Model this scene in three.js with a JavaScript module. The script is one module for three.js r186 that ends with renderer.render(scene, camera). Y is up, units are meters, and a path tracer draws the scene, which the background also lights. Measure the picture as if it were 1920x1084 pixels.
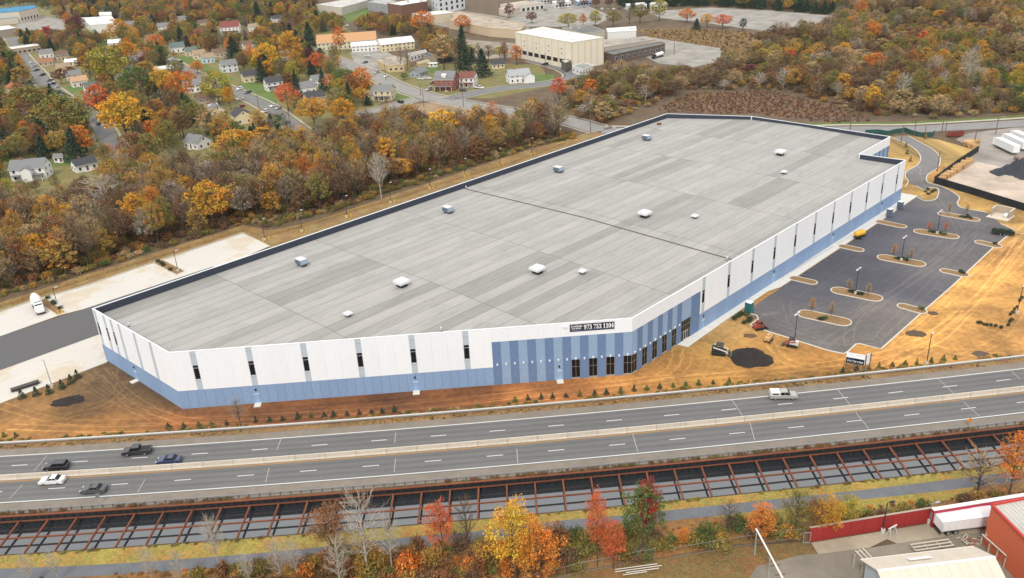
import * as THREE from 'three';
import { mergeGeometries, mergeVertices, toCreasedNormals } from 'three/addons/utils/BufferGeometryUtils.js';

// ---------------------------------------------------------------- camera, sky, sun, exposure
const scene = new THREE.Scene();
const EYE = 98, FOCAL = 1590, TILT = 0.427273531, ROLL = -0.0541949228, PW = 1920, PH = 1084;
const camera = new THREE.PerspectiveCamera(THREE.MathUtils.radToDeg(2 * Math.atan(PH / 2 / FOCAL)), 1024 / 578, 1, 6000);
camera.position.set(0, EYE, 0);
camera.rotation.set(-TILT, 0, ROLL, 'YXZ');
camera.updateMatrixWorld(true);
scene.add(camera);

const renderer = new THREE.WebGLRenderer({ antialias: true });
renderer.setSize(1024, 578);
renderer.toneMapping = THREE.LinearToneMapping;
renderer.toneMappingExposure = 1.62;
renderer.shadowMap.enabled = true;

{ // bright, thin overcast
  const w = 256, h = 128, d = new Float32Array(w * h * 4);
  for (let j = 0; j < h; j++) for (let i = 0; i < w; i++) {
    const el = Math.sin(((j + 0.5) / h - 0.5) * Math.PI), az = (i / w) * Math.PI * 2;
    const wave = 0.035 * Math.sin(az * 3 + 4 * el) + 0.03 * Math.sin(az * 5 - 9 * el + 1) + 0.02 * Math.sin(az * 9 + 17 * el);
    const b = el < 0 ? 0.32 : (0.60 + 0.22 * el) * (1 + wave);
    const k = (j * w + i) * 4;
    d[k] = b * 0.985; d[k + 1] = b; d[k + 2] = b * 1.01; d[k + 3] = 1;
  }
  const sky = new THREE.DataTexture(d, w, h, THREE.RGBAFormat, THREE.FloatType);
  sky.mapping = THREE.EquirectangularReflectionMapping; sky.magFilter = THREE.LinearFilter; sky.needsUpdate = true;
  scene.background = sky; scene.environment = sky;
}
const sun = new THREE.DirectionalLight(new THREE.Color().setRGB(1, 0.94, 0.84), 1.5);
sun.position.set(-60, 330, 40); sun.target.position.set(20, 0, -240);
sun.castShadow = true; sun.shadow.radius = 20; sun.shadow.mapSize.set(2048, 2048);
Object.assign(sun.shadow.camera, { left: -600, right: 600, top: 900, bottom: -600, near: 1, far: 2000 });
scene.add(sun, sun.target);
scene.fog = new THREE.FogExp2(new THREE.Color().setRGB(0.82, 0.86, 0.92), 0.00003);

// ---------------------------------------------------------------- helpers
const V = (x, y, z) => new THREE.Vector3(x, y, z);
function at(px, py, h = 0) {                       // the point of the place at height h that the photograph shows at (px, py)
  const d = V((px - PW / 2) / FOCAL, -(py - PH / 2) / FOCAL, -1).applyEuler(camera.rotation);
  return V(0, EYE, 0).addScaledVector(d, (h - EYE) / d.y);
}
const inv = camera.matrixWorld.clone().invert();
function seen(p) { const q = p.clone().applyMatrix4(inv); return [PW / 2 - q.x / q.z * FOCAL, PH / 2 + q.y / q.z * FOCAL, -q.z]; }
const metres = (px, py, h = 0) => -at(px, py, h).applyMatrix4(inv).z / FOCAL;   // metres per pixel
function rng(seed) { let a = seed >>> 0; return () => { a = (a + 0x6D2B79F5) | 0; let t = Math.imul(a ^ (a >>> 15), 1 | a); t = (t + Math.imul(t ^ (t >>> 7), 61 | t)) ^ t; return ((t ^ (t >>> 14)) >>> 0) / 4294967296; }; }
const hash = (x, y, s) => { let h = Math.imul(x, 374761393) ^ Math.imul(y, 668265263) ^ Math.imul(s, 1274126177); h = Math.imul(h ^ (h >>> 13), 1274126177); return ((h ^ (h >>> 16)) >>> 0) / 4294967296; };
const lerp = (a, b, t) => a + (b - a) * t, clamp = (x, a = 0, b = 1) => Math.min(b, Math.max(a, x));
const smooth = (a, b, x) => { const t = clamp((x - a) / (b - a)); return t * t * (3 - 2 * t); };
function vnoise(x, y, s, per = 0, perY = per) {
  const xi = Math.floor(x), yi = Math.floor(y), u = x - xi, v = y - yi, m = n => per ? ((n % per) + per) % per : n, w = n => perY ? ((n % perY) + perY) % perY : n;
  const a = u * u * (3 - 2 * u), b = v * v * (3 - 2 * v);
  return lerp(lerp(hash(m(xi), w(yi), s), hash(m(xi + 1), w(yi), s), a), lerp(hash(m(xi), w(yi + 1), s), hash(m(xi + 1), w(yi + 1), s), a), b);
}
function fbm(x, y, s, oct = 4, per = 0, perY = per) { let t = 0, a = 0.5, n = 0; for (let o = 0; o < oct; o++) { t += a * vnoise(x, y, s + o, per, perY); n += a; x *= 2; y *= 2; per *= 2; perY *= 2; a *= 0.55; } return t / n; }

const used = new Map();
function numbered(name) { const n = used.get(name) || 0; used.set(name, n + 1); return n ? name + '_' + String(n).padStart(3, '0') : name; }
function tag(o, label, category, group, kind) {
  o.userData.label = label; if (category) o.userData.category = category; if (group) o.userData.group = group; if (kind) o.userData.kind = kind; return o;
}
function thing(name, label, category, pos, turn = 0, group) {
  const o = new THREE.Group(); o.name = numbered(name); scene.add(o);
  if (pos) o.position.copy(pos); o.rotation.y = turn; return tag(o, label, category, group);
}
function part(name, geo, material, parent, label) {
  const m = new THREE.Mesh(geo, material); m.name = name; m.castShadow = m.receiveShadow = true; parent.add(m);
  if (label) m.userData.label = label; return m;
}
function solo(name, geo, material, label, category, group) { const m = part(numbered(name), geo, material, scene); return tag(m, label, category, group); }
function struct(name, geo, material, label) { const m = part(numbered(name), geo, material, scene); m.userData.kind = 'structure'; if (label) m.userData.label = label; return m; }
function stuff(name, geo, material, label, category) { const m = part(numbered(name), geo, material, scene); m.userData.kind = 'stuff'; return tag(m, label, category); }
function copyOf(o, label, group) {
  const c = o.clone(); c.name = numbered(o.name.replace(/_\d{3}$/, '')); scene.add(c); c.userData = { ...o.userData };
  if (label) c.userData.label = label; if (group) c.userData.group = group; return c;
}
// height of an upright thing whose foot is at (x, y) and whose top shows hpx above it
function heightFor(x, y, hpx) { const p = at(x, y); let a = 0, b = 80; for (let i = 0; i < 30; i++) { const m = (a + b) / 2, q = seen(p.clone().setY(m)); if (Math.hypot(q[0] - x, q[1] - y) < hpx) a = m; else b = m; } return a; }
// textures: grey multipliers, tileable
const texs = new Map();
function tex(key, n, f, size) {
  if (texs.has(key)) return texs.get(key);
  const d = new Uint8Array(n * n * 4);
  for (let j = 0; j < n; j++) for (let i = 0; i < n; i++) { const v = f(i / n, j / n), k = (j * n + i) * 4; const c = Array.isArray(v) ? v : [v, v, v]; d[k] = clamp(c[0]) * 255; d[k + 1] = clamp(c[1]) * 255; d[k + 2] = clamp(c[2]) * 255; d[k + 3] = 255; }
  const t = new THREE.DataTexture(d, n, n); t.wrapS = t.wrapT = THREE.RepeatWrapping; t.magFilter = THREE.LinearFilter; t.minFilter = THREE.LinearMipmapLinearFilter; t.generateMipmaps = true; t.needsUpdate = true;
  t.repeat.set(1 / size, 1 / size); texs.set(key, t); return t;
}
const T = {
  bank: tex('bank', 512, (u, v) => { const a = fbm(u * 5, v * 5, 131, 5, 5), b = fbm(u * 80, v * 80, 133, 3, 80), c = smooth(0.42, 0.72, fbm(u * 60 + 3, v * 60, 137, 3, 60) * 0.6 + 0.4 * fbm(u * 6, v * 6, 139, 4, 6)), l = 0.35 + 0.4 * a + 0.6 * (b - 0.3); return [l * lerp(0.84, 1.2, c), l * lerp(0.92, 0.8, c), l * 0.8]; }, 24),
  speck: tex('speck', 512, (u, v) => 0.62 + 0.30 * fbm(u * 8, v * 8, 3, 5, 8) + 0.16 * fbm(u * 64, v * 64, 9, 2, 64), 14),
  patch: tex('patch', 512, (u, v) => 0.45 + 0.75 * fbm(u * 5, v * 5, 21, 6, 5) * (0.75 + 0.5 * fbm(u * 40, v * 40, 5, 3, 40)), 40),
  rough: tex('rough', 256, (u, v) => 0.80 + 0.22 * fbm(u * 32, v * 32, 17, 3, 32), 2),
  grass: tex('grass', 512, (u, v) => { const a = fbm(u * 6, v * 6, 31, 5, 6), b = fbm(u * 70, v * 70, 33, 3, 70), c = fbm(u * 3, v * 3, 41, 4, 3); return [0.35 + 0.5 * a + 0.5 * (b - 0.35) + 0.25 * (c - 0.5), 0.42 + 0.35 * a + 0.55 * (b - 0.35), 0.35 + 0.4 * a + 0.4 * (b - 0.35)]; }, 22),
  litter: tex('litter', 512, (u, v) => { const a = fbm(u * 6, v * 6, 51, 5, 6), b = fbm(u * 90, v * 90, 53, 3, 90), c = smooth(0.5, 0.7, fbm(u * 5, v * 5, 59, 4, 5)); return [0.2 + 0.45 * a + 0.65 * (b - 0.3), (0.22 + 0.45 * a + 0.6 * (b - 0.3)) * lerp(0.92, 1.1, c), (0.3 + 0.4 * a + 0.4 * (b - 0.3)) * lerp(0.9, 1.1, c)]; }, 26),
};
const mats = new Map();
function M(rgb, o = {}) {
  const key = JSON.stringify([rgb, o.rough, o.metal, o.t, o.side, o.vc, o.ior, o.coat, o.spec, o.bump]);
  if (mats.has(key)) return mats.get(key);
  const p = { roughness: o.rough ?? 0.85, metalness: o.metal ?? 0 };
  if (o.t) p.map = T[o.t];
  if (o.bump) { p.bumpMap = T[o.t]; p.bumpScale = o.bump; }
  if (o.side) p.side = THREE.DoubleSide;
  if (o.vc) p.vertexColors = true;
  let m;
  if (o.ior || o.coat) { m = new THREE.MeshPhysicalMaterial(p); if (o.ior) m.ior = o.ior; if (o.coat) { m.clearcoat = o.coat; m.clearcoatRoughness = 0.08; } } else m = new THREE.MeshStandardMaterial(p);
  m.color.setRGB(...rgb); mats.set(key, m); return m;
}
// geometry
const BOX = new THREE.BoxGeometry(1, 1, 1);
function prep(g) { g = g.index ? g.toNonIndexed() : g; for (const k of Object.keys(g.attributes)) if (!['position', 'normal', 'uv'].includes(k)) g.deleteAttribute(k); return g; }
function uvm(g) {                                  // uv in metres from the main direction of each face
  const p = g.attributes.position, n = g.attributes.normal, uv = new Float32Array(p.count * 2);
  for (let i = 0; i < p.count; i++) {
    const ax = Math.abs(n.getX(i)), ay = Math.abs(n.getY(i)), az = Math.abs(n.getZ(i));
    if (ay >= ax && ay >= az) { uv[2 * i] = p.getX(i); uv[2 * i + 1] = p.getZ(i); }
    else if (ax > az) { uv[2 * i] = p.getZ(i); uv[2 * i + 1] = p.getY(i); } else { uv[2 * i] = p.getX(i); uv[2 * i + 1] = p.getY(i); }
  }
  g.setAttribute('uv', new THREE.BufferAttribute(uv, 2)); return g;
}
const all = list => uvm(mergeGeometries(list.map(prep)));
function bx(x0, x1, y0, y1, z0, z1) { const g = new THREE.BoxGeometry(Math.abs(x1 - x0), Math.abs(y1 - y0), Math.abs(z1 - z0)); g.translate((x0 + x1) / 2, (y0 + y1) / 2, (z0 + z1) / 2); return g; }
function bar(a, b, r, r2 = r, seg = 6) {           // tapered round bar from a to b
  const d = b.clone().sub(a), g = new THREE.CylinderGeometry(r2, r, d.length(), seg, 1);
  g.applyQuaternion(new THREE.Quaternion().setFromUnitVectors(V(0, 1, 0), d.clone().normalize())); g.translate((a.x + b.x) / 2, (a.y + b.y) / 2, (a.z + b.z) / 2); return g;
}
function sbar(a, b, w, h) {                        // square bar, w across, h high
  const d = b.clone().sub(a), g = new THREE.BoxGeometry(d.length(), h, w);
  const m = new THREE.Matrix4(), x = d.clone().normalize(), z = V(0, 1, 0).cross(x).negate().normalize(), y = z.clone().cross(x).normalize().negate();
  if (Math.abs(x.y) > 0.999) { z.set(0, 0, 1); y.copy(z).cross(x); }
  const yy = z.clone().cross(x); m.makeBasis(x, yy, z); g.applyMatrix4(m); g.translate((a.x + b.x) / 2, (a.y + b.y) / 2, (a.z + b.z) / 2); return g;
}
function prism(profile, x0, x1) {                  // profile of [z, y] points swept along x
  const s = new THREE.Shape(profile.map(([z, y]) => new THREE.Vector2(-z, y)));
  const g = new THREE.ExtrudeGeometry(s, { depth: x1 - x0, bevelEnabled: false, curveSegments: 6 });
  g.rotateY(Math.PI / 2); g.translate(x0, 0, 0); return g;
}
function sheet(pts, y) {                           // flat polygon on the ground; pts [x, z] or Vector3
  const q = pts.map(p => p.isVector3 ? new THREE.Vector2(p.x, -p.z) : new THREE.Vector2(p[0], -p[1]));
  const g = new THREE.ShapeGeometry(new THREE.Shape(q)); g.rotateX(-Math.PI / 2); g.translate(0, y, 0); return uvm(g);
}
const pts = (list, h = 0) => list.map(([x, y]) => at(x, y, h));
function curve(list, n = 8, closed = false) { return new THREE.CatmullRomCurve3(list.map(p => p.isVector3 ? p : at(p[0], p[1])), closed, 'centripetal').getPoints(list.length * n); }
function ribbon(line, w0, w1, y0, y1 = y0) {       // a band between offsets w0 and w1 (to the right of travel), flat at y; y0..y1 makes it a solid kerb
  const L = line.length, side = line.map((p, i) => { const a = line[Math.max(0, i - 1)], b = line[Math.min(L - 1, i + 1)], d = b.clone().sub(a); d.y = 0; d.normalize(); return V(-d.z, 0, d.x); });
  const pos = [], quad = (a, b, c, d) => pos.push(a.x, a.y, a.z, b.x, b.y, b.z, c.x, c.y, c.z, a.x, a.y, a.z, c.x, c.y, c.z, d.x, d.y, d.z);
  const P = (i, w, y) => line[i].clone().addScaledVector(side[i], w).setY(y);
  for (let i = 0; i < L - 1; i++) {
    quad(P(i, w0, y1), P(i, w1, y1), P(i + 1, w1, y1), P(i + 1, w0, y1));
    if (y1 !== y0) { quad(P(i, w1, y1), P(i, w1, y0), P(i + 1, w1, y0), P(i + 1, w1, y1)); quad(P(i, w0, y0), P(i, w0, y1), P(i + 1, w0, y1), P(i + 1, w0, y0)); }
  }
  const g = new THREE.BufferGeometry(); g.setAttribute('position', new THREE.Float32BufferAttribute(pos, 3)); g.computeVertexNormals();
  const n = g.attributes.normal; if (n.getY(0) < 0) { const a = g.attributes.position.array; for (let i = 0; i < a.length; i += 9) for (let k = 0; k < 3; k++) { const t = a[i + 3 + k]; a[i + 3 + k] = a[i + 6 + k]; a[i + 6 + k] = t; } g.computeVertexNormals(); }
  g.setAttribute('uv', new THREE.Float32BufferAttribute(new Float32Array(pos.length / 3 * 2), 2)); return uvm(g);
}
const inside = (p, poly) => { let r = false; for (let i = 0, j = poly.length - 1; i < poly.length; j = i++) { const a = poly[i], b = poly[j]; if ((a.z > p.z) !== (b.z > p.z) && p.x < (b.x - a.x) * (p.z - a.z) / (b.z - a.z) + a.x) r = !r; } return r; };

// colours (linear base colours)
const C = { white: [0.80, 0.80, 0.81], conc: [0.60, 0.575, 0.53], kerb: [0.62, 0.57, 0.48], asphalt: [0.085, 0.083, 0.088], lot: [0.075, 0.075, 0.083], steel: [0.35, 0.36, 0.38], dark: [0.02, 0.02, 0.024], black: [0.012, 0.012, 0.014], rust: [0.22, 0.066, 0.028], wood: [0.30, 0.17, 0.06], glass: [0.012, 0.016, 0.02] };
const GLASS = M([0.008, 0.010, 0.013], { rough: 0.06, ior: 1.33 }), RUBBER = M([0.015, 0.015, 0.016], { rough: 0.8 }), GALV = M([0.42, 0.43, 0.44], { rough: 0.5, metal: 0.4 }), POLE = M([0.035, 0.032, 0.03], { rough: 0.6 }), TIMBER = M([0.16, 0.115, 0.08], { t: 'rough' }), KERB = M(C.kerb, { t: 'rough' });
// ---------------------------------------------------------------- maps of stained ground, laid out in metres
const lin = c => c.map(v => Math.pow(v / 255, 2.2));
function groundMap(x0, z0, x1, z1, nx, nz, anchors, tracks, seed, spotty = 1) {
  const A = anchors.map(([px, py, r, c]) => ({ p: at(px, py), r, c })), t = new Float32Array(nx * nz), d = new Uint8Array(nx * nz * 4);
  const sx = nx / (x1 - x0), sz = nz / (z1 - z0), R = rng(seed);
  for (const [list, width, amount, wheels = 2] of tracks) {
    const line = curve(list, 10);
    for (let w = 0; w < wheels; w++) for (let i = 0; i < line.length - 1; i++) {
      const a = line[i], b = line[i + 1], dir = b.clone().sub(a), n = Math.max(1, Math.ceil(dir.length() * sx * 1.5)), off = wheels === 1 ? 0 : (w / (wheels - 1) - 0.5) * 2.0;
      const nx_ = -dir.z / dir.length() * off, nz_ = dir.x / dir.length() * off;
      for (let k = 0; k < n; k++) {
        const X = (a.x + dir.x * k / n + nx_ + (vnoise(i * 0.7 + k / n * 0.7, w, seed) - 0.5) * 0.5 - x0) * sx, Z = (a.z + dir.z * k / n + nz_ - z0) * sz, rr = Math.max(0.7, width * sx / 2), amt = amount * (0.55 + 0.9 * vnoise((i + k / n) * 0.6, w * 7, seed + 3));
        for (let q = Math.ceil(Z - rr); q <= Z + rr; q++) for (let p = Math.ceil(X - rr); p <= X + rr; p++) if (p >= 0 && q >= 0 && p < nx && q < nz) { const f = amt * (1 - ((p - X) ** 2 + (q - Z) ** 2) / (rr * rr + 0.01)), o = q * nx + p; if (Math.abs(f) > Math.abs(t[o]) && f * amount > 0) t[o] = f; }
      }
    }
  }
  for (let j = 0; j < nz; j++) for (let i = 0; i < nx; i++) {
    const x = x0 + (i + 0.5) / sx, z = z0 + (j + 0.5) / sz;
    const wx = x + 14 * (fbm(x / 17, z / 17, seed, 3) - 0.5), wz = z + 14 * (fbm(x / 17 + 40, z / 17, seed, 3) - 0.5);
    let r = 0, g = 0, b = 0, s = 1e-6;
    for (const a of A) { const e = ((wx - a.p.x) ** 2 + (wz - a.p.z) ** 2) / (a.r * a.r), w = Math.exp(-e * 1.6) + 1e-5 / (1 + e); r += w * a.c[0]; g += w * a.c[1]; b += w * a.c[2]; s += w; }
    const n1 = fbm(x / 9, z / 6, seed + 7, 4), n2 = fbm(x * 1.3, z * 1.3, seed + 11, 3), n3 = fbm(x / 24, z / 16, seed + 15, 3), f = 1 + spotty * (0.5 * (n1 - 0.5) + 0.34 * (n2 - 0.5) + 0.45 * (n3 - 0.5)), o = j * nx + i, k = o * 4, q = t[o];
    d[k] = clamp((r / s * f + q * 95) / 255) * 255; d[k + 1] = clamp((g / s * f + q * 80) / 255) * 255; d[k + 2] = clamp((b / s * f + q * 55) / 255) * 255; d[k + 3] = 255;
  }
  const T = new THREE.DataTexture(d, nx, nz); T.colorSpace = THREE.SRGBColorSpace; T.magFilter = THREE.LinearFilter; T.minFilter = THREE.LinearMipmapLinearFilter; T.generateMipmaps = true; T.needsUpdate = true;
  return { map: T, uv(g) { const p = g.attributes.position, u = new Float32Array(p.count * 2); for (let i = 0; i < p.count; i++) { u[2 * i] = (p.getX(i) - x0) / (x1 - x0); u[2 * i + 1] = (p.getZ(i) - z0) / (z1 - z0); } g.setAttribute('uv', new THREE.BufferAttribute(u, 2)); return g; } };
}
const mapped = (m, rough = 0.95, k = 0.70) => { const q = new THREE.MeshStandardMaterial({ map: m.map, roughness: rough }); q.color.setRGB(k * 1.02, k, k * 0.97); return q; };

// ---------------------------------------------------------------- the ground, the highway and the canal
const roadZ = x => -149.447 - 0.0568036 * x - 2.39433e-4 * x * x;
function onRoad(x, off, y = 0) { const s = -0.0568036 - 4.78866e-4 * x, n = Math.hypot(1, s); return V(x - s / n * off, y, roadZ(x) + off / n); }
const roadLine = (off, x0 = -330, x1 = 330, step = 6) => { const l = []; for (let x = x0; x <= x1 + 0.01; x += step) l.push(onRoad(x, off)); return l; };
const band = (o0, o1, y0, y1, x0, x1, step) => ribbon(roadLine(0, x0, x1, step), o0, o1, y0, y1);
{
  const s = new THREE.Shape([[-3800, 3000], [3800, 3000], [3800, -700], [-3800, -700]].map(([x, y]) => new THREE.Vector2(x, y)));
  const h = [...roadLine(19.75), ...roadLine(30.25).reverse()].map(p => new THREE.Vector2(p.x, -p.z));
  s.holes.push(new THREE.Path(h));
  const g = new THREE.ShapeGeometry(s); g.rotateX(-Math.PI / 2);
  struct('ground', uvm(g), M([0.20, 0.135, 0.07], { t: 'litter' }), 'brown autumn ground with leaf litter');
}
T.lane = tex('lane', 512, (u, v) => { const w = v * 7.3, track = Math.max(...[0.9, 2.7, 4.5, 6.3].map(c => Math.exp(-(((w - c) / 0.45) ** 2)))); return 0.74 - 0.14 * track + 0.22 * (fbm(u * 6, v * 60, 61, 4, 6, 60) - 0.5) + 0.14 * (fbm(u * 60, v * 60, 63, 2, 60) - 0.5) + 0.12 * (fbm(u * 5, v * 3, 66, 3, 5, 3) - 0.5); }, 1);
{
  const hw = new THREE.Group(); hw.name = 'highway'; hw.userData = { kind: 'structure', label: 'four lane grey highway with a concrete median' }; scene.add(hw);
  const laneUV = g => { const p = g.attributes.position, u = g.attributes.uv; for (let i = 0; i < p.count; i++) { const x = p.getX(i), s = -0.0568036 - 4.78866e-4 * x; u.setXY(i, x / 45, (p.getZ(i) - roadZ(x)) / Math.hypot(1, s) / 7.3); } return g; };
  part('shoulder', band(-2.75, 18.9, 0, 0.05), M([0.235, 0.20, 0.165], { t: 'speck' }), hw, 'brownish paved shoulder');
  const laneM = M([0.19, 0.187, 0.185], { t: 'lane' });
  part('lane', laneUV(band(-0.2, 7.15, 0.075)), laneM, hw); part('lane', laneUV(band(8.65, 15.75, 0.075)), laneM, hw);
  const paint = M([0.66, 0.66, 0.64], { t: 'rough' }), yellow = M([0.50, 0.25, 0.06], { t: 'rough' });
  part('edge_line', band(-0.14, 0.12, 0.1), paint, hw); part('edge_line', band(15.34, 15.6, 0.1), paint, hw);
  part('yellow_line', band(8.72, 8.95, 0.1), yellow, hw); part('yellow_line', band(7.25, 7.42, 0.1), yellow, hw);
  const dash = new THREE.BoxGeometry(3.2, 0.02, 0.19);
  for (const [x0, step, off] of [[-100.8, 12.01, 3.5], [-101.5, 11.97, 12.0]]) for (let k = -2; k < 21; k++) {
    const x = x0 + k * step, m = part('lane_dash', dash, paint, hw); m.position.copy(onRoad(x, off, 0.095)); m.rotation.y = Math.atan(0.0568036 + 4.78866e-4 * x);
  }
  const seal = M([0.42, 0.40, 0.37], { t: 'rough' });
  for (const [a, b, c, d] of [[88, 855, 64, 884], [1372, 750, 1392, 780], [1570, 731, 1594, 760], [1760, 712, 1790, 740], [1897, 697, 1912, 711], [527, 824, 519, 845], [742, 812, 740, 832], [42, 910, 18, 936], [272, 900, 258, 924], [742, 860.5, 739, 886], [505, 878, 498, 905], [969, 843, 971, 869], [1186, 814, 1196, 848], [1406, 793, 1415, 826], [1605, 775, 1629, 805], [1806, 754, 1837, 782]])
    part('sealed_joint', ribbon([at(a, b), at(c, d)], -0.07, 0.07, 0.112), seal, hw);
  // verge between the shoulder and the guard rail
  struct('verge', band(-4.9, -2.6, 0.07), M([0.42, 0.25, 0.10], { t: 'litter' }), 'strip of dry grass and litter beside the highway');
  // median barrier of cast segments
  const jb = thing('median_barrier', 'long pale concrete barrier between the two directions of the highway', 'barrier');
  const prof = [[-0.34, 0], [-0.34, 0.1], [-0.2, 0.35], [-0.12, 1.02], [0.12, 1.02], [0.2, 0.35], [0.34, 0.1], [0.34, 0]];
  const seg = prism(prof, -2.98, 2.98), bm = [M([0.62, 0.55, 0.46], { t: 'speck' }), M([0.58, 0.52, 0.44], { t: 'speck' })];
  uvm(seg);
  for (let k = -25; k <= 25; k++) { const x = k * 5.985, m = part('barrier_segment', seg, bm[(k * 7 + 70) % 3 ? 0 : 1], jb); m.position.copy(onRoad(x, 8.0, 0.075)); m.rotation.y = Math.atan(0.0568036 + 4.78866e-4 * x); m.scale.set(1, 1.05, 1.25); }
  const gr = thing('guard_rail', 'galvanised guard rail along the dirt verge above the highway', 'guard rail');
  const post = bx(-0.07, 0.07, 0, 0.7, -0.08, 0.08);
  part('rail', ribbon(roadLine(-4.05, -150, 150, 5), -0.1, 0.02, 0.42, 0.74), GALV, gr);
  for (let k = -38; k < 39; k++) part('post', post, TIMBER, gr).position.copy(onRoad(k * 3.81, -4.25));
  part('rub_rail', ribbon(roadLine(-4.28, -150, 150, 5), -0.14, 0.3, 0.7, 0.78), M([0.55, 0.54, 0.52], { t: 'rough' }), gr);
  const g2 = thing('guard_rail', 'low dull guard rail with weeds along the top of the canal wall', 'guard rail');
  part('rail', ribbon(roadLine(18.62, -150, 150, 5), -0.05, 0.04, 0.4, 0.68), M([0.24, 0.25, 0.26], { rough: 0.6 }), g2);
  for (let k = -70; k < 70; k++) part('post', post, TIMBER, g2).position.copy(onRoad(k * 1.905, 18.8));
}
// canal: water, steel walls, bracing
{
  const water = new THREE.MeshPhysicalMaterial({ roughness: 0.02, ior: 2.6 }); water.color.setRGB(0.026, 0.031, 0.036);
  
  struct('canal_water', band(19.6, 30.4, -1.8), water, 'still dark canal water reflecting the sky');
  const rust = M(C.rust, { t: 'patch', rough: 0.9 }), darkSteel = M([0.016, 0.017, 0.022], { t: 'rough', rough: 0.8 });
  const w = thing('canal_wall', 'dark steel sheet pile wall under the highway edge with a rusty cap', 'retaining wall');
  const pos = [], idx = []; let n = 0;
  for (let x = -150; x <= 150; x += 0.35) { const q = onRoad(x, 19.72 + [0, 0.22, 0.22, 0][n & 3]); pos.push(q.x, -2.6, q.z, q.x, 0.1, q.z); if (n) idx.push(2 * n - 2, 2 * n, 2 * n - 1, 2 * n, 2 * n + 1, 2 * n - 1); n++; }
  let g = new THREE.BufferGeometry(); g.setAttribute('position', new THREE.Float32BufferAttribute(pos, 3)); g.setIndex(idx); g = g.toNonIndexed(); g.computeVertexNormals(); g.setAttribute('uv', new THREE.Float32BufferAttribute(new Float32Array(g.attributes.position.count * 2), 2));
  part('sheet_piling', uvm(g), M([0.013, 0.014, 0.018], { rough: 0.9, side: 1 }), w);
  part('cap', band(19.6, 19.98, 0.06, 0.22, -150, 150), rust, w); part('waler', band(19.98, 20.2, -1.0, -0.78, -150, 150), M([0.20, 0.065, 0.03], { t: 'patch' }), w);
  const w2 = thing('canal_wall', 'low rusty steel edging along the grass bank of the canal', 'retaining wall');
  part('sheet_piling', band(30.2, 30.34, -2.6, -0.02, -150, 150), darkSteel, w2); part('cap', band(30.12, 30.4, -0.04, 0.06, -150, 150), M([0.09, 0.05, 0.03], { t: 'patch' }), w2);
  const br = thing('canal_bracing', 'rusty steel struts crossing the canal with one long beam between them', 'bracing');
  part('long_beam', band(24.67, 24.93, -1.0, -0.77, -150, 150), rust, br);
  const L = 9.9, strut = all([bx(-0.15, 0.15, -0.14, -0.1, 0, L), bx(-0.15, 0.15, 0.1, 0.14, 0, L), bx(-0.03, 0.03, -0.1, 0.1, 0, L)]), variants = [rust, M([0.25, 0.078, 0.032], { t: 'patch', rough: 0.9 }), M([0.22, 0.062, 0.028], { t: 'patch', rough: 0.9 })];
  for (let k = -9; k < 46; k++) { const x = -92.75 + k * 5.217, m = part('strut', strut, variants[(k * 5 + 50) % 3], br); m.position.copy(onRoad(x, 20.28, -0.72)); m.rotation.y = -0.005; }
}
// south bank: grass, path, yard
struct('bank_grass', ribbon(roadLine(0, -200, 200, 5), 30.4, 34.6, 0.04), M([0.44, 0.33, 0.075], { t: 'bank' }), 'mown yellow green grass with fallen leaves along the canal');
struct('path', ribbon(curve([[-60, 1080], [120, 1073], [290, 1063], [518, 1045], [776, 1017], [890, 1007], [1048, 987], [1157, 978], [1276, 965], [1428, 949], [1617, 929], [1743, 914], [1844, 902], [1990, 886]], 6), -1.35, 1.35, 0.06), M([0.145, 0.15, 0.165], { t: 'speck' }), 'grey paved path along the canal bank');
struct('leaf_strip', sheet([...pts([[-80, 1095], [290, 1074], [518, 1055], [776, 1027], [890, 1018], [1048, 997], [1157, 989], [1276, 975], [1428, 959], [1617, 938], [1743, 923], [1844, 912], [2000, 893]]), ...pts([[2000, 930], [1790, 965], [1517, 1010], [1380, 1022], [1225, 1048], [998, 1084], [900, 1100], [0, 1160]])], 0.045), M([0.38, 0.19, 0.06], { t: 'litter' }), 'ground covered with orange fallen leaves');
struct('bank_grass', sheet(pts([[1330, 970], [1476, 953], [1620, 937], [1760, 922], [1830, 913], [1800, 935], [1700, 948], [1600, 962], [1560, 985], [1480, 975]]), 0.07), M([0.42, 0.32, 0.07], { t: 'bank' }), 'olive grass between the path and the red wall');
const yard = struct('yard', sheet(pts([[1380, 1120], [1420, 1062], [1500, 1042], [1620, 1030], [1730, 1012], [1840, 990], [2000, 960], [2100, 1150], [1700, 1260], [1380, 1260]]), 0.08), M([0.25, 0.215, 0.17], { t: 'patch' }), 'stained grey paved yard');
struct('yard_grass', sheet(pts([[900, 1110], [998, 1086], [1225, 1050], [1380, 1026], [1517, 1016], [1532, 1038], [1500, 1043], [1420, 1063], [1380, 1120]]), 0.06), M([0.27, 0.17, 0.06], { t: 'bank' }), 'brown worn grass beside the yard');
struct('concrete_apron', sheet(pts([[1521, 1019], [1790, 975], [1856, 966], [1850, 998], [1800, 1003], [1681, 1020], [1663, 1012], [1630, 1028], [1534, 1040]]), 0.1), M([0.40, 0.34, 0.25], { t: 'patch' }), 'weathered concrete apron along the red wall');

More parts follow.
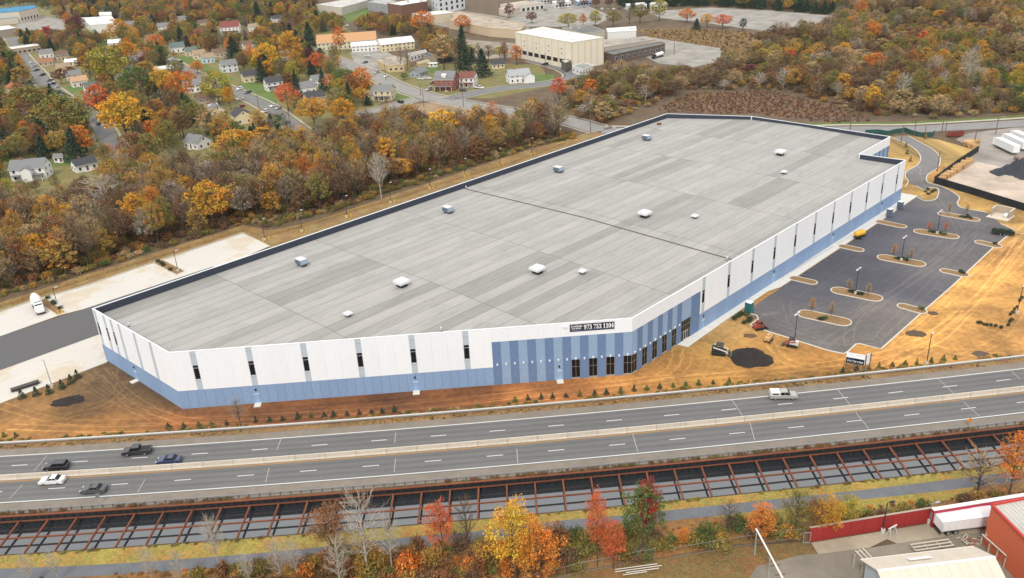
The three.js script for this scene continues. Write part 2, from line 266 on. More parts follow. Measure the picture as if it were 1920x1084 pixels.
// ---------------------------------------------------------------- building site
const site = groundMap(-150, -320, 260, -135, 2048, 1024, [
  [120, 735, 16, [142, 108, 68]], [270, 715, 18, [98, 80, 58]], [300, 745, 12, [100, 78, 54]], [40, 790, 14, [198, 142, 78]], [200, 790, 12, [188, 130, 70]], [330, 795, 8, [150, 92, 48]], [230, 690, 15, [100, 82, 60]], [170, 715, 12, [116, 92, 64]],
  [450, 790, 10, [138, 88, 52]], [600, 765, 10, [140, 88, 50]], [750, 755, 10, [140, 88, 50]], [900, 740, 10, [142, 90, 50]], [1050, 730, 9, [168, 108, 60]], [1000, 745, 7, [182, 120, 66]], [1180, 720, 8, [190, 134, 72]], [1250, 680, 8, [165, 122, 62]],
  [1230, 700, 7, [182, 130, 72]], [1300, 665, 8, [168, 132, 74]], [1360, 620, 8, [178, 142, 86]], [1330, 690, 8, [192, 140, 72]], [1480, 670, 10, [198, 148, 80]], [1450, 700, 8, [200, 144, 72]], [1560, 690, 9, [196, 140, 70]], [1650, 690, 9, [188, 132, 70]], [1720, 630, 14, [212, 158, 86]], [1800, 560, 16, [214, 160, 88]], [1880, 480, 16, [206, 152, 86]], [1830, 660, 12, [206, 152, 84]], [1900, 640, 14, [200, 148, 86]],
  [1900, 440, 8, [178, 140, 86]], [1860, 395, 9, [182, 144, 82]], [1740, 260, 12, [182, 152, 92]], [1790, 290, 14, [178, 148, 90]], [1690, 300, 10, [188, 152, 90]], [1720, 365, 10, [188, 150, 88]], [1770, 330, 8, [188, 142, 82]]],
  [[[[0, 760], [120, 790], [260, 790], [420, 785], [700, 768], [1000, 735], [1200, 712], [1400, 700]], 0.6, 0.30], [[[20, 800], [200, 805], [420, 795], [800, 770], [1100, 735], [1260, 712], [1500, 690], [1700, 650], [1830, 560], [1920, 440]], 0.7, 0.34], [[[200, 700], [240, 740], [330, 785], [480, 790]], 0.5, 0.38], [[[150, 700], [210, 745], [300, 790]], 0.4, 0.3], [[[230, 690], [215, 740], [120, 785]], 0.4, 0.3], [[[320, 780], [250, 760], [210, 720], [185, 690]], 0.4, 0.28], [[[260, 700], [200, 760], [60, 790]], 0.35, 0.25], [[[170, 730], [260, 770], [330, 790]], 0.3, 0.22],
   [[[1270, 655], [1262, 685], [1230, 708], [1130, 722]], 0.4, 0.4], [[[1290, 655], [1280, 690], [1250, 710]], 0.35, 0.3], [[[1330, 640], [1400, 690], [1500, 690]], 0.5, 0.22], [[[1440, 640], [1480, 680], [1600, 690], [1750, 640], [1850, 540], [1930, 450]], 0.8, 0.3], [[[1600, 690], [1720, 600], [1830, 500], [1930, 420]], 0.8, 0.25], [[[1650, 700], [1780, 600], [1880, 520], [1930, 470]], 0.7, 0.22], [[[1680, 640], [1780, 560], [1900, 440]], 0.6, 0.22], [[[1700, 690], [1850, 650], [1930, 560]], 0.7, 0.2], [[[1690, 620], [1760, 650], [1930, 655]], 0.6, -0.16],
   [[[350, 778], [700, 752], [1040, 728]], 1.2, -0.14, 1], [[[400, 800], [800, 770], [1100, 742]], 1.0, -0.12, 1], [[[240, 690], [280, 730], [330, 770]], 2.5, -0.12, 1], [[[1690, 660], [1740, 655], [1800, 670]], 1.5, -0.2, 1], [[[1660, 620], [1690, 628]], 2, -0.3, 1], [[[1740, 585], [1752, 590]], 2, -0.35, 1], [[[1860, 500], [1890, 470], [1930, 440]], 1.5, -0.22, 1], [[[1860, 640], [1920, 690]], 2, -0.14, 1]], 77);
const dirtEdge = []; for (let x = 190; x >= -130; x -= 5) dirtEdge.push(onRoad(x, -4.5));
struct('dirt', site.uv(sheet([at(-90, 790), at(0, 757), at(200, 680), V(-90, 0, -195), V(60, 0, -330), at(1672, 256), at(1703, 254), at(1760, 262), at(1835, 283), at(1752, 338), at(1960, 407), V(235, 0, -245), ...dirtEdge], 0.03)), mapped(site), 'orange bare earth of the building site crossed by tyre tracks');
// parking lot
const lotMap = groundMap(50, -305, 190, -150, 1024, 1024, [[1500, 560, 14, [88, 88, 98]], [1600, 480, 20, [84, 84, 95]], [1700, 420, 20, [86, 86, 97]], [1560, 620, 12, [112, 108, 108]], [1450, 590, 9, [106, 102, 104]], [1660, 600, 10, [118, 112, 110]], [1780, 480, 18, [108, 104, 106]], [1830, 420, 14, [106, 102, 104]], [1740, 370, 10, [108, 106, 108]], [1730, 300, 14, [128, 126, 128]], [1690, 258, 10, [132, 130, 131]], [1620, 640, 8, [120, 114, 112]], [1500, 510, 10, [74, 74, 86]], [1600, 440, 14, [74, 74, 86]]],
  [[[[1590, 650], [1600, 600], [1690, 540], [1800, 450], [1760, 380], [1735, 340], [1730, 300]], 0.7, 0.16], [[[1540, 650], [1620, 590], [1740, 500], [1840, 420]], 0.6, 0.14], [[[1450, 600], [1560, 640], [1640, 640]], 0.6, 0.13], [[[1470, 560], [1500, 620], [1580, 600], [1680, 520], [1780, 430]], 0.5, 0.12], [[[1440, 610], [1500, 640], [1570, 650]], 0.5, 0.12], [[[1640, 640], [1720, 560], [1840, 440]], 0.6, 0.13], [[[1500, 560], [1640, 450], [1740, 380]], 0.5, 0.08], [[[1530, 540], [1640, 500], [1790, 400]], 0.4, 0.08], [[[1750, 540], [1775, 548]], 0.6, 0.25, 1], [[[1430, 590], [1460, 586]], 2, 0.16, 1], [[[1610, 560], [1690, 500], [1760, 430]], 0.5, -0.08], [[[1480, 600], [1530, 575], [1640, 560], [1680, 590]], 0.4, 0.1]], 91, 0.45);
const KL = [[1703, 255], [1729, 269], [1748.5, 280], [1761, 292.4], [1763, 303], [1757, 316], [1741, 327], [1737, 334], [1741, 343], [1765, 350], [1787, 361], [1799, 371], [1795, 381], [1801, 389], [1815, 392.5], [1852, 399]];
const KR = [[1717, 349], [1703, 341], [1697.5, 331], [1700, 322], [1720, 310], [1726.5, 296], [1719, 283], [1707, 274], [1689, 265], [1672, 258]];
const EDGE = [[1876, 420], [1902, 432], [1865, 462.5], [1810, 514], [1782, 540], [1735, 581], [1652, 655], [1612, 645], [1605, 646], [1590, 660], [1582, 664], [1550, 657], [1440, 622], [1406, 610]];
const lotPts = [[1649, 417.5], [1720, 369], [1758, 361], [1757, 352], [1735, 357], ...KR, ...KL, [1852, 399], [1876, 420], ...EDGE.slice(1), [1422, 599], [1397, 586], [1410, 577], [1464, 540]];
struct('parking_lot', lotMap.uv(sheet(pts(lotPts), 0.06)), mapped(lotMap, 0.9, 0.80), 'fresh dark asphalt car park with dusty tyre marks');
for (const [list, smoothIt] of [[KL, 1], [[[1697, 351], ...KR.slice(1)], 1], [EDGE, 0], [[[1720, 370], [1735, 377], [1752, 375], [1759, 366], [1757, 353], [1745, 352], [1735, 357], [1717, 349]], 1], [[[1406, 610], [1422, 599], [1419, 592], [1397, 586]], 0]]) struct('kerb', ribbon(smoothIt ? curve(list, 4) : pts(list), -0.17, 0.17, 0.02, 0.17), KERB, 'pale concrete kerb');
struct('dirt', site.uv(sheet(pts([[1722, 369], [1736, 376], [1752, 374], [1758, 366], [1756, 354], [1745, 353], [1735, 358], [1719, 350], [1700, 343], [1690, 360]]), 0.09)), mapped(site), 'planted corner bed by the driveway');
const walk = [at(1290, 652), at(1350, 609), at(1440, 547), at(1464, 539), at(1649, 416.5), at(1721, 368), at(1690, 362)];
struct('pavement', sheet([...walk, V(132, 0, -271), V(24, 0, -166), at(1255, 644)], 0.14), M([0.66, 0.64, 0.60], { t: 'rough' }), 'pale concrete pavement along the right wall');
{ // joints across the pavement
  const jm = M([0.36, 0.34, 0.31], {}); const gs = []; const a = V(26, 0, -165.3), u = V(0.7137, 0, -0.7005), n = V(0.7, 0, 0.714);
  for (let s = 14; s < 148; s += 3.3) gs.push(ribbon([a.clone().addScaledVector(u, s).addScaledVector(n, 0.3), a.clone().addScaledVector(u, s).addScaledVector(n, s < 22 ? 2.4 : 4.4)], -0.03, 0.03, 0.146));
  stuff('pavement_joints', mergeGeometries(gs), jm, 'fine joints across the pale pavement', 'joints');
}
// left yard: concrete lots, asphalt lane, pad
T.stain = tex('stain', 512, (u, v) => { const a = fbm(u * 4, v * 4, 71, 5, 4), b = smooth(0.52, 0.72, fbm(u * 7 + 2, v * 7, 73, 5, 7)), c = fbm(u * 60, v * 60, 75, 2, 60); return [0.93 + 0.1 * (a - 0.5) - 0.06 * b + 0.06 * (c - 0.5), 0.92 + 0.1 * (a - 0.5) - 0.13 * b + 0.06 * (c - 0.5), 0.91 + 0.1 * (a - 0.5) - 0.24 * b + 0.06 * (c - 0.5)]; }, 38);
struct('concrete_lot', sheet(pts([[-120, 622], [0, 586], [61, 565], [150, 540], [287, 494], [455, 438], [505, 462], [440, 490], [172, 576], [110, 592], [0, 631], [-120, 672]]), 0.07), M([0.60, 0.57, 0.53], { t: 'stain' }), 'bright new concrete lot behind the asphalt lane');
struct('concrete_lot', sheet(pts([[-120, 735], [0, 694], [185, 627], [205, 622], [215, 660], [200, 680], [0, 757], [-120, 802]]), 0.07), M([0.59, 0.555, 0.51], { t: 'stain' }), 'bright concrete pad beside the left end of the warehouse');
struct('road', sheet(pts([[-120, 672], [0, 631], [172, 575], [400, 500], [420, 540], [185, 628], [0, 695], [-120, 736]]), 0.1), M([0.15, 0.147, 0.15], { t: 'lane' }), 'dark asphalt lane past the left end of the warehouse');
struct('kerb', ribbon(pts([[-120, 621], [0, 585], [61, 564], [150, 539], [287, 493], [455, 437], [507, 463]]), -0.15, 0.15, 0.02, 0.2), KERB, 'pale kerb behind the concrete lot');
struct('dry_grass', sheet(pts([[-120, 598], [0, 568], [105, 533], [325, 463], [457, 422], [500, 432], [580, 418], [640, 398], [735, 366], [800, 345], [880, 318], [960, 290], [1060, 262], [1110, 246], [1135, 252], [1180, 240], [1300, 300], [600, 520], [505, 462], [455, 437], [287, 493], [150, 539], [61, 564], [0, 585], [-120, 621]]), 0.05), M([0.42, 0.27, 0.10], { t: 'litter' }), 'tan grass strip behind the warehouse');
// ---------------------------------------------------------------- the warehouse
const PL = [V(-101.2, 0, -186), V(-74, 0, -160.9), V(25.9, 0, -165.3), V(132.4, 0, -269.8), V(120.9, 0, -279.7), V(140, 0, -299.4), V(101.3, 0, -340.8), V(68.9, 0, -353.4)];
const TOP = 14.13;
const WH = thing('warehouse', 'huge white warehouse with a pale blue base and a grey flat roof', 'warehouse');
const BLUE = [M([0.245, 0.36, 0.56], { t: 'rough' }), M([0.235, 0.345, 0.545], { t: 'rough' }), M([0.255, 0.37, 0.57], { t: 'rough' })], DKBLUE = [M([0.14, 0.225, 0.39], { t: 'rough' }), M([0.133, 0.215, 0.375], { t: 'rough' })], LTBLUE = [M([0.28, 0.395, 0.57], { t: 'rough' }), M([0.27, 0.385, 0.555], { t: 'rough' })];
T.wall = tex('wall', 256, (u, v) => 0.955 + 0.06 * (fbm(u * 20, v * 2, 141, 4, 20, 2) - 0.5) + 0.05 * (fbm(u * 3, v * 3, 143, 4, 3) - 0.5), 1);
const WHITE = [M([0.82, 0.84, 0.875], { t: 'wall' }), M([0.81, 0.83, 0.865], { t: 'wall' }), M([0.83, 0.85, 0.885], { t: 'wall' })], STRIPE = M([0.44, 0.50, 0.56]), GROOVE = M([0.16, 0.22, 0.34]), TAN = M([0.25, 0.22, 0.165], { rough: 0.5 }), LINING = M([0.035, 0.045, 0.07], { t: 'rough' });
function edgeOf(p, q) { const d = q.clone().sub(p), L = d.length(); d.normalize(); return { p, d, L, n: V(-d.z, 0, d.x), turn: Math.atan2(-d.z, d.x) }; }
function put(e, s0, s1, y0, y1, d0, d1, name, material, parent) {
  const m = part(name, BOX, material, parent); const s = (s0 + s1) / 2, d = (d0 + d1) / 2;
  m.position.set(e.p.x + e.d.x * s + e.n.x * d, (y0 + y1) / 2, e.p.z + e.d.z * s + e.n.z * d); m.rotation.y = e.turn; m.scale.set(Math.abs(s1 - s0), y1 - y0, Math.abs(d1 - d0)); return m;
}
function onEdge(e, px, py) { const a = at(px, py, 0), o = V(0, EYE, 0), d = a.sub(o), t = e.p.clone().sub(o).dot(e.n) / d.dot(e.n); const h = o.addScaledVector(d, t); return [h.clone().sub(e.p).dot(e.d), h.y]; }
const EG = PL.map((p, i) => edgeOf(p, PL[(i + 1) % 8]));
const BAND = 4.55, MOD = 1.94, GAP = 0.035;
// window: panes proud of a recessed frame; a group with frame bars and panes
function windowAt(e, s0, s1, y0, y1, cols, splits, frameMat = TAN, d = 0.02) {
  const w = new THREE.Group(); w.name = 'window'; WH.add(w); const F = 0.065, fr = [];
  const m = (a, b, c, f, z0, z1) => fr.push(bx(a, b, c, f, z0, z1));
  const W = s1 - s0, H = y1 - y0, ys = [0, ...splits.map(f => H * f), H], xs = Array.from({ length: cols + 1 }, (_, i) => W * i / cols);
  ys.forEach(y => m(0, W, y - F / 2, y + F / 2, -0.02, 0.07)); xs.forEach(x => m(x - F / 2, x + F / 2, F / 2, H - F / 2, -0.02, 0.064));
  m(-0.1, W + 0.1, -0.16, -F / 2, -0.02, 0.2);
  part('frame', all(fr), frameMat, w);
  for (let i = 0; i < cols; i++) for (let j = 0; j < ys.length - 1; j++) { const p = part('pane', BOX, GLASS, w); p.position.set((xs[i] + xs[i + 1]) / 2, (ys[j] + ys[j + 1]) / 2, 0.012); p.scale.set(xs[i + 1] - xs[i] - F, ys[j + 1] - ys[j] - F, 0.03); }
  w.position.set(e.p.x + e.d.x * s0 + e.n.x * d, y0, e.p.z + e.d.z * s0 + e.n.z * d); w.rotation.y = e.turn; return w;
}
function panels(e, s0, s1, y0, y1, w, name, ms, seed = 0) { const GAP = ms === WHITE ? 0.014 : 0.035; const n = Math.max(1, Math.round((s1 - s0) / w)), R = rng(seed + 5); for (let i = 0; i < n; i++) put(e, s0 + (s1 - s0) * i / n + GAP / 2, s0 + (s1 - s0) * (i + 1) / n - GAP / 2, y0, y1, -0.28, 0, name, ms[Math.floor(R() * ms.length)], WH); }
function plainWall(e, s0, s1, stripes, glazed, w = MOD, seed = 1) {   // white over blue, pale stripes that hold windows
  put(e, s0, s1, 0.02, BAND, -0.42, -0.2, 'wall_core', GROOVE, WH); put(e, s0, s1, BAND, TOP - 0.1, -0.42, -0.19, 'wall_core', M([0.7, 0.72, 0.75]), WH);
  panels(e, s0, s1, 0, BAND - 0.012, w, 'blue_panel', BLUE, seed);
  let last = s0; const SW = 1.28;
  for (const [k, s] of [...stripes.entries(), [-1, null]]) {
    const end = s === null ? s1 : s - SW / 2;
    if (end > last + 0.3) panels(e, last, end, BAND + 0.012, TOP - 0.05, w * 1.75, 'white_panel', WHITE, seed + k);
    if (s === null) break;
    const yb = BAND + 0.012, H = TOP - yb, win = glazed(k), w0 = yb + H * 0.27, w1 = yb + H * 0.635;
    if (win) { put(e, s - SW / 2, s + SW / 2, w1, TOP - 0.05, -0.28, -0.03, 'stripe_panel', STRIPE, WH); put(e, s - SW / 2, s + SW / 2, yb, w0, -0.28, -0.03, 'stripe_panel', STRIPE, WH); windowAt(e, s - SW / 2 + 0.05, s + SW / 2 - 0.05, w0, w1, 1, [0.8], M([0.55, 0.56, 0.57]), -0.1); }
    else put(e, s - SW / 2, s + SW / 2, yb, TOP - 0.05, -0.28, -0.03, 'stripe_panel', STRIPE, WH);
    last = s + SW / 2;
  }
}
const LAMP = M([0.75, 0.8, 0.85], { rough: 0.3 }), lampGeo = all([bx(-0.16, 0.16, -0.2, 0.2, 0, 0.2), bx(-0.2, 0.2, 0.2, 0.25, 0, 0.28)]);
function lampAt(e, s, y, mat = LAMP) { const m = part('wall_light', lampGeo, mat, WH); m.position.copy(e.p).addScaledVector(e.d, s).addScaledVector(e.n, 0.0).setY(y); m.rotation.y = e.turn; }
const FASCIA = 10.85;
function officeWall(e, list) {                      // list of [s0, s1, dark, window, lamp]
  const a = Math.min(...list.map(l => l[0])), b = Math.max(...list.map(l => l[1]));
  put(e, a, b, 0.02, TOP - 0.1, -0.42, -0.24, 'wall_core', GROOVE, WH);
  panels(e, a, b, FASCIA + 0.012, TOP - 0.05, MOD * 2, 'white_panel', WHITE, 9);
  list.forEach(([s0, s1, dark, win], k) => {
    const ms = dark ? DKBLUE : LTBLUE, mt = ms[k % 2], y0 = 0.35, y1 = 4.95;
    if (win === 1) { put(e, s0, s1, y1, FASCIA, -0.28, 0, 'striped_panel', mt, WH); put(e, s0, s1, 0, y0, -0.28, 0, 'striped_panel', M([0.5, 0.49, 0.47]), WH); windowAt(e, s0 + 0.06, s1 - 0.04, y0 + 0.02, y1 - 0.02, 2, [0.6], TAN, -0.12); }
    else if (win === 2) { // entrance: glazed front with a pair of doors
      put(e, s0, s1, 5.6, FASCIA, -0.28, 0, 'striped_panel', mt, WH); windowAt(e, s0 + 0.06, s1 - 0.06, 0.16, 5.56, 4, [0.45, 0.72], TAN, -0.12);
      const mid = (s0 + s1) / 2; for (const o of [-0.95, 0.02]) { const d = put(e, mid + o, mid + o + 0.93, 0.18, 2.5, -0.09, 0.02, 'door', M([0.5, 0.5, 0.5], { rough: 0.4, metal: 0.5 }), WH); const g = part('pane', BOX, GLASS, d); g.position.set(0, 0.03, 0.3); g.scale.set(0.72, 0.8, 0.5); }
    } else put(e, s0, s1, 0, FASCIA, -0.28, dark ? 0.0 : -0.004, 'striped_panel', mt, WH);
    if (s1 - s0 < 3 && s0 !== null) lampAt(e, (s0 + s1) / 2, win === 1 ? 5.25 : 5.15);
  });
}
const SLAB = M([0.70, 0.66, 0.58], { t: 'rough' }), DOORM = M([0.25, 0.38, 0.60], { rough: 0.5 });
function exitDoor(e, s) {
  const d = put(e, s - 0.5, s + 0.5, 0.2, 2.35, 0.005, 0.05, 'door', DOORM, WH); const h = part('handle', BOX, GALV, d); h.position.set(0.36, -0.03, 0.9); h.scale.set(0.1, 0.05, 1);
  put(e, s - 0.62, s + 0.62, 2.36, 2.46, 0.002, 0.12, 'door_head', M([0.62, 0.66, 0.7]), WH);
  put(e, s - 0.62, s - 0.52, 0.2, 2.36, 0.002, 0.06, 'door_frame', LTBLUE[0], WH); put(e, s + 0.52, s + 0.62, 0.2, 2.36, 0.002, 0.06, 'door_frame', LTBLUE[0], WH);
  put(e, s - 0.75, s + 0.75, 0, 0.19, 0.01, 1.7, 'door_step', SLAB, WH); lampAt(e, s - 0.05, 3.5, M(C.dark));
}
{
  const [AB, BC, CD, DE, EF, FG, GH, HA] = EG;
  // front facade
  const stripes = [[360, 661], [465, 654], [567.5, 645], [670, 638], [771, 630], [872, 623]].map(p => onEdge(BC, p[0], p[1])[0]);
  const sOff = BC.L - 16 * MOD;
  plainWall(BC, 0, sOff, stripes, () => true);
  const list = []; for (let k = 15; k >= 0; k--) list.push([BC.L - (k + 1) * MOD, BC.L - k * MOD, k % 2, [0, 2, 4, 6].includes(k) ? 1 : 0]);
  officeWall(BC, list);
  for (const [x, y] of [[485, 757], [781, 733], [1049.5, 712]]) exitDoor(BC, onEdge(BC, x, y)[0]);
  // right wall
  const l2 = []; for (let k = 0; k < 10; k++) l2.push([k * MOD, (k + 1) * MOD, k % 2, k % 2 ? 0 : 1]);
  l2.push([10 * MOD, 12 * MOD, 0, 2], [12 * MOD, 14 * MOD, 1, 0]);
  officeWall(CD, l2);
  const st2 = [[1321, 521], [1369, 494], [1414, 467.5], [1455, 442.5], [1494.5, 421], [1531, 399.5], [1566, 380], [1598, 360.5], [1629, 341], [1659, 325.5], [1686, 310]].map(p => onEdge(CD, p[0], p[1])[0]);
  const d = (st2[10] - st2[0]) / 10, off = st2.reduce((a, s, i) => a + s - i * d, 0) / 11;
  plainWall(CD, 14 * MOD, CD.L, st2.map((_, i) => off + i * d), () => true, MOD, 3);
  for (const [x, y] of [[1318, 607], [1450, 522], [1560, 458], [1651, 403]]) exitDoor(CD, onEdge(CD, x, y)[0]);
  // left wall
  const st3 = [[176, 581], [192.5, 590], [206, 599], [221, 607.5], [250, 625], [280, 642.5]].map(p => onEdge(AB, p[0], p[1])[0]);
  plainWall(AB, 0, AB.L, st3.map(s => clamp(s, 0.9, 36)), k => k < 3, MOD, 5);
  exitDoor(AB, onEdge(AB, 258, 712)[0]);
  // notch and the back
  const l5 = []; for (let k = 0; k < 14; k++) l5.push([k * EF.L / 14, (k + 1) * EF.L / 14, k % 2, k % 2 ? 0 : 1]); officeWall(EF, l5);
  for (const e of [DE, FG, GH, HA]) plainWall(e, 0, e.L, [], () => true, 12, 7);
  // dark lining of the parapets and pale coping
  EG.forEach((e, i) => { const E2 = 0.003 * (i % 4); put(e, 0.35, e.L - 0.35, 11.4, TOP - 0.06 - E2, -0.5, -0.31, 'parapet_lining', LINING, WH); put(e, i === 2 ? 0.02 : 0, e.L, TOP - 0.06 + E2, TOP + 0.05 + E2, -0.3, 0.03, 'coping', WHITE[1], WH); });
}
// roof sheets
const RU = V(0.7137, 0, -0.7005), RV = V(-0.7005, 0, -0.7137), RO = PL[2], toUV = p => { const d = p.clone().sub(RO); return [d.dot(RU), d.dot(RV)]; }, VMAX = Math.max(...PL.map(p => toUV(p)[1]));
const roofY = v => 12.3 + 0.9 * (1 - Math.abs(v / VMAX - 0.5) * 2);
function clipTo(poly, u0, u1, v0, v1) {
  let out = poly;
  for (const [k, lim, sgn] of [[0, u0, 1], [0, u1, -1], [1, v0, 1], [1, v1, -1]]) {
    const src = out; out = [];
    for (let i = 0; i < src.length; i++) { const a = src[i], b = src[(i + 1) % src.length], ia = (a[k] - lim) * sgn >= 0, ib = (b[k] - lim) * sgn >= 0; if (ia) out.push(a); if (ia !== ib) { const t = (lim - a[k]) / (b[k] - a[k]); out.push([lerp(a[0], b[0], t), lerp(a[1], b[1], t)]); } }
    if (out.length < 3) return null;
  }
  return out;
}
T.roof = tex('roof', 512, (u, v) => { const seam = Math.exp(-((((v * 4) % 1 - 0.5) / 0.035) ** 2)) * 0.05; return 0.90 + 0.16 * (fbm(u * 4, v * 40, 81, 4, 4, 40) - 0.5) + 0.10 * (fbm(u * 24, v * 24, 83, 3, 24) - 0.5) + 0.20 * (fbm(u * 3, v * 3, 85, 4, 3) - 0.5) - 0.07 * smooth(0.62, 0.72, fbm(u * 5, v * 5, 87, 5, 5)) - seam; }, 1);
{
  const poly = PL.map(toUV), tones = [[0.375, 0.361, 0.342], [0.363, 0.349, 0.331], [0.386, 0.371, 0.352], [0.369, 0.355, 0.337], [0.295, 0.285, 0.266], [0.33, 0.318, 0.298], [0.396, 0.381, 0.361]].map(c => M(c, { t: 'roof', rough: 0.75 }));
  const place = (pl, dy) => { const s = new THREE.ShapeGeometry(new THREE.Shape(pl.map(p => new THREE.Vector2(p[0], p[1])))), p = s.attributes.position, uv = s.attributes.uv; for (let i = 0; i < p.count; i++) { const u = p.getX(i), v = p.getY(i); uv.setXY(i, u / 36, v / 14.6); p.setXYZ(i, RO.x + RU.x * u + RV.x * v, roofY(v) + dy, RO.z + RU.z * u + RV.z * v); } s.computeVertexNormals(); if (s.attributes.normal.getY(0) < 0) { const ix = s.index.array; for (let i = 0; i < ix.length; i += 3) { const t = ix[i]; ix[i] = ix[i + 1]; ix[i + 1] = t; } s.computeVertexNormals(); } return s; };
  const R = rng(404), seamM = M([0.20, 0.19, 0.18], { t: 'rough' });
  for (const [a, b] of [[0, VMAX / 2], [VMAX / 2, VMAX]]) { const c = clipTo(poly, -200, 300, a, b); part('roof_deck', place(c, -0.03), seamM, WH); }
  const rows = 28, w = VMAX / rows, uMin = Math.min(...poly.map(p => p[0])), uMax = Math.max(...poly.map(p => p[0]));
  let count = 0, prev = 0;
  for (let r = 0; r < rows; r++) {
    const LEN = 31.5;
    for (let c = 0; c * LEN + uMin < uMax; c++) {
      const u0 = uMin + c * LEN + (r % 2 && 0), q = clipTo(poly, u0 + 0.08, u0 + LEN - 0.08, r * w + 0.055, (r + 1) * w - 0.055);
      if (!q) continue;
      const x = R(); prev = x < 0.13 ? 4 : x < 0.24 ? 5 : x < 0.32 ? prev : [0, 1, 2, 3, 6][Math.floor(R() * 5)];
      part('roof_sheet', place(q, 0), tones[prev], WH); if (++count > 296) break;
    }
  }
  // expansion joint, kinked at the ridge
  const u = (toUV(at(865, 352, 12.4))[0] + toUV(at(1372, 487, 12.4))[0]) / 2, P = v => RO.clone().addScaledVector(RU, u).addScaledVector(RV, v).setY(roofY(v) + 0.1);
  part('expansion_joint', all([sbar(P(0.7), P(VMAX / 2), 0.24, 0.12), sbar(P(VMAX / 2 + 0.01), P(VMAX - 0.7), 0.24, 0.12)]), M([0.075, 0.066, 0.06]), WH);
}
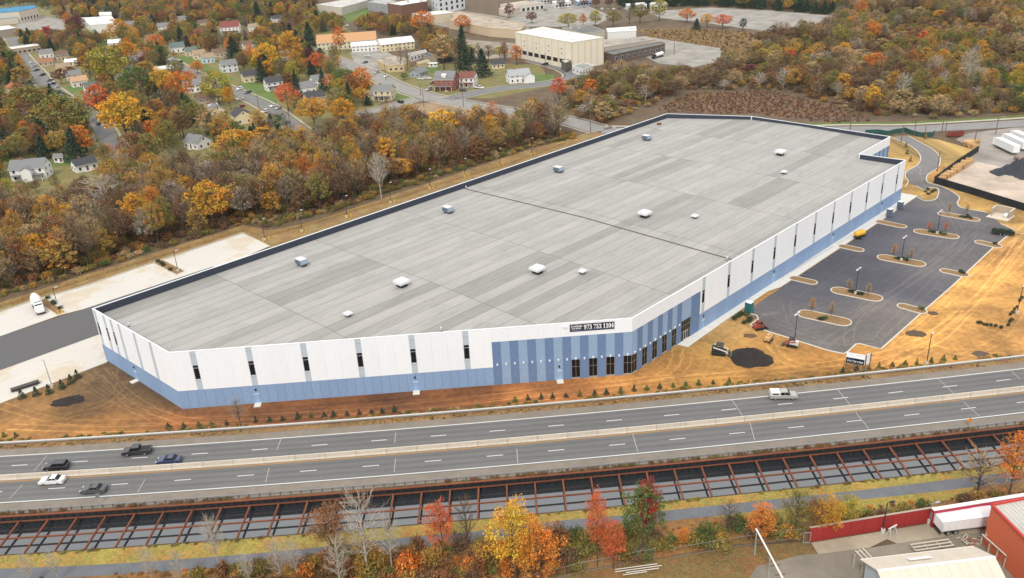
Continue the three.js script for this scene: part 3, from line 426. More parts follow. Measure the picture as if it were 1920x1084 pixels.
// roof plant: long hoods, square fans, small vents
{
  const turn = Math.atan2(-RV.z, RV.x), curbM = M([0.03, 0.03, 0.032]), hoodM = M([0.2, 0.25, 0.32], { rough: 0.5 }), capM = M([0.62, 0.63, 0.65], { rough: 0.5 }), lv = M([0.09, 0.12, 0.17], { rough: 0.6 });
  const roofAt = (px, py) => { let p = at(px, py, 12.9); for (let i = 0; i < 3; i++) p = at(px, py, roofY(toUV(p)[1])); return p; };
  const spots = [[567, 498, 'left end of the roof, nearest the dark parapet'], [841, 399, 'dark parapet, just left of the black joint line'], [1048, 323, 'dark parapet, past the black joint line'], [1213, 263, 'far corner of the roof by the dark parapet']];
  let h0;
  spots.forEach(([x, y, where], i) => {
    if (!i) {
      h0 = thing('hood_vent', '', 'roof vent', null, 0, 'long hood vents along the back of the roof');
      part('curb', all([bx(-1.35, 1.1, 0, 0.62, -0.75, 0.75)]), curbM, h0);
      const p = [[-1.75, 0.55], [1.35, 0.55], [1.75, 1.0], [1.05, 1.85], [-1.75, 1.85]], s = new THREE.Shape(p.map(q => new THREE.Vector2(...q))), g = new THREE.ExtrudeGeometry(s, { depth: 2.0, bevelEnabled: true, bevelSize: 0.04, bevelThickness: 0.04, bevelSegments: 1 }); g.translate(0, 0, -1.0);
      part('hood', g, hoodM, h0); part('top_plate', bx(-1.8, 1.04, 1.9, 1.95, -1.06, 1.06), capM, h0);
      for (let k = 0; k < 5; k++) part('louvre', bx(-1.6, 0.8, 0.75 + k * 0.2, 0.85 + k * 0.2, 1.05, 1.1), lv, h0);
    }
    const o = i ? copyOf(h0) : h0; o.position.copy(roofAt(x, y)); o.rotation.y = Math.atan2(RV.z, -RV.x); o.userData.label = 'grey louvred hood vent on the roof: ' + where;
  });
  const fans = [[754, 537, 1, 'large white roof fan nearest the front facade'], [1008, 512, 1, 'large white roof fan next to a small one, short of the joint line'], [1209, 407, 1, 'large white roof fan next to a small one, past the joint line'], [1463, 291, 1, 'large white roof fan farthest along the roof'],
    [653, 593, 0.55, 'small white roof fan near the front left corner'], [1092, 513, 0.55, 'small white roof fan right of a large one, short of the joint line'], [1303, 409, 0.55, 'small white roof fan right of a large one, past the joint line'], [1470, 326, 0.55, 'small white roof fan near the far right end']];
  let f0;
  fans.forEach(([x, y, k, label], i) => {
    if (!i) {
      f0 = thing('roof_fan', '', 'roof fan', null, 0, 'square roof fans');
      part('curb', all([bx(-0.95, 0.95, 0, 0.75, -0.95, 0.95)]), curbM, f0); part('neck', bx(-0.75, 0.75, 0.75, 1.0, -0.75, 0.75), lv, f0);
      const c = new THREE.CylinderGeometry(1.75, 2.2, 0.3, 4, 1); c.rotateY(Math.PI / 4); c.translate(0, 1.75, 0);
      part('cap', all([bx(-1.56, 1.56, 1.0, 1.6, -1.56, 1.56), c]), capM, f0);
    }
    const o = i ? copyOf(f0) : f0; o.position.copy(roofAt(x, y)); o.rotation.y = turn; o.scale.setScalar(k); o.userData.label = label;
  });
  let v0; [[827.5, 621, 'front edge of the roof above the facade'], [242, 612, 'left end of the roof'], [696, 411, 'dark parapet midway along the back'], [1363, 488, 'right end of the black joint line'], [874, 354, 'left end of the black joint line']].forEach(([x, y, w], i) => {
    if (!i) { v0 = thing('vent_pipe', '', 'vent pipe', null, 0, 'small vent pipes on the roof'); part('pipe', bar(V(0, 0, 0), V(0, 0.8, 0), 0.14), capM, v0); part('collar', bar(V(0, 0, 0), V(0, 0.12, 0), 0.34, 0.2, 8), curbM, v0); part('cowl', bar(V(0, 0.8, 0), V(0, 1.0, 0), 0.26, 0.16, 8), capM, v0); }
    const o = i ? copyOf(v0) : v0; o.position.copy(roofAt(x, y)); o.userData.label = 'small pale vent pipe on the roof, ' + w;
  });
  let d0; [[620, 436, 'first drain from the mixer truck end'], [786, 380, 'drain just left of the joint line'], [926, 331, 'drain past the joint line'], [417, 505, 'drain nearest the planted bed'], [201, 581, 'drain in the left corner']].forEach(([x, y, w], i) => {
    if (!i) { d0 = thing('roof_drain', '', 'roof drain', null, 0); for (const s of [-1, 1]) { const r = part('ring', bar(V(s * 0.6, 0, 0), V(s * 0.6, 0.14, 0), 0.42, 0.3, 10), M([0.33, 0.13, 0.1]), d0); part('dome', bar(V(s * 0.6, 0.14, 0), V(s * 0.6, 0.34, 0), 0.22, 0.08, 8), curbM, r); } }
    const o = i ? copyOf(d0) : d0; o.position.copy(roofAt(x, y)); o.rotation.y = turn; o.userData.label = 'small red roof drains by the parapet, ' + w;
  });
  const bk = thing('tool_bin', 'small rusty red bin left on the far end of the warehouse roof', 'bin', roofAt(1236, 234), 0.4);
  part('bin', all([bx(-0.8, 0.8, 0.1, 0.7, -0.5, 0.5), bx(-0.85, 0.85, 0.66, 0.76, -0.55, 0.55)]), M([0.22, 0.06, 0.04]), bk); part('skid', all([bx(-0.8, 0.8, 0, 0.1, -0.4, -0.3), bx(-0.8, 0.8, 0, 0.1, 0.3, 0.4)]), TIMBER, bk);
}
// lettering
function canvasTex(w, h, draw) { const c = document.createElement('canvas'); c.width = w; c.height = h; draw(c.getContext('2d'), w, h); const t = new THREE.CanvasTexture(c); t.colorSpace = THREE.SRGBColorSpace; t.anisotropy = 8; return t; }
const printed = t => new THREE.MeshStandardMaterial({ map: t, roughness: 0.6 });
const bannerTex = canvasTex(2048, 330, (c, w, h) => {
  c.fillStyle = '#141c33'; c.fillRect(0, 0, w, h); c.fillStyle = '#fff'; c.textBaseline = 'middle';
  c.font = 'bold 118px serif'; c.fillText('Available', 34, 84, 545); c.font = 'bold 92px serif'; c.fillText('± 341,640 SF', 34, 190, 500);
  c.font = 'bold 285px serif'; c.fillText('973 753 1104', 640, 150, 1385);
  c.fillStyle = '#aeb6cc'; c.fillRect(40, 268, 560, 12); c.fillRect(660, 268, 1330, 8);
});
{
  const e = EG[1], tl = onEdge(e, 1068, 609), tr = onEdge(e, 1152, 603.5), bl = onEdge(e, 1068, 622.5), s0 = tl[0], s1 = tr[0], y1 = tl[1], y0 = bl[1];
  const b = thing('banner', 'dark blue banner with a white phone number on the warehouse front', 'banner', e.p.clone().addScaledVector(e.d, (s0 + s1) / 2).addScaledVector(e.n, 0.06).setY((y0 + y1) / 2), e.turn);
  part('backing', bx(-(s1 - s0) / 2, (s1 - s0) / 2, -(y1 - y0) / 2, (y1 - y0) / 2, -0.05, 0.02), M(C.dark), b);
  const f = part('print', new THREE.PlaneGeometry(s1 - s0 - 0.02, y1 - y0 - 0.02), printed(bannerTex), b); f.position.z = 0.028;
  const q = onEdge(e, 1053, 611), r = onEdge(e, 1067, 623), W = r[0] - q[0], Hh = q[1] - r[1];
  const lg = thing('logo_sign', 'small white logo sign with grey lines left of the blue banner', 'sign', e.p.clone().addScaledVector(e.d, (q[0] + r[0]) / 2).addScaledVector(e.n, 0.06).setY((q[1] + r[1]) / 2), e.turn);
  part('board', bx(-W / 2, W / 2, -Hh / 2, Hh / 2, -0.05, 0.02), WHITE[0], lg);
  const t = canvasTex(256, 256, (c, w, h) => { c.fillStyle = '#f4f4f5'; c.fillRect(0, 0, w, h); c.fillStyle = '#b9bcc4'; for (const y of [40, 88, 148, 190]) c.fillRect(24, y, 208, y < 100 ? 22 : 14); c.fillStyle = '#8f94a0'; c.fillRect(24, 118, 208, 8); });
  part('print', new THREE.PlaneGeometry(W - 0.02, Hh - 0.02), printed(t), lg).position.z = 0.028;
}
// ---------------------------------------------------------------- the town behind: ground, roads, lots
const clear = [];                                   // things that trees must not stand in: {poly} or {line, w}
const roadM = M([0.20, 0.195, 0.19], { t: 'speck' });
function road(list, w, label, m = roadM, y = 0.09) { const l = curve(list, 8); clear.push({ line: l, w: w / 2 + 1.5 }); struct('road', ribbon(l, -w / 2, w / 2, y), m, label); struct('pavement', mergeGeometries([ribbon(l, -w / 2 - 2.2, -w / 2 - 0.9, y + 0.03), ribbon(l, w / 2 + 0.9, w / 2 + 2.2, y + 0.03)]), M([0.42, 0.38, 0.32], { t: 'speck' }), 'pale pavements along the ' + label); return l; }
function lot(name, list, m, label, y = 0.06, keep = true) { const p = pts(list); if (keep) clear.push({ poly: p }); return struct(name, sheet(p, y), m, label); }
const LAWN = M([0.14, 0.21, 0.035], { t: 'grass' }), DRYLAWN = M([0.26, 0.215, 0.075], { t: 'grass' }), LOTM = M([0.34, 0.315, 0.28], { t: 'patch' }), SCRUB = M([0.24, 0.135, 0.07], { t: 'litter' });
lot('lawn', [[-260, 300], [-400, 20], [0, -20], [560, -20], [660, 60], [720, 110], [770, 150], [700, 205], [640, 232], [480, 300], [330, 305], [250, 345], [100, 385], [-100, 390]], DRYLAWN, 'mixed green and tan gardens of the housing streets', 0.02, false);
lot('lawn', [[800, 120], [1010, 120], [1040, 160], [920, 185], [770, 180], [690, 140]], DRYLAWN, 'gardens round the brick house', 0.022, false);
for (const [p, l] of [[[[122, 161], [150, 159], [162, 171], [132, 176]], 'bright green lawn in front of the peach roofed house'], [[[448, 158], [478, 152], [532, 186], [512, 196], [475, 180]], 'bright green lawn beside the second street'], [[[330, 108], [356, 104], [440, 150], [420, 152]], 'green lawns in front of the pale houses'], [[[797, 118], [825, 118], [825, 138], [798, 136]], 'green lawn behind the brick house'], [[[733, 175], [770, 165], [790, 178], [760, 190], [735, 186]], 'green lawn beside the cream house'], [[[978, 140], [1040, 139], [1038, 153], [985, 157]], 'green lawn beside the white corner house'], [[[155, 68], [200, 68], [198, 84], [158, 82]], 'green lawn before the white warehouse'], [[[640, 15], [680, 10], [700, 28], [640, 45]], 'green lawn before the far buildings'], [[[270, 210], [312, 208], [315, 225], [282, 228]], 'green back garden with a fence'], [[[92, 296], [150, 290], [150, 310], [96, 312]], 'yellow green lawn beside the grey roofed house']]) struct('lawn', sheet(pts(p), 0.05), LAWN, l);
road([[20, 70], [45, 110], [72, 140], [85, 158], [130, 192], [186, 232], [208, 268], [235, 290], [262, 312]], 9, 'left housing street');
road([[318, 112], [345, 130], [400, 155], [455, 178], [500, 200], [555, 240], [575, 256]], 8.5, 'second housing street');
road([[470, 62], [560, 88], [600, 102], [650, 120], [700, 140], [740, 160], [800, 180], [860, 193], [930, 205], [1010, 216], [1070, 228], [1130, 245]], 12, 'main road through the junction', M([0.30, 0.285, 0.265], { t: 'speck' }));
road([[790, 184], [745, 196], [700, 208], [660, 216]], 8, 'side road left of the junction', M([0.30, 0.285, 0.265], { t: 'speck' }), 0.12);
road([[840, 187], [880, 177], [940, 166], [1000, 160], [1050, 152], [1075, 144], [1060, 130], [1000, 113]], 10, 'road past the brick house to the cream block', M([0.20, 0.2, 0.205], { t: 'speck' }), 0.12);
{ const l = [at(1130, 245), V(75, 0, -378), V(110, 0, -368), at(1590, 243), at(1700, 243), at(1800, 238), at(1920, 231), at(2040, 222)].map(p => p); const c = curve(l, 8); clear.push({ line: c, w: 8 }); struct('road', ribbon(c, -5.5, 5.5, 0.09), M([0.27, 0.26, 0.255], { t: 'speck' }), 'grey road behind the warehouse'); struct('pavement', ribbon(c, -9.4, -7.2, 0.12), M([0.52, 0.47, 0.39], { t: 'speck' }), 'pale pavement behind the far road'); struct('grass_verge', ribbon(c.slice(20), -13, -9.4, 0.08), LAWN, 'green verge behind the far road'); }
lot('car_park', [[945, 52], [960, 28], [1010, 6], [1100, 10], [1150, 32], [1120, 46], [1050, 50], [985, 50]], LOTM, 'wide pale car park at the top of the picture');
lot('car_park', [[1215, 22], [1330, 14], [1450, 20], [1562, 30], [1548, 46], [1430, 58], [1330, 44], [1240, 34]], LOTM, 'pale car park beyond the autumn trees');
lot('car_park', [[1218, 70], [1353, 91], [1349, 116], [1300, 126], [1236, 119], [1212, 108]], LOTM, 'faded car park beside the old industrial building');
lot('car_park', [[870, 74], [975, 82], [975, 108], [900, 112], [858, 96]], M([0.32, 0.27, 0.21], { t: 'patch' }), 'worn tan lot behind the dark firs');
lot('car_park', [[760, 34], [852, 18], [1000, 40], [985, 64], [905, 66], [840, 52]], M([0.30, 0.265, 0.22], { t: 'patch' }), 'worn paving round the tan strip building', 0.05, false);
lot('car_park', [[655, 98], [720, 94], [760, 118], [705, 134], [668, 122]], LOTM, 'small grey lot beside the tan shop');
lot('car_park', [[25, 50], [70, 28], [130, 38], [128, 58], [60, 62]], LOTM, 'pale yard in front of the blue roofed building');
lot('field', [[1225, 206], [1290, 176], [1440, 170], [1600, 206], [1572, 236], [1420, 214], [1250, 211]], SCRUB, 'brown scrub field behind the warehouse', 0.04, false);
lot('field', [[1190, 55], [1300, 52], [1460, 66], [1470, 96], [1420, 125], [1356, 118], [1352, 92], [1220, 70]], M([0.30, 0.19, 0.075], { t: 'litter' }), 'golden brown scrub beyond the faded car park', 0.04, false);
lot('dirt_patch', [[765, 196], [830, 190], [895, 203], [940, 208], [900, 226], [780, 214]], M([0.34, 0.23, 0.13], { t: 'patch' }), 'bare brown ground below the junction', 0.07, false);
lot('gravel_yard', [[1752, 341], [1836, 284], [1792, 262], [1815, 250], [1900, 240], [2060, 230], [2060, 450], [1960, 409]], M([0.34, 0.30, 0.27], { t: 'patch' }), 'gravel yard beyond the black fence', 0.09);
lot('mud', [[1775, 338], [1832, 304], [1900, 318], [2000, 345], [2000, 418], [1920, 392]], M([0.58, 0.47, 0.38], { t: 'patch' }), 'pale churned mud inside the black fence', 0.12, false);

// ---------------------------------------------------------------- buildings
const WIN = M([0.02, 0.025, 0.03], { rough: 0.2 }), TRIM = M([0.7, 0.7, 0.69]);
function winPart(parent, x, y, z, w, h, turn = 0) { // window with its frame and pane, facing +z turned by turn
  const g = part('window', bx(-w / 2 - 0.1, w / 2 + 0.1, -h / 2 - 0.1, h / 2 + 0.1, -0.04, 0.05), TRIM, parent); g.position.set(x, y, z); g.rotation.y = turn;
  part('pane', bx(-w / 2, w / 2, -h / 2, h / 2, 0.052, 0.062), WIN, g); return g;
}
function house(label, px, py, L, W, H, ang, wall, roof, o = {}) {   // ridge along local x; ang in degrees
  const t = thing(o.name || 'house', label, o.cat || 'house', at(px, py), ang * Math.PI / 180, o.group);
  const rise = W / 2 * (o.pitch ?? 0.62), hw = W / 2, hl = L / 2, wm = M(wall), rm = M(roof, { t: 'rough' });
  part('wall', all([prism([[-hw, 0], [-hw, H], [0, H + rise], [hw, H], [hw, 0]], -hl, hl)]), wm, t);
  const sl = Math.hypot(hw, rise), k = 0.45 / sl, ov = 0.35, y = 0.16;
  const slab = s => prism([[0, H + rise + 0.02], [s * hw * (1 + k), H - rise * k + 0.02], [s * hw * (1 + k), H - rise * k + y], [0, H + rise + y + 0.03]].map(q => s > 0 ? q : q).slice(), -hl - ov, hl + ov);
  const rp = part('roof', all([slab(1), slab(-1)]), rm, t);
  part('eaves', all([bx(-hl - ov, hl + ov, H - rise * k - 0.14, H - rise * k + 0.02, hw * (1 + k) - 0.03, hw * (1 + k) + 0.05), bx(-hl - ov, hl + ov, H - rise * k - 0.14, H - rise * k + 0.02, -hw * (1 + k) - 0.05, -hw * (1 + k) + 0.03)]), TRIM, t);
  if (o.chimney !== 0) part('chimney', bx(-hl * 0.4, -hl * 0.4 + 0.7, H, H + rise + 0.9, -0.35, 0.35), M([0.26, 0.12, 0.09]), rp);
  const fl = H > 4.4 ? [1.45, 4.1] : [1.45];
  for (const yy of fl) for (const s of [-1, 1]) {
    const n = Math.max(2, Math.round(L / 3.2)); for (let i = 0; i < n; i++) { const x = (i + 0.5) / n * L - hl; if (!(yy < 2 && i === (n >> 1))) winPart(t, x, yy + 0.1, s * (hw + 0.01), 0.95, 1.25, s > 0 ? 0 : Math.PI); }
    for (const z of [-hw * 0.5, hw * 0.5]) winPart(t, s * (hl + 0.01), yy + 0.1, z, 0.95, 1.25, s * Math.PI / 2);
  }
  for (const s of [-1, 1]) winPart(t, s * (hl + 0.01), H + rise * 0.42, 0, 0.8, 0.9, s * Math.PI / 2);
  const n = Math.max(2, Math.round(L / 3.2)), dx = ((n >> 1) + 0.5) / n * L - hl;
  for (const s of [-1, 1]) { const d = part('door', bx(dx - 0.5, dx + 0.5, 0.3, 2.35, s * (hw + 0.01), s * (hw + 0.09)), M(o.door || [0.16, 0.06, 0.04]), t); part('handle', bx(dx + 0.3, dx + 0.4, 1.25, 1.35, s * (hw + 0.09), s * (hw + 0.16)), GALV, d); }
  part('step', bx(dx - 1.2, dx + 1.2, 0, 0.3, hw + 0.01, hw + 1.3), M(C.conc), t);
  if (o.wing) { const [wx, wz, wl, ww, wh, wa] = o.wing, g = new THREE.Group(); g.name = 'wing'; t.add(g); g.position.set(wx, 0, wz); g.rotation.y = (wa || 0) * Math.PI / 180; const r2 = ww / 2 * 0.6; part('wall', all([prism([[-ww / 2, 0], [-ww / 2, wh], [0, wh + r2], [ww / 2, wh], [ww / 2, 0]], -wl / 2, wl / 2)]), wm, g); part('roof', all([1, -1].map(s => prism([[0, wh + r2 + 0.02], [s * (ww / 2 + 0.4), wh - 0.24], [s * (ww / 2 + 0.4), wh - 0.08], [0, wh + r2 + 0.2]], -wl / 2 - 0.3, wl / 2 + 0.3))), rm, g); winPart(g, 0, wh * 0.45, ww / 2 + 0.01, 1.2, 1.2); winPart(g, wl / 2 + 0.01, wh * 0.45, 0, 1.4, 1.2, Math.PI / 2); }
  if (o.porch) { part('porch_roof', all([bx(-hl * 0.9, hl * 0.9, 2.7, 2.86, hw + 0.02, hw + 2.4)]), rm, t); for (const x of [-hl * 0.86, -hl * 0.3, hl * 0.3, hl * 0.86]) part('porch_post', bx(x - 0.09, x + 0.09, 0, 2.7, hw + 2.15, hw + 2.33), TRIM, t); }
  const p = t.position, c = Math.cos(t.rotation.y), s = Math.sin(t.rotation.y), A = hl + 1.5, B = hw + 1.5;
  clear.push({ poly: [[-A, -B], [A, -B], [A, B], [-A, B]].map(([x, z]) => V(p.x + x * c + z * s, 0, p.z - x * s + z * c)), top: H + rise, keep: o.keep ?? 1 });
  return t;
}
function blockOf(name, label, cat, list, h, wall, roof, o = {}) {   // flat roofed building from the corners of its roof in the photograph
  const p = list.map(q => Array.isArray(q) ? at(q[0], q[1], h).setY(0) : q), c = p.reduce((a, b) => a.add(b), V(0, 0, 0)).multiplyScalar(1 / p.length);
  const area = p.reduce((a, q, i) => { const r = p[(i + 1) % p.length]; return a + q.x * r.z - r.x * q.z; }, 0); if (area < 0) p.reverse();
  const t = thing(name, label, cat, c), loc = p.map(q => q.clone().sub(c)), wm = M(wall, { t: 'rough' }), gs = [], trim = [];
  const shape = new THREE.Shape(loc.map(q => new THREE.Vector2(q.x, -q.z))), g = new THREE.ExtrudeGeometry(shape, { depth: h - 0.35, bevelEnabled: false }); g.rotateX(-Math.PI / 2);
  part('wall', all([g]), wm, t);
  const rg = new THREE.ShapeGeometry(shape); rg.rotateX(-Math.PI / 2); rg.translate(0, h - 0.32, 0); part('roof', uvm(rg), M(roof, { t: 'patch', rough: 0.8 }), t);
  loc.forEach((a, i) => { const b = loc[(i + 1) % loc.length], d = b.clone().sub(a), L = d.length(); d.normalize(); trim.push(sbar(a.clone().setY(h - 0.17), b.clone().setY(h - 0.17), 0.36, 0.34 + 0.004 * (i % 3))); });
  part('parapet', all(trim), M(o.trim || wall), t);
  if (o.windows) for (const [ei, n, y, w, hh, s0 = 0, s1 = 1] of o.windows) { const a = loc[ei % loc.length], b = loc[(ei + 1) % loc.length], d = b.clone().sub(a), L = d.length(); d.normalize(); const nn = V(d.z, 0, -d.x); const out = nn.dot(a) > 0 ? nn : nn.negate(), turn = Math.atan2(out.x, out.z); for (let i = 0; i < n; i++) { const s = L * lerp(s0, s1, (i + 0.5) / n), q = a.clone().addScaledVector(d, s).addScaledVector(out, 0.03); winPart(t, q.x, y, q.z, w, hh, turn); } }
  if (o.units) { const R = rng(Math.round(c.x * 7 + c.z)); for (let i = 0; i < o.units; i++) { const a = R(), b = R() * (1 - a) , q = loc[0].clone().multiplyScalar(0.75 * a).addScaledVector(loc[2], 0.75 * b); const u = part('roof_unit', all([bx(-1, 1, 0, 1.1, -0.8, 0.8), bx(-1.1, 1.1, 1.1, 1.2, -0.9, 0.9)]), i % 2 ? GALV : M([0.5, 0.48, 0.45]), t); u.position.copy(q).setY(h - 0.3); u.rotation.y = R() * 3; } }
  clear.push({ poly: p.map(q => c.clone().lerp(q, 1.04)), top: h, keep: o.keep ?? 1 }); return t;
}
const S1 = -57.7, S2 = -62.8, GR = { grey: [0.20, 0.205, 0.21], dk: [0.055, 0.055, 0.065], brown: [0.16, 0.10, 0.07], green: [0.12, 0.16, 0.15], red: [0.2, 0.07, 0.05], tan: [0.33, 0.24, 0.16], peach: [0.5, 0.3, 0.18], white: [0.75, 0.74, 0.73] };
const W = { white: [0.74, 0.74, 0.73], cream: [0.66, 0.56, 0.37], peach: [0.66, 0.47, 0.33], tan: [0.46, 0.37, 0.27], blue: [0.46, 0.6, 0.66], grey: [0.3, 0.35, 0.38], brick: [0.27, 0.085, 0.05], yellow: [0.62, 0.5, 0.22] };
// nearest houses at the wood's edge
house('white house with grey gabled roof and porch, nearest on the far left', 62, 333, 14, 9, 5.4, 8, W.white, GR.grey, { porch: 1, wing: [0.5, 4.5, 6, 4, 5.2, 90] });
house('tiny white garden shed right of the white house with grey gables', 113, 303, 4, 3.4, 2.6, 8, W.white, GR.grey, { chimney: 0, name: 'shed', cat: 'shed' });
house('small white house with slate roof at the lower end of the left street', 160, 318, 9, 7, 3.2, 42, W.white, GR.dk);
house('white house half hidden among bare trees in the wood', 372, 276, 10, 8, 3.6, -35, W.white, GR.grey);
house('white gabled house with dark roof and dormers on the bright lawn', 514, 168, 10, 8.5, 5.2, S2 + 90, W.white, GR.dk, { porch: 1 });
house('tall peach two storey house with dark roof above the wood', 591, 200, 10, 8.5, 6.0, S2 + 90, W.peach, GR.dk);
house('grey roofed white house just behind the tall peach house', 574, 174, 11, 8, 4.2, S2 + 90, W.white, GR.grey);
house('cream two storey house with grey roof near the junction', 722, 186, 10.5, 8.5, 5.6, -12, W.cream, GR.grey, { wing: [-8, 1, 6, 6, 3.2, 0], porch: 1 });
// brick house at the junction
{
  const t = house('red brick house with a grey hipped roof at the junction', 838, 167, 12, 11, 6.6, -14, W.brick, GR.grey, { pitch: 0.7, porch: 1 });
  part('dormer', all([bx(-1.2, 1.2, 7.2, 8.8, 2.2, 4.6), prism([[1.8, 8.8], [4.8, 8.8], [3.3, 9.6]], -1.4, 1.4)]), TRIM, t);
}
house('white house with brown red roof right of the brick house', 879, 161, 9, 9, 5.6, -14, W.white, GR.red, { porch: 1 });
house('blue grey bungalow behind the bare tree near the junction', 786, 143, 9, 7.5, 3.4, 60, W.grey, GR.grey);
house('white corner house with pale grey roof below the cream block', 972, 153, 13, 9, 4.6, 14, W.white, [0.36, 0.37, 0.38], { wing: [5, 4.5, 7, 6, 4, 90] });
house('dark roofed garage behind the firs', 934, 127, 8, 6.5, 2.8, 5, W.cream, GR.dk, { chimney: 0, name: 'garage', cat: 'garage' });
house('cream gabled house with dark roof at the bend of the second street', 455, 229, 11, 9, 4.4, S2, W.cream, GR.dk);
house('small grey roofed house beside the cream gabled one', 407, 214, 9, 7, 3.2, S2, W.cream, GR.grey);
house('tan gabled house below the orange trees', 388, 198, 10, 8.5, 4.8, S2 + 90, W.tan, GR.brown);
house('white gabled house behind the orange trees', 360, 172, 9, 8, 4.6, S2 + 90, W.white, GR.grey);
house('cream house with dark brown roof at the top of the lawn', 470, 152, 10, 8.5, 4.2, S2 + 90, W.cream, GR.dk);
house('pale blue white house with two gable windows on the second street', 430, 134, 11, 8.5, 5.4, S2 + 90, [0.62, 0.68, 0.7], GR.grey);
house('light teal fronted house on the second street', 390, 117, 9, 8, 4.2, S2 + 90, W.blue, GR.tan);
house('tan roofed house between the teal and the green roofed houses', 374, 110, 9, 8, 4.2, S2 + 90, W.cream, GR.tan);
house('dark green roofed house on the second street', 359, 104, 9, 8, 4, S2 + 90, W.cream, GR.green);
house('brown roofed house right of the teal fronted house', 414, 106, 12, 8, 3.6, 10, W.tan, GR.brown);
house('white house with broad grey green roof at the top of the second street', 333, 97, 11, 10, 4.4, S2 + 90, W.white, GR.green);
house('white house with grey roofs high among the trees', 308, 58, 11, 9, 4.8, 20, W.white, GR.grey);
house('tan house behind the orange tree', 285, 84, 10, 9, 5.4, 30, W.tan, GR.brown);
house('grey roofed house left of the second street', 258, 112, 11, 8, 3.6, 20, W.grey, [0.16, 0.15, 0.17]);
house('red roofed mansion with white dormers among the far trees', 434, 62, 17, 12, 6.2, 6, W.white, [0.22, 0.06, 0.05], { porch: 1, pitch: 0.75 });
for (const [x, y, wl, rf, l] of [[345, 42, W.white, GR.grey, 'small white house high up left of the red roofed mansion'], [382, 50, W.cream, GR.brown, 'small cream house just left of the red roofed mansion'], [520, 42, W.white, GR.dk, 'small dark roofed white house right of the high dark spruce'], [246, 52, W.tan, GR.grey, 'small tan house right of the white warehouse'], [468, 92, W.white, GR.brown, 'white brown roofed house behind the second street trees'], [540, 112, W.cream, GR.grey, 'cream grey roofed house behind the golden tree'], [196, 108, W.white, GR.dk, 'white dark roofed house behind the yellow green tree'], [88, 108, W.white, GR.grey, 'white grey roofed house near the head of the left street'], [232, 142, W.grey, GR.dk, 'grey dark roofed house behind the dark green round tree'], [600, 160, W.white, GR.grey, 'white house between the slim spruces']]) house(l, x, y, 10, 8, 4.2, x < 240 ? S1 + 90 : S2 + 90, wl, rf);
house('white cottage right of the red roofed mansion', 476, 58, 9, 8, 4.2, 25, W.white, GR.tan);
house('peach and grey roofed house on the left street', 150, 161, 10, 8, 4, S1 + 90, [0.7, 0.66, 0.6], GR.peach);
house('white house with grey roof just above the peach roofed one', 140, 150, 9, 8, 4.2, S1 + 90, W.white, GR.grey);
house('green grey roofed house behind the red maple', 176, 174, 10, 9, 4.2, S1 + 90, W.white, GR.green);
house('yellow gabled house on the left street', 120, 136, 9, 8, 4.4, S1 + 90, W.yellow, GR.tan);
house('brown roofed brick house at the top of the left street', 118, 113, 9, 8, 4.6, S1 + 90, W.tan, GR.brown);
house('small house with white roof above the yellow gabled one', 136, 122, 9, 6, 3, 8, W.cream, GR.white);
house('orange roofed bungalow along the left street', 90, 122, 11, 8, 3, 8, W.tan, [0.3, 0.14, 0.07]);
house('pinkish white house behind the golden tree', 218, 88, 11, 8, 4, 14, [0.68, 0.6, 0.57], GR.white);
house('house with an orange wall at the left edge of the left street', 27, 172, 9, 8, 3.4, S1, W.cream, [0.35, 0.13, 0.06]);
house('low white house deep among the left trees', 105, 245, 10, 7, 3, 10, W.white, GR.grey, { keep: 0 });
// far and large buildings
{
  const b = blockOf('warehouse', 'white warehouse with a white roof beside the maroon tree', 'warehouse', [[152, 33], [208, 30], [222, 43], [170, 47]], 8, W.white, W.white, { windows: [[2, 4, 2, 1.2, 1.4]] });
  blockOf('office', 'small white upper block behind the white warehouse', 'office', [[185, 23], [208, 22], [209, 27], [186, 28]], 9, W.white, W.white, { windows: [[2, 3, 5, 1.6, 1.4]] });
  blockOf('shop', 'long low building with a white roof at the head of the left street', 'shop', [[15, 88], [68, 81], [75, 85], [22, 92]], 5, W.tan, W.white, { windows: [[2, 6, 2, 2.2, 1.6]] });
  blockOf('warehouse', 'low white roofed warehouse at the left edge', 'warehouse', [[-40, 52], [16, 47], [31, 52], [-20, 60]], 7, [0.4, 0.34, 0.3], W.white);
  const g = blockOf('sports_hall', 'large pale hall with a bright blue roof at the top left', 'hall', [[-60, 22], [62, 9], [69, 14], [34, 21], [-30, 26]], 13, [0.66, 0.58, 0.48], [0.035, 0.24, 0.42], { windows: [[2, 6, 4, 2.4, 3]], trim: [0.03, 0.2, 0.36] });
  blockOf('sports_hall', 'lower wing with a bright blue roof in front of the pale hall', 'hall', [[-60, 28], [14, 24], [32, 32], [-30, 38]], 7, [0.62, 0.56, 0.48], [0.035, 0.26, 0.44], { trim: [0.03, 0.22, 0.38] });
  blockOf('garage', 'flat white roofed garage between the yellow and orange trees', 'garage', [[287, 125], [322, 121], [328, 128], [295, 132]], 3.4, W.tan, W.white);
  blockOf('shed', 'small flat white roofed shed beside the tan gabled house', 'shed', [[389, 196], [405, 192], [409, 196], [394, 200]], 2.6, W.white, W.white);
}
house('long tan gabled hall with a pale orange roof', 652, 88, 46, 20, 5.6, 8, [0.6, 0.57, 0.45], [0.52, 0.29, 0.14], { pitch: 0.5, chimney: 0, name: 'hall', cat: 'hall' });
house('cream walled hall with a white gabled roof beside the lot', 742, 92, 26, 17, 5.5, 20, W.cream, W.white, { pitch: 0.35, chimney: 0, name: 'hall', cat: 'hall' });
house('low white roofed hall in front of the tan gabled hall', 690, 94, 24, 14, 4.5, 8, W.white, W.white, { pitch: 0.3, chimney: 0, name: 'hall', cat: 'hall' });
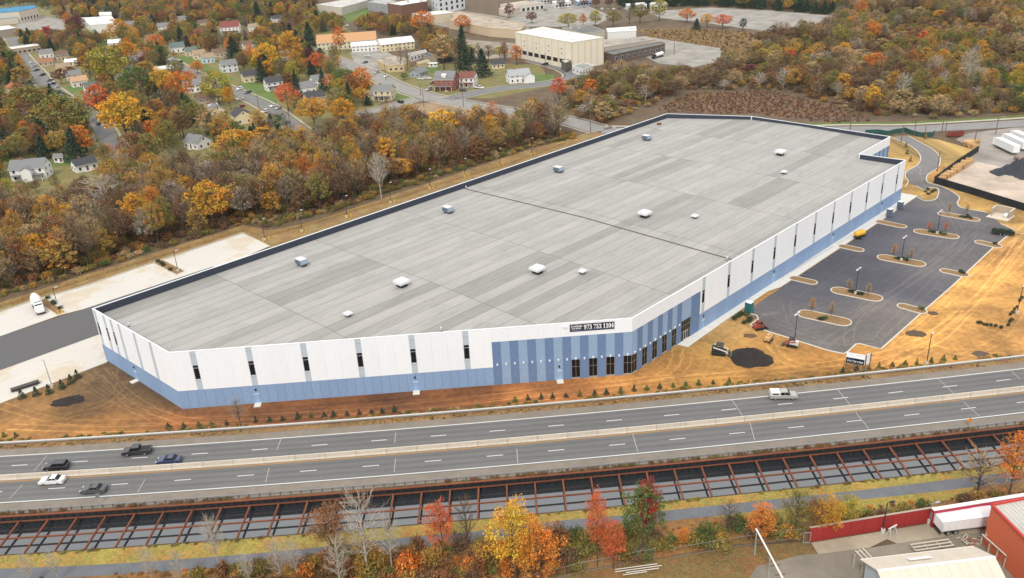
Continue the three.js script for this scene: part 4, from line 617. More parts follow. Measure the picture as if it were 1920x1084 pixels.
blockOf('shop', 'tan flat roofed shop by the grey lot', 'shop', [[706, 112], [737, 104], [770, 110], [757, 121], [727, 123]], 4.5, [0.6, 0.47, 0.26], [0.42, 0.36, 0.28], { windows: [[3, 3, 2, 1.4, 1.4], [2, 2, 2, 1.6, 1.5]], units: 2 });
blockOf('shed', 'yellow walled low shed behind the tan shop', 'shed', [[781, 116], [801, 111], [806, 115], [786, 120]], 3.4, [0.62, 0.5, 0.24], [0.42, 0.36, 0.28]);
blockOf('shed', 'white fronted row of low sheds behind the tan shop', 'shed', [[765, 100], [797, 93], [800, 97], [769, 105]], 4, W.white, [0.4, 0.37, 0.32], { windows: [[2, 5, 2, 1.4, 1.6]] });
blockOf('shed', 'long dark roofed store shed beside the bare tan tree', 'shed', [[792, 102], [800, 97], [826, 107], [818, 110]], 3.6, [0.35, 0.3, 0.24], [0.09, 0.1, 0.1]);
blockOf('shopping_centre', 'long strip building with a flat tan gravel roof', 'shops', [[846, 24], [862, 22], [985, 46], [975, 56], [918, 52], [842, 38], [852, 31]], 7, [0.6, 0.48, 0.34], [0.46, 0.38, 0.29], { units: 9, trim: [0.62, 0.44, 0.26] });
blockOf('shop', 'square white roofed end of the tan strip building', 'shop', [[772, 25], [832, 19], [852, 23], [795, 30]], 8, [0.6, 0.52, 0.4], W.white, { units: 2 });
blockOf('warehouse', 'white roofed brick warehouse at the top edge', 'warehouse', [[726, 6], [800, -6], [801, 2], [752, 10]], 11, [0.2, 0.1, 0.07], W.white, { units: 3 });
blockOf('warehouse', 'grey warehouse with a window row at the top edge', 'warehouse', [[688, 3], [720, -4], [755, 5], [735, 10]], 9, [0.34, 0.34, 0.36], [0.45, 0.44, 0.42], { windows: [[2, 7, 5, 1.6, 1.4], [3, 4, 5, 1.6, 1.4]] });
blockOf('warehouse', 'pale long warehouse at the top edge left of the grey one', 'warehouse', [[595, 8], [655, -3], [690, 0], [640, 14]], 8, [0.6, 0.56, 0.48], [0.6, 0.57, 0.54]);
blockOf('office', 'white office block with large dark windows at the top edge', 'office', [[803, -16], [852, -22], [870, -18], [820, -8]], 18, [0.72, 0.74, 0.76], [0.5, 0.5, 0.5], { windows: [[2, 5, 4, 3.6, 3], [2, 5, 9, 3.6, 3], [2, 5, 14, 3.6, 3], [3, 3, 4, 3, 3], [3, 3, 9, 3, 3], [1, 4, 9, 3, 3]] });
blockOf('warehouse', 'low white warehouse left of the wide pale car park', 'warehouse', [[938, 8], [985, 1], [1020, 4], [968, 11]], 6.5, [0.64, 0.6, 0.55], [0.52, 0.44, 0.36], { windows: [[2, 6, 2, 3, 3]] });
blockOf('house', 'pale flat roofed house behind the dark red tree', 'house', [[935, 16], [955, 10], [975, 13], [955, 20]], 6, [0.6, 0.52, 0.44], [0.6, 0.46, 0.38]);
// cream windowless block with pilasters
{
  const h = 17, list = [[966, 60], [1072, 79], [1131, 70], [1018, 50]], t = blockOf('factory_block', 'tall cream windowless block with pilasters and a bright white roof', 'factory', list, h, [0.78, 0.73, 0.61], [0.78, 0.77, 0.76], { trim: [0.76, 0.71, 0.6] });
  const P = list.map(q => at(q[0], q[1], h).setY(0).sub(t.position.clone().setY(0))), pil = M([0.66, 0.54, 0.38]);
  const side = (a, b, n, win, small) => { const d = b.clone().sub(a), L = d.length(); d.normalize(); let o = V(d.z, 0, -d.x); if (o.dot(a) < 0) o.negate(); const turn = Math.atan2(o.x, o.z); for (let i = 0; i <= n; i++) { const m = part('pilaster', BOX, pil, t); m.position.copy(a).addScaledVector(d, L * clamp(i / n, 0.008, 0.992)).addScaledVector(o, 0.12).setY(h / 2 - 0.2); m.scale.set(0.8, h - 0.4, 0.24); m.rotation.y = turn; if (i < n && win) { const q = a.clone().addScaledVector(d, L * (i + 0.5) / n).addScaledVector(o, 0.03); winPart(t, q.x, 4.3, q.z, L / n * 0.72, 2.6, turn); } if (i < n && small && i % 2) for (const y of [9, 12]) { const q = a.clone().addScaledVector(d, L * (i + 0.5) / n).addScaledVector(o, 0.03); winPart(t, q.x, y, q.z, 0.9, 0.9, turn); } } };
  side(P[0], P[1], 9, true, true); side(P[1], P[2], 5, false, false);
  blockOf('office', 'low white office at the foot of the cream block', 'office', [[1073, 123], [1094, 117], [1113, 122], [1092, 130]], 4.5, W.white, [0.3, 0.33, 0.28], { windows: [[0, 3, 2.2, 1.3, 1.2], [1, 3, 2.2, 1.3, 1.2], [2, 4, 2.2, 1.3, 1.2], [3, 3, 2.2, 1.3, 1.2]] });
  blockOf('entrance', 'dark glazed entrance porch of the cream block', 'entrance', [[1052, 113], [1062, 110], [1070, 114], [1060, 118]], 6, [0.14, 0.12, 0.1], [0.6, 0.56, 0.48]);
}
blockOf('factory', 'old factory with a dark grey roof behind the cream block', 'factory', [[1054, 52], [1104, 46], [1135, 58], [1092, 63]], 9, [0.5, 0.46, 0.4], [0.17, 0.17, 0.165], { units: 2 });
blockOf('factory', 'long old factory with a flat stained roof and graffiti like stains', 'factory', [[1133, 74], [1212, 68], [1230, 73], [1133, 88]], 6.5, [0.5, 0.44, 0.37], [0.4, 0.35, 0.3], { units: 5, windows: [[2, 8, 3, 1.6, 1.6]] });
blockOf('factory', 'low grey roofed wing with a dark brick wall along the old factory', 'factory', [[1132, 97], [1240, 78], [1247, 82], [1150, 102]], 6, [0.14, 0.105, 0.09], [0.17, 0.175, 0.16], { windows: [[2, 9, 3, 1.6, 2]] });
blockOf('tank_house', 'white cylindrical looking store on the old factory roof line', 'store', [[1137, 53], [1192, 49], [1193, 57], [1140, 60]], 10, W.white, W.white);
house('white travel trailer on the lawn behind the brick house', 811, 125, 8, 3, 2.4, -18, W.white, W.white, { chimney: 0, pitch: 0.2, name: 'travel_trailer', cat: 'trailer' });
for (const [x, y, w, c, l] of [[1050, 3, 30, W.white, 'white shed row behind the maroon trees'], [1090, 0, 26, [0.3, 0.4, 0.5], 'bluish shed behind the maroon trees'], [1190, 8, 34, W.white, 'white trailers parked at the far lot'], [1230, 6, 30, [0.6, 0.55, 0.5], 'pale store at the far lot'], [1010, -4, 30, [0.5, 0.5, 0.52], 'grey shed at the top edge']]) blockOf('store', l, 'store', [[x - w / 2, y - 1], [x + w / 2, y - 4], [x + w / 2 + 6, y], [x - w / 2 + 6, y + 3]], 5, c, W.white, { windows: [[2, 5, 2, 2.4, 1.8]] });
// ---------------------------------------------------------------- trees
// every crown is a cloud of leaf sprays gathered on the limbs; nominal tree 15 m high, crown 11 m across
function leafCloud(list) {                         // list of [centre, size, tone, warm, long]
  const n = list.length, pos = new Float32Array(n * 9), col = new Float32Array(n * 9), R = rng(n * 31 + 7);
  const a = V(0, 0, 0), b = V(0, 0, 0), c = V(0, 0, 0);
  list.forEach(([p, s, tone, warm, dir], i) => {
    if (dir) { a.copy(dir).normalize(); b.set(R() - 0.5, R() - 0.5, R() - 0.5).cross(a).normalize().multiplyScalar(0.028 + 0.024 * R()); const q = [p.clone().add(b), p.clone().sub(b), p.clone().addScaledVector(a, s)]; q.forEach((v, k) => { pos.set([v.x, v.y, v.z], i * 9 + k * 3); }); }
    else { a.set(R() - 0.5, (R() - 0.5) * 0.8, R() - 0.5).normalize(); b.set(R() - 0.5, R() - 0.5, R() - 0.5).cross(a).normalize(); c.copy(a).cross(b); for (let k = 0; k < 3; k++) { const t = k * 2.1 + R() * 0.7, r = s * (0.6 + 0.5 * R()); pos.set([p.x + (Math.cos(t) * a.x + Math.sin(t) * b.x) * r, p.y + (Math.cos(t) * a.y + Math.sin(t) * b.y) * r, p.z + (Math.cos(t) * a.z + Math.sin(t) * b.z) * r], i * 9 + k * 3); } }
    const t = tone * (0.82 + 0.36 * R()); for (let k = 0; k < 3; k++) col.set([t * (1 + warm * 0.22), t * (1 - warm * 0.16), t * (1 - warm * 0.3)], i * 9 + k * 3);
  });
  const g = new THREE.BufferGeometry(); g.setAttribute('position', new THREE.BufferAttribute(pos, 3)); g.setAttribute('color', new THREE.BufferAttribute(col, 3)); g.computeVertexNormals(); return g;
}
function limb(out, a, b, r0, r1, R, bend = 0.12, n = 2) { let p = a; const L = a.distanceTo(b); for (let i = 1; i <= n; i++) { const q = a.clone().lerp(b, i / n); if (i < n) q.add(V((R() - 0.5) * L * bend, (R() - 0.2) * L * bend, (R() - 0.5) * L * bend)); out.push(bar(p, q, lerp(r0, r1, (i - 1) / n), lerp(r0, r1, i / n), r0 > 0.14 ? 6 : 4)); p = q; } }
function grow(form, seed) {
  const R = rng(seed), wood = [], leaves = [], H = 15, rnd = () => R() - 0.5;
  const P = { round: { base: 3.4, cy: 9.0, rx: 5.2, ry: 5.7, k: 74, n: 34, s: 0.33, tw: 3, cr: 0.8 }, spread: { base: 3.0, cy: 8.4, rx: 6.1, ry: 5.5, k: 84, n: 34, s: 0.36, tw: 3, cr: 0.8 }, upright: { base: 2.6, cy: 8.6, rx: 3.6, ry: 6.3, k: 60, n: 34, s: 0.31, tw: 4, cr: 0.85 }, sparse: { base: 4.0, cy: 9.4, rx: 5.2, ry: 5.4, k: 58, n: 15, s: 0.29, tw: 13, cr: 0.85 }, bare: { base: 3.4, cy: 9.4, rx: 5.2, ry: 5.6, k: 52, n: 0, s: 0.4, tw: 13 }, fine: { base: 2.6, cy: 8.8, rx: 4.4, ry: 6.2, k: 84, n: 48, s: 0.21, tw: 6, rough: 1 } }[form];
  if (P) {
    const top = V(rnd() * 0.8, P.base + 3.2, rnd() * 0.8), crotch = V(top.x * 0.3, P.base, top.z * 0.3); limb(wood, V(0, 0, 0), crotch, 0.30, 0.23, R, 0.02, 2); limb(wood, crotch, top, 0.23, 0.17, R, 0.05, 2); limb(wood, top, V(top.x * 1.4, P.cy + P.ry * 0.55, top.z * 1.4), 0.17, 0.05, R, 0.08, 3);
    const ph = R() * 7;
    for (let i = 0; i < P.k; i++) {
      const y = 1 - 1.72 * ((i + 0.5) / P.k), a = i * 2.39996 + ph + rnd() * 0.7, rr = Math.sqrt(Math.max(0, 1 - y * y)), lump = (P.rough ? 0.5 : 0.68) + (P.rough ? 0.75 : 0.5) * vnoise(a * 1.3, y * 2.6, seed) , deep = R() < 0.22 ? 0.55 : 1;
      const c = V(Math.cos(a) * rr * P.rx * lump * deep, P.cy + y * P.ry * lump * (y > 0 ? 1 : 0.82), Math.sin(a) * rr * P.rx * lump * deep), tone = 0.68 + 0.6 * R(), warm = rnd() * 1.5, rad = (1.0 + 0.8 * R()) * P.rx / 5.2 * (P.cr || 1);
      const lead = V(top.x * 1.4, P.cy + P.ry * 0.55, top.z * 1.4), hd = Math.hypot(c.x, c.z), ty = clamp((c.y - hd * (0.55 + 0.5 * R()) - P.base) / (lead.y - P.base), 0.02, 0.95), from = ty < 0.3 ? crotch.clone().lerp(top, ty / 0.3 * 0.9) : top.clone().lerp(lead, (ty - 0.3) / 0.7);
      if (P.tw > 8 || i % 3 === 0) limb(wood, from, c, P.n ? 0.10 : 0.075, 0.018, R, 0.2, 3);
      for (let k = 0; k < P.n; k++) { const q = V(rnd(), rnd() * 0.8, rnd()); q.normalize().multiplyScalar(rad * Math.cbrt(0.15 + 0.85 * R())); q.y *= 0.75; leaves.push([q.add(c), P.s * (0.6 + 0.8 * R()), tone, warm]); }
      if (P.tw) { const axis = c.clone().sub(from).normalize(); for (let k = 0; k < P.tw; k++) { const q = from.clone().lerp(c, 0.35 + 0.65 * R()), d = axis.clone().multiplyScalar(0.7).add(V(rnd() * 1.5, 0.25 + rnd(), rnd() * 1.5)); leaves.push([q.add(V(rnd() * 0.4, rnd() * 0.4, rnd() * 0.4)), 0.9 + 1.3 * R(), 0.75 + 0.5 * R(), 0, d]); } }
    }
  } else if (form === 'conifer') {
    limb(wood, V(0, 0, 0), V(0, 14.2, 0), 0.27, 0.04, R, 0.005, 2);
    for (let i = 0; i < 26; i++) { const t = i / 25, y = 1.6 + 12.9 * t, r = 4.0 * Math.pow(1 - t, 0.8) + 0.25, m = Math.round(5 + 8 * (1 - t)); for (let k = 0; k < m; k++) { const a = k / m * 6.283 + i * 1.3 + rnd() * 0.5, L = r * (0.72 + 0.5 * R()), tone = 0.65 + 0.7 * R(); for (let j = 0; j < 9; j++) { const f = 0.25 + 0.8 * R(); leaves.push([V(Math.cos(a) * L * f + rnd() * 0.5, y - f * L * 0.22 + rnd() * 0.35, Math.sin(a) * L * f + rnd() * 0.5), 0.42 * (0.6 + 0.7 * R()), tone, rnd() * 0.4]); } } }
  } else if (form === 'shrub') {                    // 3 m high, 4 m wide
    for (let i = 0; i < 7; i++) { const a = i * 0.9 + R(), b = V(Math.cos(a) * 1.2 * R(), 1.4 + R(), Math.sin(a) * 1.2 * R()); limb(wood, V(rnd() * 0.3, 0, rnd() * 0.3), b, 0.05, 0.02, R, 0.1, 1); }
    for (let i = 0; i < 22; i++) { const a = i * 2.4 + R(), r = 1.75 * Math.sqrt(R()), c = V(Math.cos(a) * r, 0.5 + (1.6 - r * 0.5) * R() + 0.4, Math.sin(a) * r), tone = 0.6 + 0.75 * R(), w = rnd() * 1.4; for (let k = 0; k < 24; k++) leaves.push([c.clone().add(V(rnd(), rnd() * 0.8, rnd()).multiplyScalar(1.5)), 0.25 * (0.6 + 0.8 * R()), tone, w]); for (let k = 0; k < 3; k++) leaves.push([c.clone(), 0.8 + R(), tone, 0, V(rnd(), 0.7, rnd())]); }
  } else {                                           // young evergreen, 2 m
    limb(wood, V(0, 0, 0), V(0, 1.9, 0), 0.05, 0.015, R, 0.01, 1);
    for (let i = 0; i < 420; i++) { const t = Math.pow(R(), 1.3), y = 0.12 + 1.85 * t, r = 0.78 * (1 - t) + 0.05, a = R() * 6.283, f = Math.sqrt(R()); leaves.push([V(Math.cos(a) * r * f, y - f * 0.12, Math.sin(a) * r * f), 0.12 * (0.7 + 0.6 * R()), 0.6 + 0.8 * R(), rnd() * 0.4]); }
  }
  return { trunk: uvm(mergeGeometries(wood.map(prep))), crown: leafCloud(leaves), h: form === 'shrub' ? 3 : form === 'sapling' ? 2 : 15, w: { shrub: 4, sapling: 1.6, upright: 7.4, conifer: 8, spread: 12.4, fine: 8.8 }[form] || 10.6 };
}
const KIT = {}; { const num = { round: 4, spread: 3, upright: 3, sparse: 4, bare: 4, conifer: 3, shrub: 4, sapling: 2, fine: 4 }; let s = 1000; for (const f in num) KIT[f] = Array.from({ length: num[f] }, () => grow(f, s += 17)); }
const TONE = { gold: [0.46, 0.235, 0.022], yellow: [0.54, 0.30, 0.025], orange: [0.50, 0.17, 0.025], flame: [0.50, 0.12, 0.04], red: [0.36, 0.035, 0.03], russet: [0.215, 0.10, 0.038], brown: [0.15, 0.09, 0.046], tan: [0.36, 0.25, 0.12], olive: [0.18, 0.155, 0.036], green: [0.085, 0.12, 0.028], dark: [0.028, 0.055, 0.032], maroon: [0.12, 0.028, 0.03], lime: [0.31, 0.26, 0.035], grey: [0.27, 0.22, 0.17], pale: [0.36, 0.31, 0.25], amber: [0.33, 0.20, 0.042] };
const BARK = M([0.095, 0.074, 0.058], { t: 'rough' }), BIRCH = M([0.46, 0.42, 0.37], { t: 'rough' }), LEAF = {};
const leafMat = c => LEAF[c] ||= (() => { const m = new THREE.MeshStandardMaterial({ vertexColors: true, roughness: 0.9, side: THREE.DoubleSide }); m.color.setRGB(...TONE[c].map(v => Math.min(0.6, v * 1.12))); return m; })();
const KINDNAME = { gold: 'golden', yellow: 'yellow', orange: 'orange', flame: 'orange red', red: 'red', russet: 'russet', brown: 'brown', tan: 'tan', olive: 'olive green', green: 'green', dark: 'dark green', maroon: 'maroon', lime: 'yellow green', grey: 'grey brown', pale: 'pale', amber: 'amber' };
function tree(form, c, pos, h, w, turn, label, group, o = {}) {
  const k = KIT[form], v = k[Math.floor(turn * 97.3) % k.length], small = form === 'shrub' || form === 'sapling';
  const name = o.name || (small ? (form === 'shrub' ? KINDNAME[c].replace(/ /g, '_') + '_shrub' : 'young_evergreen') : form === 'bare' ? 'bare_' + KINDNAME[c].replace(/ /g, '_') + '_tree' : form === 'conifer' ? 'conifer_tree' : (form === 'sparse' ? 'sparse_' : form === 'upright' ? 'slender_' : form === 'spread' ? 'spreading_' : '') + KINDNAME[c].replace(/ /g, '_') + '_tree');
  const t = thing(name, label, small && form === 'shrub' ? 'shrub' : 'tree', pos, turn * 6.283, group);
  part('trunk', v.trunk, o.bark || (form === 'bare' && c === 'pale' ? BIRCH : BARK), t); part(form === 'bare' ? 'twigs' : 'crown', v.crown, leafMat(c), t);
  t.scale.set(w / v.w, h / v.h, w / v.w); if (o.lean) t.rotation.z = o.lean; return t;
}
function byPhoto(form, c, x, y, wpx, hpx, label, o) { const m = metres(x, y), el = Math.asin(clamp(EYE / at(x, y).distanceTo(V(0, EYE, 0)))); const hh = heightFor(x, y, hpx); return tree(form, c, at(x, y), hh, wpx * m * (EYE - hh * 0.6) / EYE, ((x * 7.13 + y * 3.77) % 100) / 100, label, null, o); }
const segDist = (p, a, b) => { const dx = b.x - a.x, dz = b.z - a.z, t = clamp(((p.x - a.x) * dx + (p.z - a.z) * dz) / (dx * dx + dz * dz + 1e-9)); return Math.hypot(p.x - a.x - dx * t, p.z - a.z - dz * t); };
const nearLine = (p, l, w) => { for (let i = 0; i < l.length - 1; i++) if (segDist(p, l[i], l[i + 1]) < w) return true; return false; };
const blocked = (p, extra = 0) => clear.some(c => c.poly ? inside(p, c.poly) : nearLine(p, c.line, c.w + extra));
// pieces of the picture that stay in view: houses, seen from the air, are not to vanish behind their trees
const keepBoxes = clear.filter(c => c.keep).map(c => { const q = [...c.poly, ...c.poly.map(p => p.clone().setY(c.top))].map(seen); return [Math.min(...q.map(a => a[0])), Math.min(...q.map(a => a[1])), Math.max(...q.map(a => a[0])), Math.max(...q.map(a => a[1]))]; });
for (const b of [[440, 155, 545, 215], [60, 115, 100, 170], [185, 232, 235, 280], [640, 105, 720, 150], [740, 160, 930, 205], [1000, 110, 1090, 165], [120, 155, 165, 178], [345, 125, 430, 172], [665, 98, 760, 130], [945, 10, 1130, 50], [1240, 70, 1350, 120], [1340, 18, 1550, 45], [30, 40, 130, 60], [975, 70, 1130, 130]]) keepBoxes.push(b);
const hides = (p, h, w, frac = 0.45) => { const a = seen(p), t = seen(p.clone().setY(h)), hw = w / 2 / (a[2] / FOCAL), x0 = a[0] - hw, x1 = a[0] + hw, y0 = t[1], y1 = a[1]; return keepBoxes.some(b => { const ox = Math.min(x1, b[2]) - Math.max(x0, b[0]), oy = Math.min(y1, b[3]) - Math.max(y0, b[1]); return ox > 0 && oy > 0 && ox * oy > frac * 0.35 * Math.min((b[2] - b[0]) * (b[3] - b[1]), (x1 - x0) * (y1 - y0)); }); };
function scatter(list, gap, seed, f) {
  const poly = list.map(q => q.isVector3 ? q : at(q[0], q[1])), xs = poly.map(p => p.x), zs = poly.map(p => p.z), R = rng(seed), out = [];
  for (let z = Math.min(...zs); z < Math.max(...zs); z += gap) for (let x = Math.min(...xs); x < Math.max(...xs); x += gap) { const p = V(x + (R() - 0.5) * gap * 0.95, 0, z + (R() - 0.5) * gap * 0.95), r = [R(), R(), R(), R()]; if (inside(p, poly)) { const s = seen(p); if (s[0] > -130 && s[0] < 2050) out.push([p, r, s]); } }
  out.sort((a, b) => a[2][2] - b[2][2]).forEach((o, i) => f(o[0], o[1], o[2], i)); return out.length;
}
const sizeOf = (h, w) => (h > 13.6 ? 'tall ' : h < 10.6 ? 'low ' : '') + (w > 9.6 ? 'broad ' : w < 7.6 ? 'narrow ' : '');
const lowEdge = x => { const L = [[-120, 586], [0, 552], [100, 522], [300, 464], [440, 424], [560, 402], [660, 382], [740, 350], [800, 328], [870, 312], [940, 290], [1000, 271], [1075, 252], [1200, 220]]; for (let i = 0; i < L.length - 1; i++) if (x <= L[i + 1][0]) return lerp(L[i][1], L[i + 1][1], (x - L[i][0]) / (L[i + 1][0] - L[i][0])); return 220; };
const pick = (r, table) => { let t = 0; for (const [k, w] of table) t += w; r *= t; for (const [k, w] of table) { if ((r -= w) <= 0) return k; } return table[0][0]; };
// trees one can single out
const singles = [];
const one = (form, c, x, y, w, h, label, o) => { singles.push([at(x, y), metres(x, y) * w * 0.36]); return byPhoto(form, c, x, y, w, h, label, o); };
one('conifer', 'dark', 85, 284, 58, 66, 'broad dark spruce above the white house with grey gables');
one('conifer', 'dark', 8, 295, 52, 80, 'tall dark spruce at the left edge by the white house');
one('conifer', 'dark', 4, 232, 46, 66, 'dark spruce at the left edge above the small golden tree');
one('spread', 'olive', 128, 268, 116, 100, 'big olive green tree above the dark spruces on the left');
one('round', 'olive', 60, 232, 84, 74, 'olive tree left of the big olive green tree');
one('upright', 'gold', 21, 240, 34, 40, 'small golden tree at the left edge between spruces');
one('round', 'flame', 190, 226, 48, 72, 'orange red maple at the bend of the left street');
one('spread', 'yellow', 240, 266, 92, 100, 'large bright yellow tree beside the orange red maple');
one('round', 'russet', 258, 305, 60, 60, 'russet tree below the large bright yellow tree');
one('round', 'orange', 38, 186, 30, 32, 'small orange tree by the orange walled house');
one('conifer', 'dark', 46, 160, 40, 44, 'dark spruce beside the left street');
one('conifer', 'dark', 14, 128, 26, 34, 'dark spruce at the upper left beside the left street');
one('round', 'maroon', 116, 158, 30, 30, 'dark plum tree by the parked cars of the left street');
one('round', 'maroon', 135, 148, 24, 24, 'dark plum tree behind the white grey roofed house');
one('spread', 'lime', 212, 170, 82, 92, 'large yellow green tree in the middle of the houses');
one('round', 'gold', 243, 122, 44, 46, 'golden tree behind the large yellow green tree');
one('round', 'green', 262, 200, 72, 76, 'dark green round tree left of the yellow and orange pair');
one('upright', 'yellow', 312, 196, 48, 70, 'yellow tree of the yellow and orange pair');
one('round', 'orange', 342, 200, 54, 66, 'orange tree of the yellow and orange pair');
one('conifer', 'green', 357, 230, 50, 54, 'green spruce below the orange tree among the houses');
one('conifer', 'dark', 320, 226, 24, 40, 'slender dark spruce by the fenced garden');
one('spread', 'lime', 412, 200, 64, 72, 'yellow green tree left of the second street');
one('sparse', 'tan', 402, 268, 60, 64, 'half bare tan tree with an orange skirt among the houses');
one('spread', 'gold', 452, 308, 92, 70, 'broad golden tree at the lower edge of the houses');
one('round', 'orange', 298, 104, 36, 42, 'orange tree behind the second street');
one('round', 'red', 357, 92, 20, 18, 'small crimson tree by the green roofed house');
one('conifer', 'dark', 440, 112, 40, 46, 'dark spruce behind the tan roofed houses');
one('round', 'orange', 371, 138, 26, 24, 'amber tree in front of the pale blue house');
one('round', 'orange', 357, 160, 28, 28, 'small orange tree by the second street');
one('round', 'maroon', 148, 70, 38, 42, 'dark maroon tree beside the white warehouse');
one('round', 'gold', 228, 78, 44, 44, 'golden brown tree right of the white warehouse');
one('upright', 'red', 95, 88, 26, 42, 'dull red tree behind the long white roofed building');
one('spread', 'yellow', 504, 138, 56, 62, 'bright yellow green tree above the white gabled house');
one('upright', 'gold', 550, 130, 46, 74, 'golden tree right of the bright yellow green tree');
one('conifer', 'dark', 582, 88, 34, 48, 'dark spruce left of the tan gabled hall');
one('conifer', 'dark', 546, 76, 28, 34, 'small dark spruce behind the golden tree');
one('conifer', 'dark', 486, 50, 34, 48, 'dark spruce high in the middle left');
one('round', 'flame', 598, 138, 34, 40, 'orange red tree by the main road');
one('round', 'flame', 541, 208, 48, 54, 'rusty orange maple beside the peach house');
one('conifer', 'dark', 558, 186, 26, 56, 'slim dark spruce behind the rusty orange maple');
one('conifer', 'dark', 607, 172, 22, 46, 'slim dark spruce right of the grey roofed house');
one('round', 'green', 650, 180, 54, 52, 'dark green tree left of the amber tree near the junction');
one('round', 'orange', 622, 172, 30, 34, 'orange tree behind the peach house');
one('round', 'orange', 683, 184, 46, 58, 'amber tree left of the cream two storey house');
one('spread', 'gold', 590, 236, 62, 58, 'golden tree below the peach house');
one('round', 'gold', 645, 238, 50, 54, 'golden tree right below the peach house');
one('upright', 'flame', 637, 82, 24, 34, 'orange tree on the far lawn');
one('upright', 'orange', 638, 100, 24, 44, 'orange tree before the tan gabled hall');
one('bare', 'grey', 765, 136, 26, 52, 'bare tree before the tan shop');
one('bare', 'grey', 752, 132, 22, 48, 'bare tree left of the other before the tan shop');
one('upright', 'tan', 833, 131, 48, 70, 'pale tan willow like tree behind the brick house');
one('conifer', 'dark', 870, 138, 44, 92, 'tallest dark fir behind the brick house');
one('conifer', 'dark', 905, 144, 44, 54, 'shorter dark fir right of the tallest fir');
one('round', 'orange', 796, 66, 50, 46, 'orange and brown tree before the strip building');
one('conifer', 'green', 782, 60, 26, 34, 'green spruce left of the strip building');
one('round', 'orange', 868, 62, 34, 34, 'amber tree in front of the strip building');
one('upright', 'orange', 969, 122, 24, 38, 'bright orange tree at the left end of the cream block');
one('upright', 'maroon', 955, 34, 20, 28, 'dark red pointed tree at the pale flat roofed house');
one('round', 'maroon', 997, 44, 22, 22, 'dark red round tree at the corner of the pale car park');
for (const [x, i] of [[1052, 'leftmost'], [1095, 'second'], [1118, 'third'], [1142, 'fourth']]) one('round', 'maroon', x, 15, 16, 20, `maroon tree at the top car park, ${i} of the maroon row`);
one('round', 'lime', 1066, 54, 40, 30, 'yellow green tree at the back of the cream block');
one('upright', 'orange', 1093, 48, 16, 22, 'orange tree right of the yellow green one');
one('upright', 'lime', 1116, 50, 24, 32, 'lime tree in the row beyond the old factory');
one('round', 'olive', 1150, 50, 30, 30, 'olive tree in the row beyond the old factory');
one('bare', 'grey', 1180, 46, 30, 34, 'bare tree in the row beyond the old factory');
one('round', 'olive', 1200, 44, 34, 36, 'dark olive tree at the end of the row');
one('upright', 'lime', 1236, 40, 30, 42, 'tall lime tree before the far car park');
one('round', 'orange', 1288, 42, 34, 26, 'orange tree before the far car park');
one('conifer', 'dark', 1306, 56, 20, 22, 'small dark spruce before the far car park');
one('round', 'gold', 1326, 52, 26, 26, 'golden tree at the far car park edge');
one('round', 'flame', 1355, 54, 34, 28, 'burnt orange tree at the far car park edge');
one('upright', 'dark', 1393, 58, 15, 24, 'dark green tree at the far car park edge');
one('round', 'orange', 1636, 80, 28, 40, 'bright orange tree high in the right wood');
one('upright', 'flame', 1729, 90, 22, 34, 'orange red tree in the gap of the right wood');
one('round', 'red', 1478, 118, 26, 24, 'crimson tree at the left of the right wood');
one('round', 'red', 1675, 108, 26, 24, 'crimson tree in the middle of the right wood');
one('round', 'red', 1768, 96, 28, 20, 'crimson tree by the brown gap of the right wood');
one('round', 'maroon', 1860, 98, 30, 22, 'plum tree at the right of the right wood');
one('round', 'orange', 1638, 140, 44, 42, 'large amber tree in the middle of the right wood');
one('upright', 'yellow', 1634, 210, 32, 50, 'yellow tree at the front of the right wood');
one('bare', 'pale', 1690, 195, 40, 60, 'white barked bare tree at the front of the right wood');
one('bare', 'pale', 1767, 185, 34, 56, 'second white barked bare tree of the right wood');
one('bare', 'pale', 1812, 170, 48, 82, 'tall pale bare tree on the right of the wood');
one('upright', 'gold', 1580, 178, 34, 42, 'golden tree at the lower left of the right wood');
one('spread', 'gold', 400, 425, 84, 92, 'big golden tree above the timber rail behind the lot');
one('upright', 'yellow', 150, 446, 36, 50, 'bright yellow tree in the left wood');
one('bare', 'pale', 205, 408, 112, 84, 'wide pale bare tree in the left wood');
one('round', 'yellow', 832, 268, 72, 62, 'bright yellow tree at the far end of the left wood');
one('round', 'orange', 700, 290, 40, 40, 'orange tree in the dark part of the left wood');
one('bare', 'pale', 715, 372, 44, 90, 'tall pale bare tree at the wood edge by the lamp posts');
one('bare', 'grey', 490, 372, 60, 74, 'bare grey tree right of the big golden tree');
one('round', 'flame', 1048, 190, 30, 46, 'orange topped tree by the road to the cream block', {});
one('bare', 'grey', 1048, 238, 56, 56, 'wide bare tree over the road behind the warehouse');
// foreground
one('fine', 'russet', 622, 1034, 76, 84, 'rusty brown leafy tree on the canal bank beside the birches');
one('bare', 'pale', 690, 1078, 110, 158, 'largest white bare birch on the canal bank');
one('bare', 'pale', 735, 1066, 60, 100, 'smaller white birch right of the largest birch');
one('fine', 'flame', 830, 1048, 58, 108, 'pinkish red maple on the canal bank');
one('bare', 'brown', 880, 1054, 54, 124, 'dark bare tree between the red maple and the yellow tree');
one('fine', 'yellow', 968, 1090, 98, 148, 'large golden yellow tree on the canal bank');
one('fine', 'orange', 1010, 1100, 90, 120, 'orange tree in front of the large golden tree');
one('fine', 'flame', 1120, 1062, 44, 142, 'tall red maple in the middle of the bank');
one('fine', 'flame', 1150, 1066, 46, 86, 'shorter red tree leaning on the tall red maple');
one('round', 'green', 1205, 1034, 78, 124, 'dense dark green tree with a red top on the bank');
one('fine', 'red', 1213, 1026, 44, 126, 'red topped stem of the dense green tree');
one('bare', 'brown', 1365, 1008, 52, 70, 'dark twiggy tree right of the green tree');
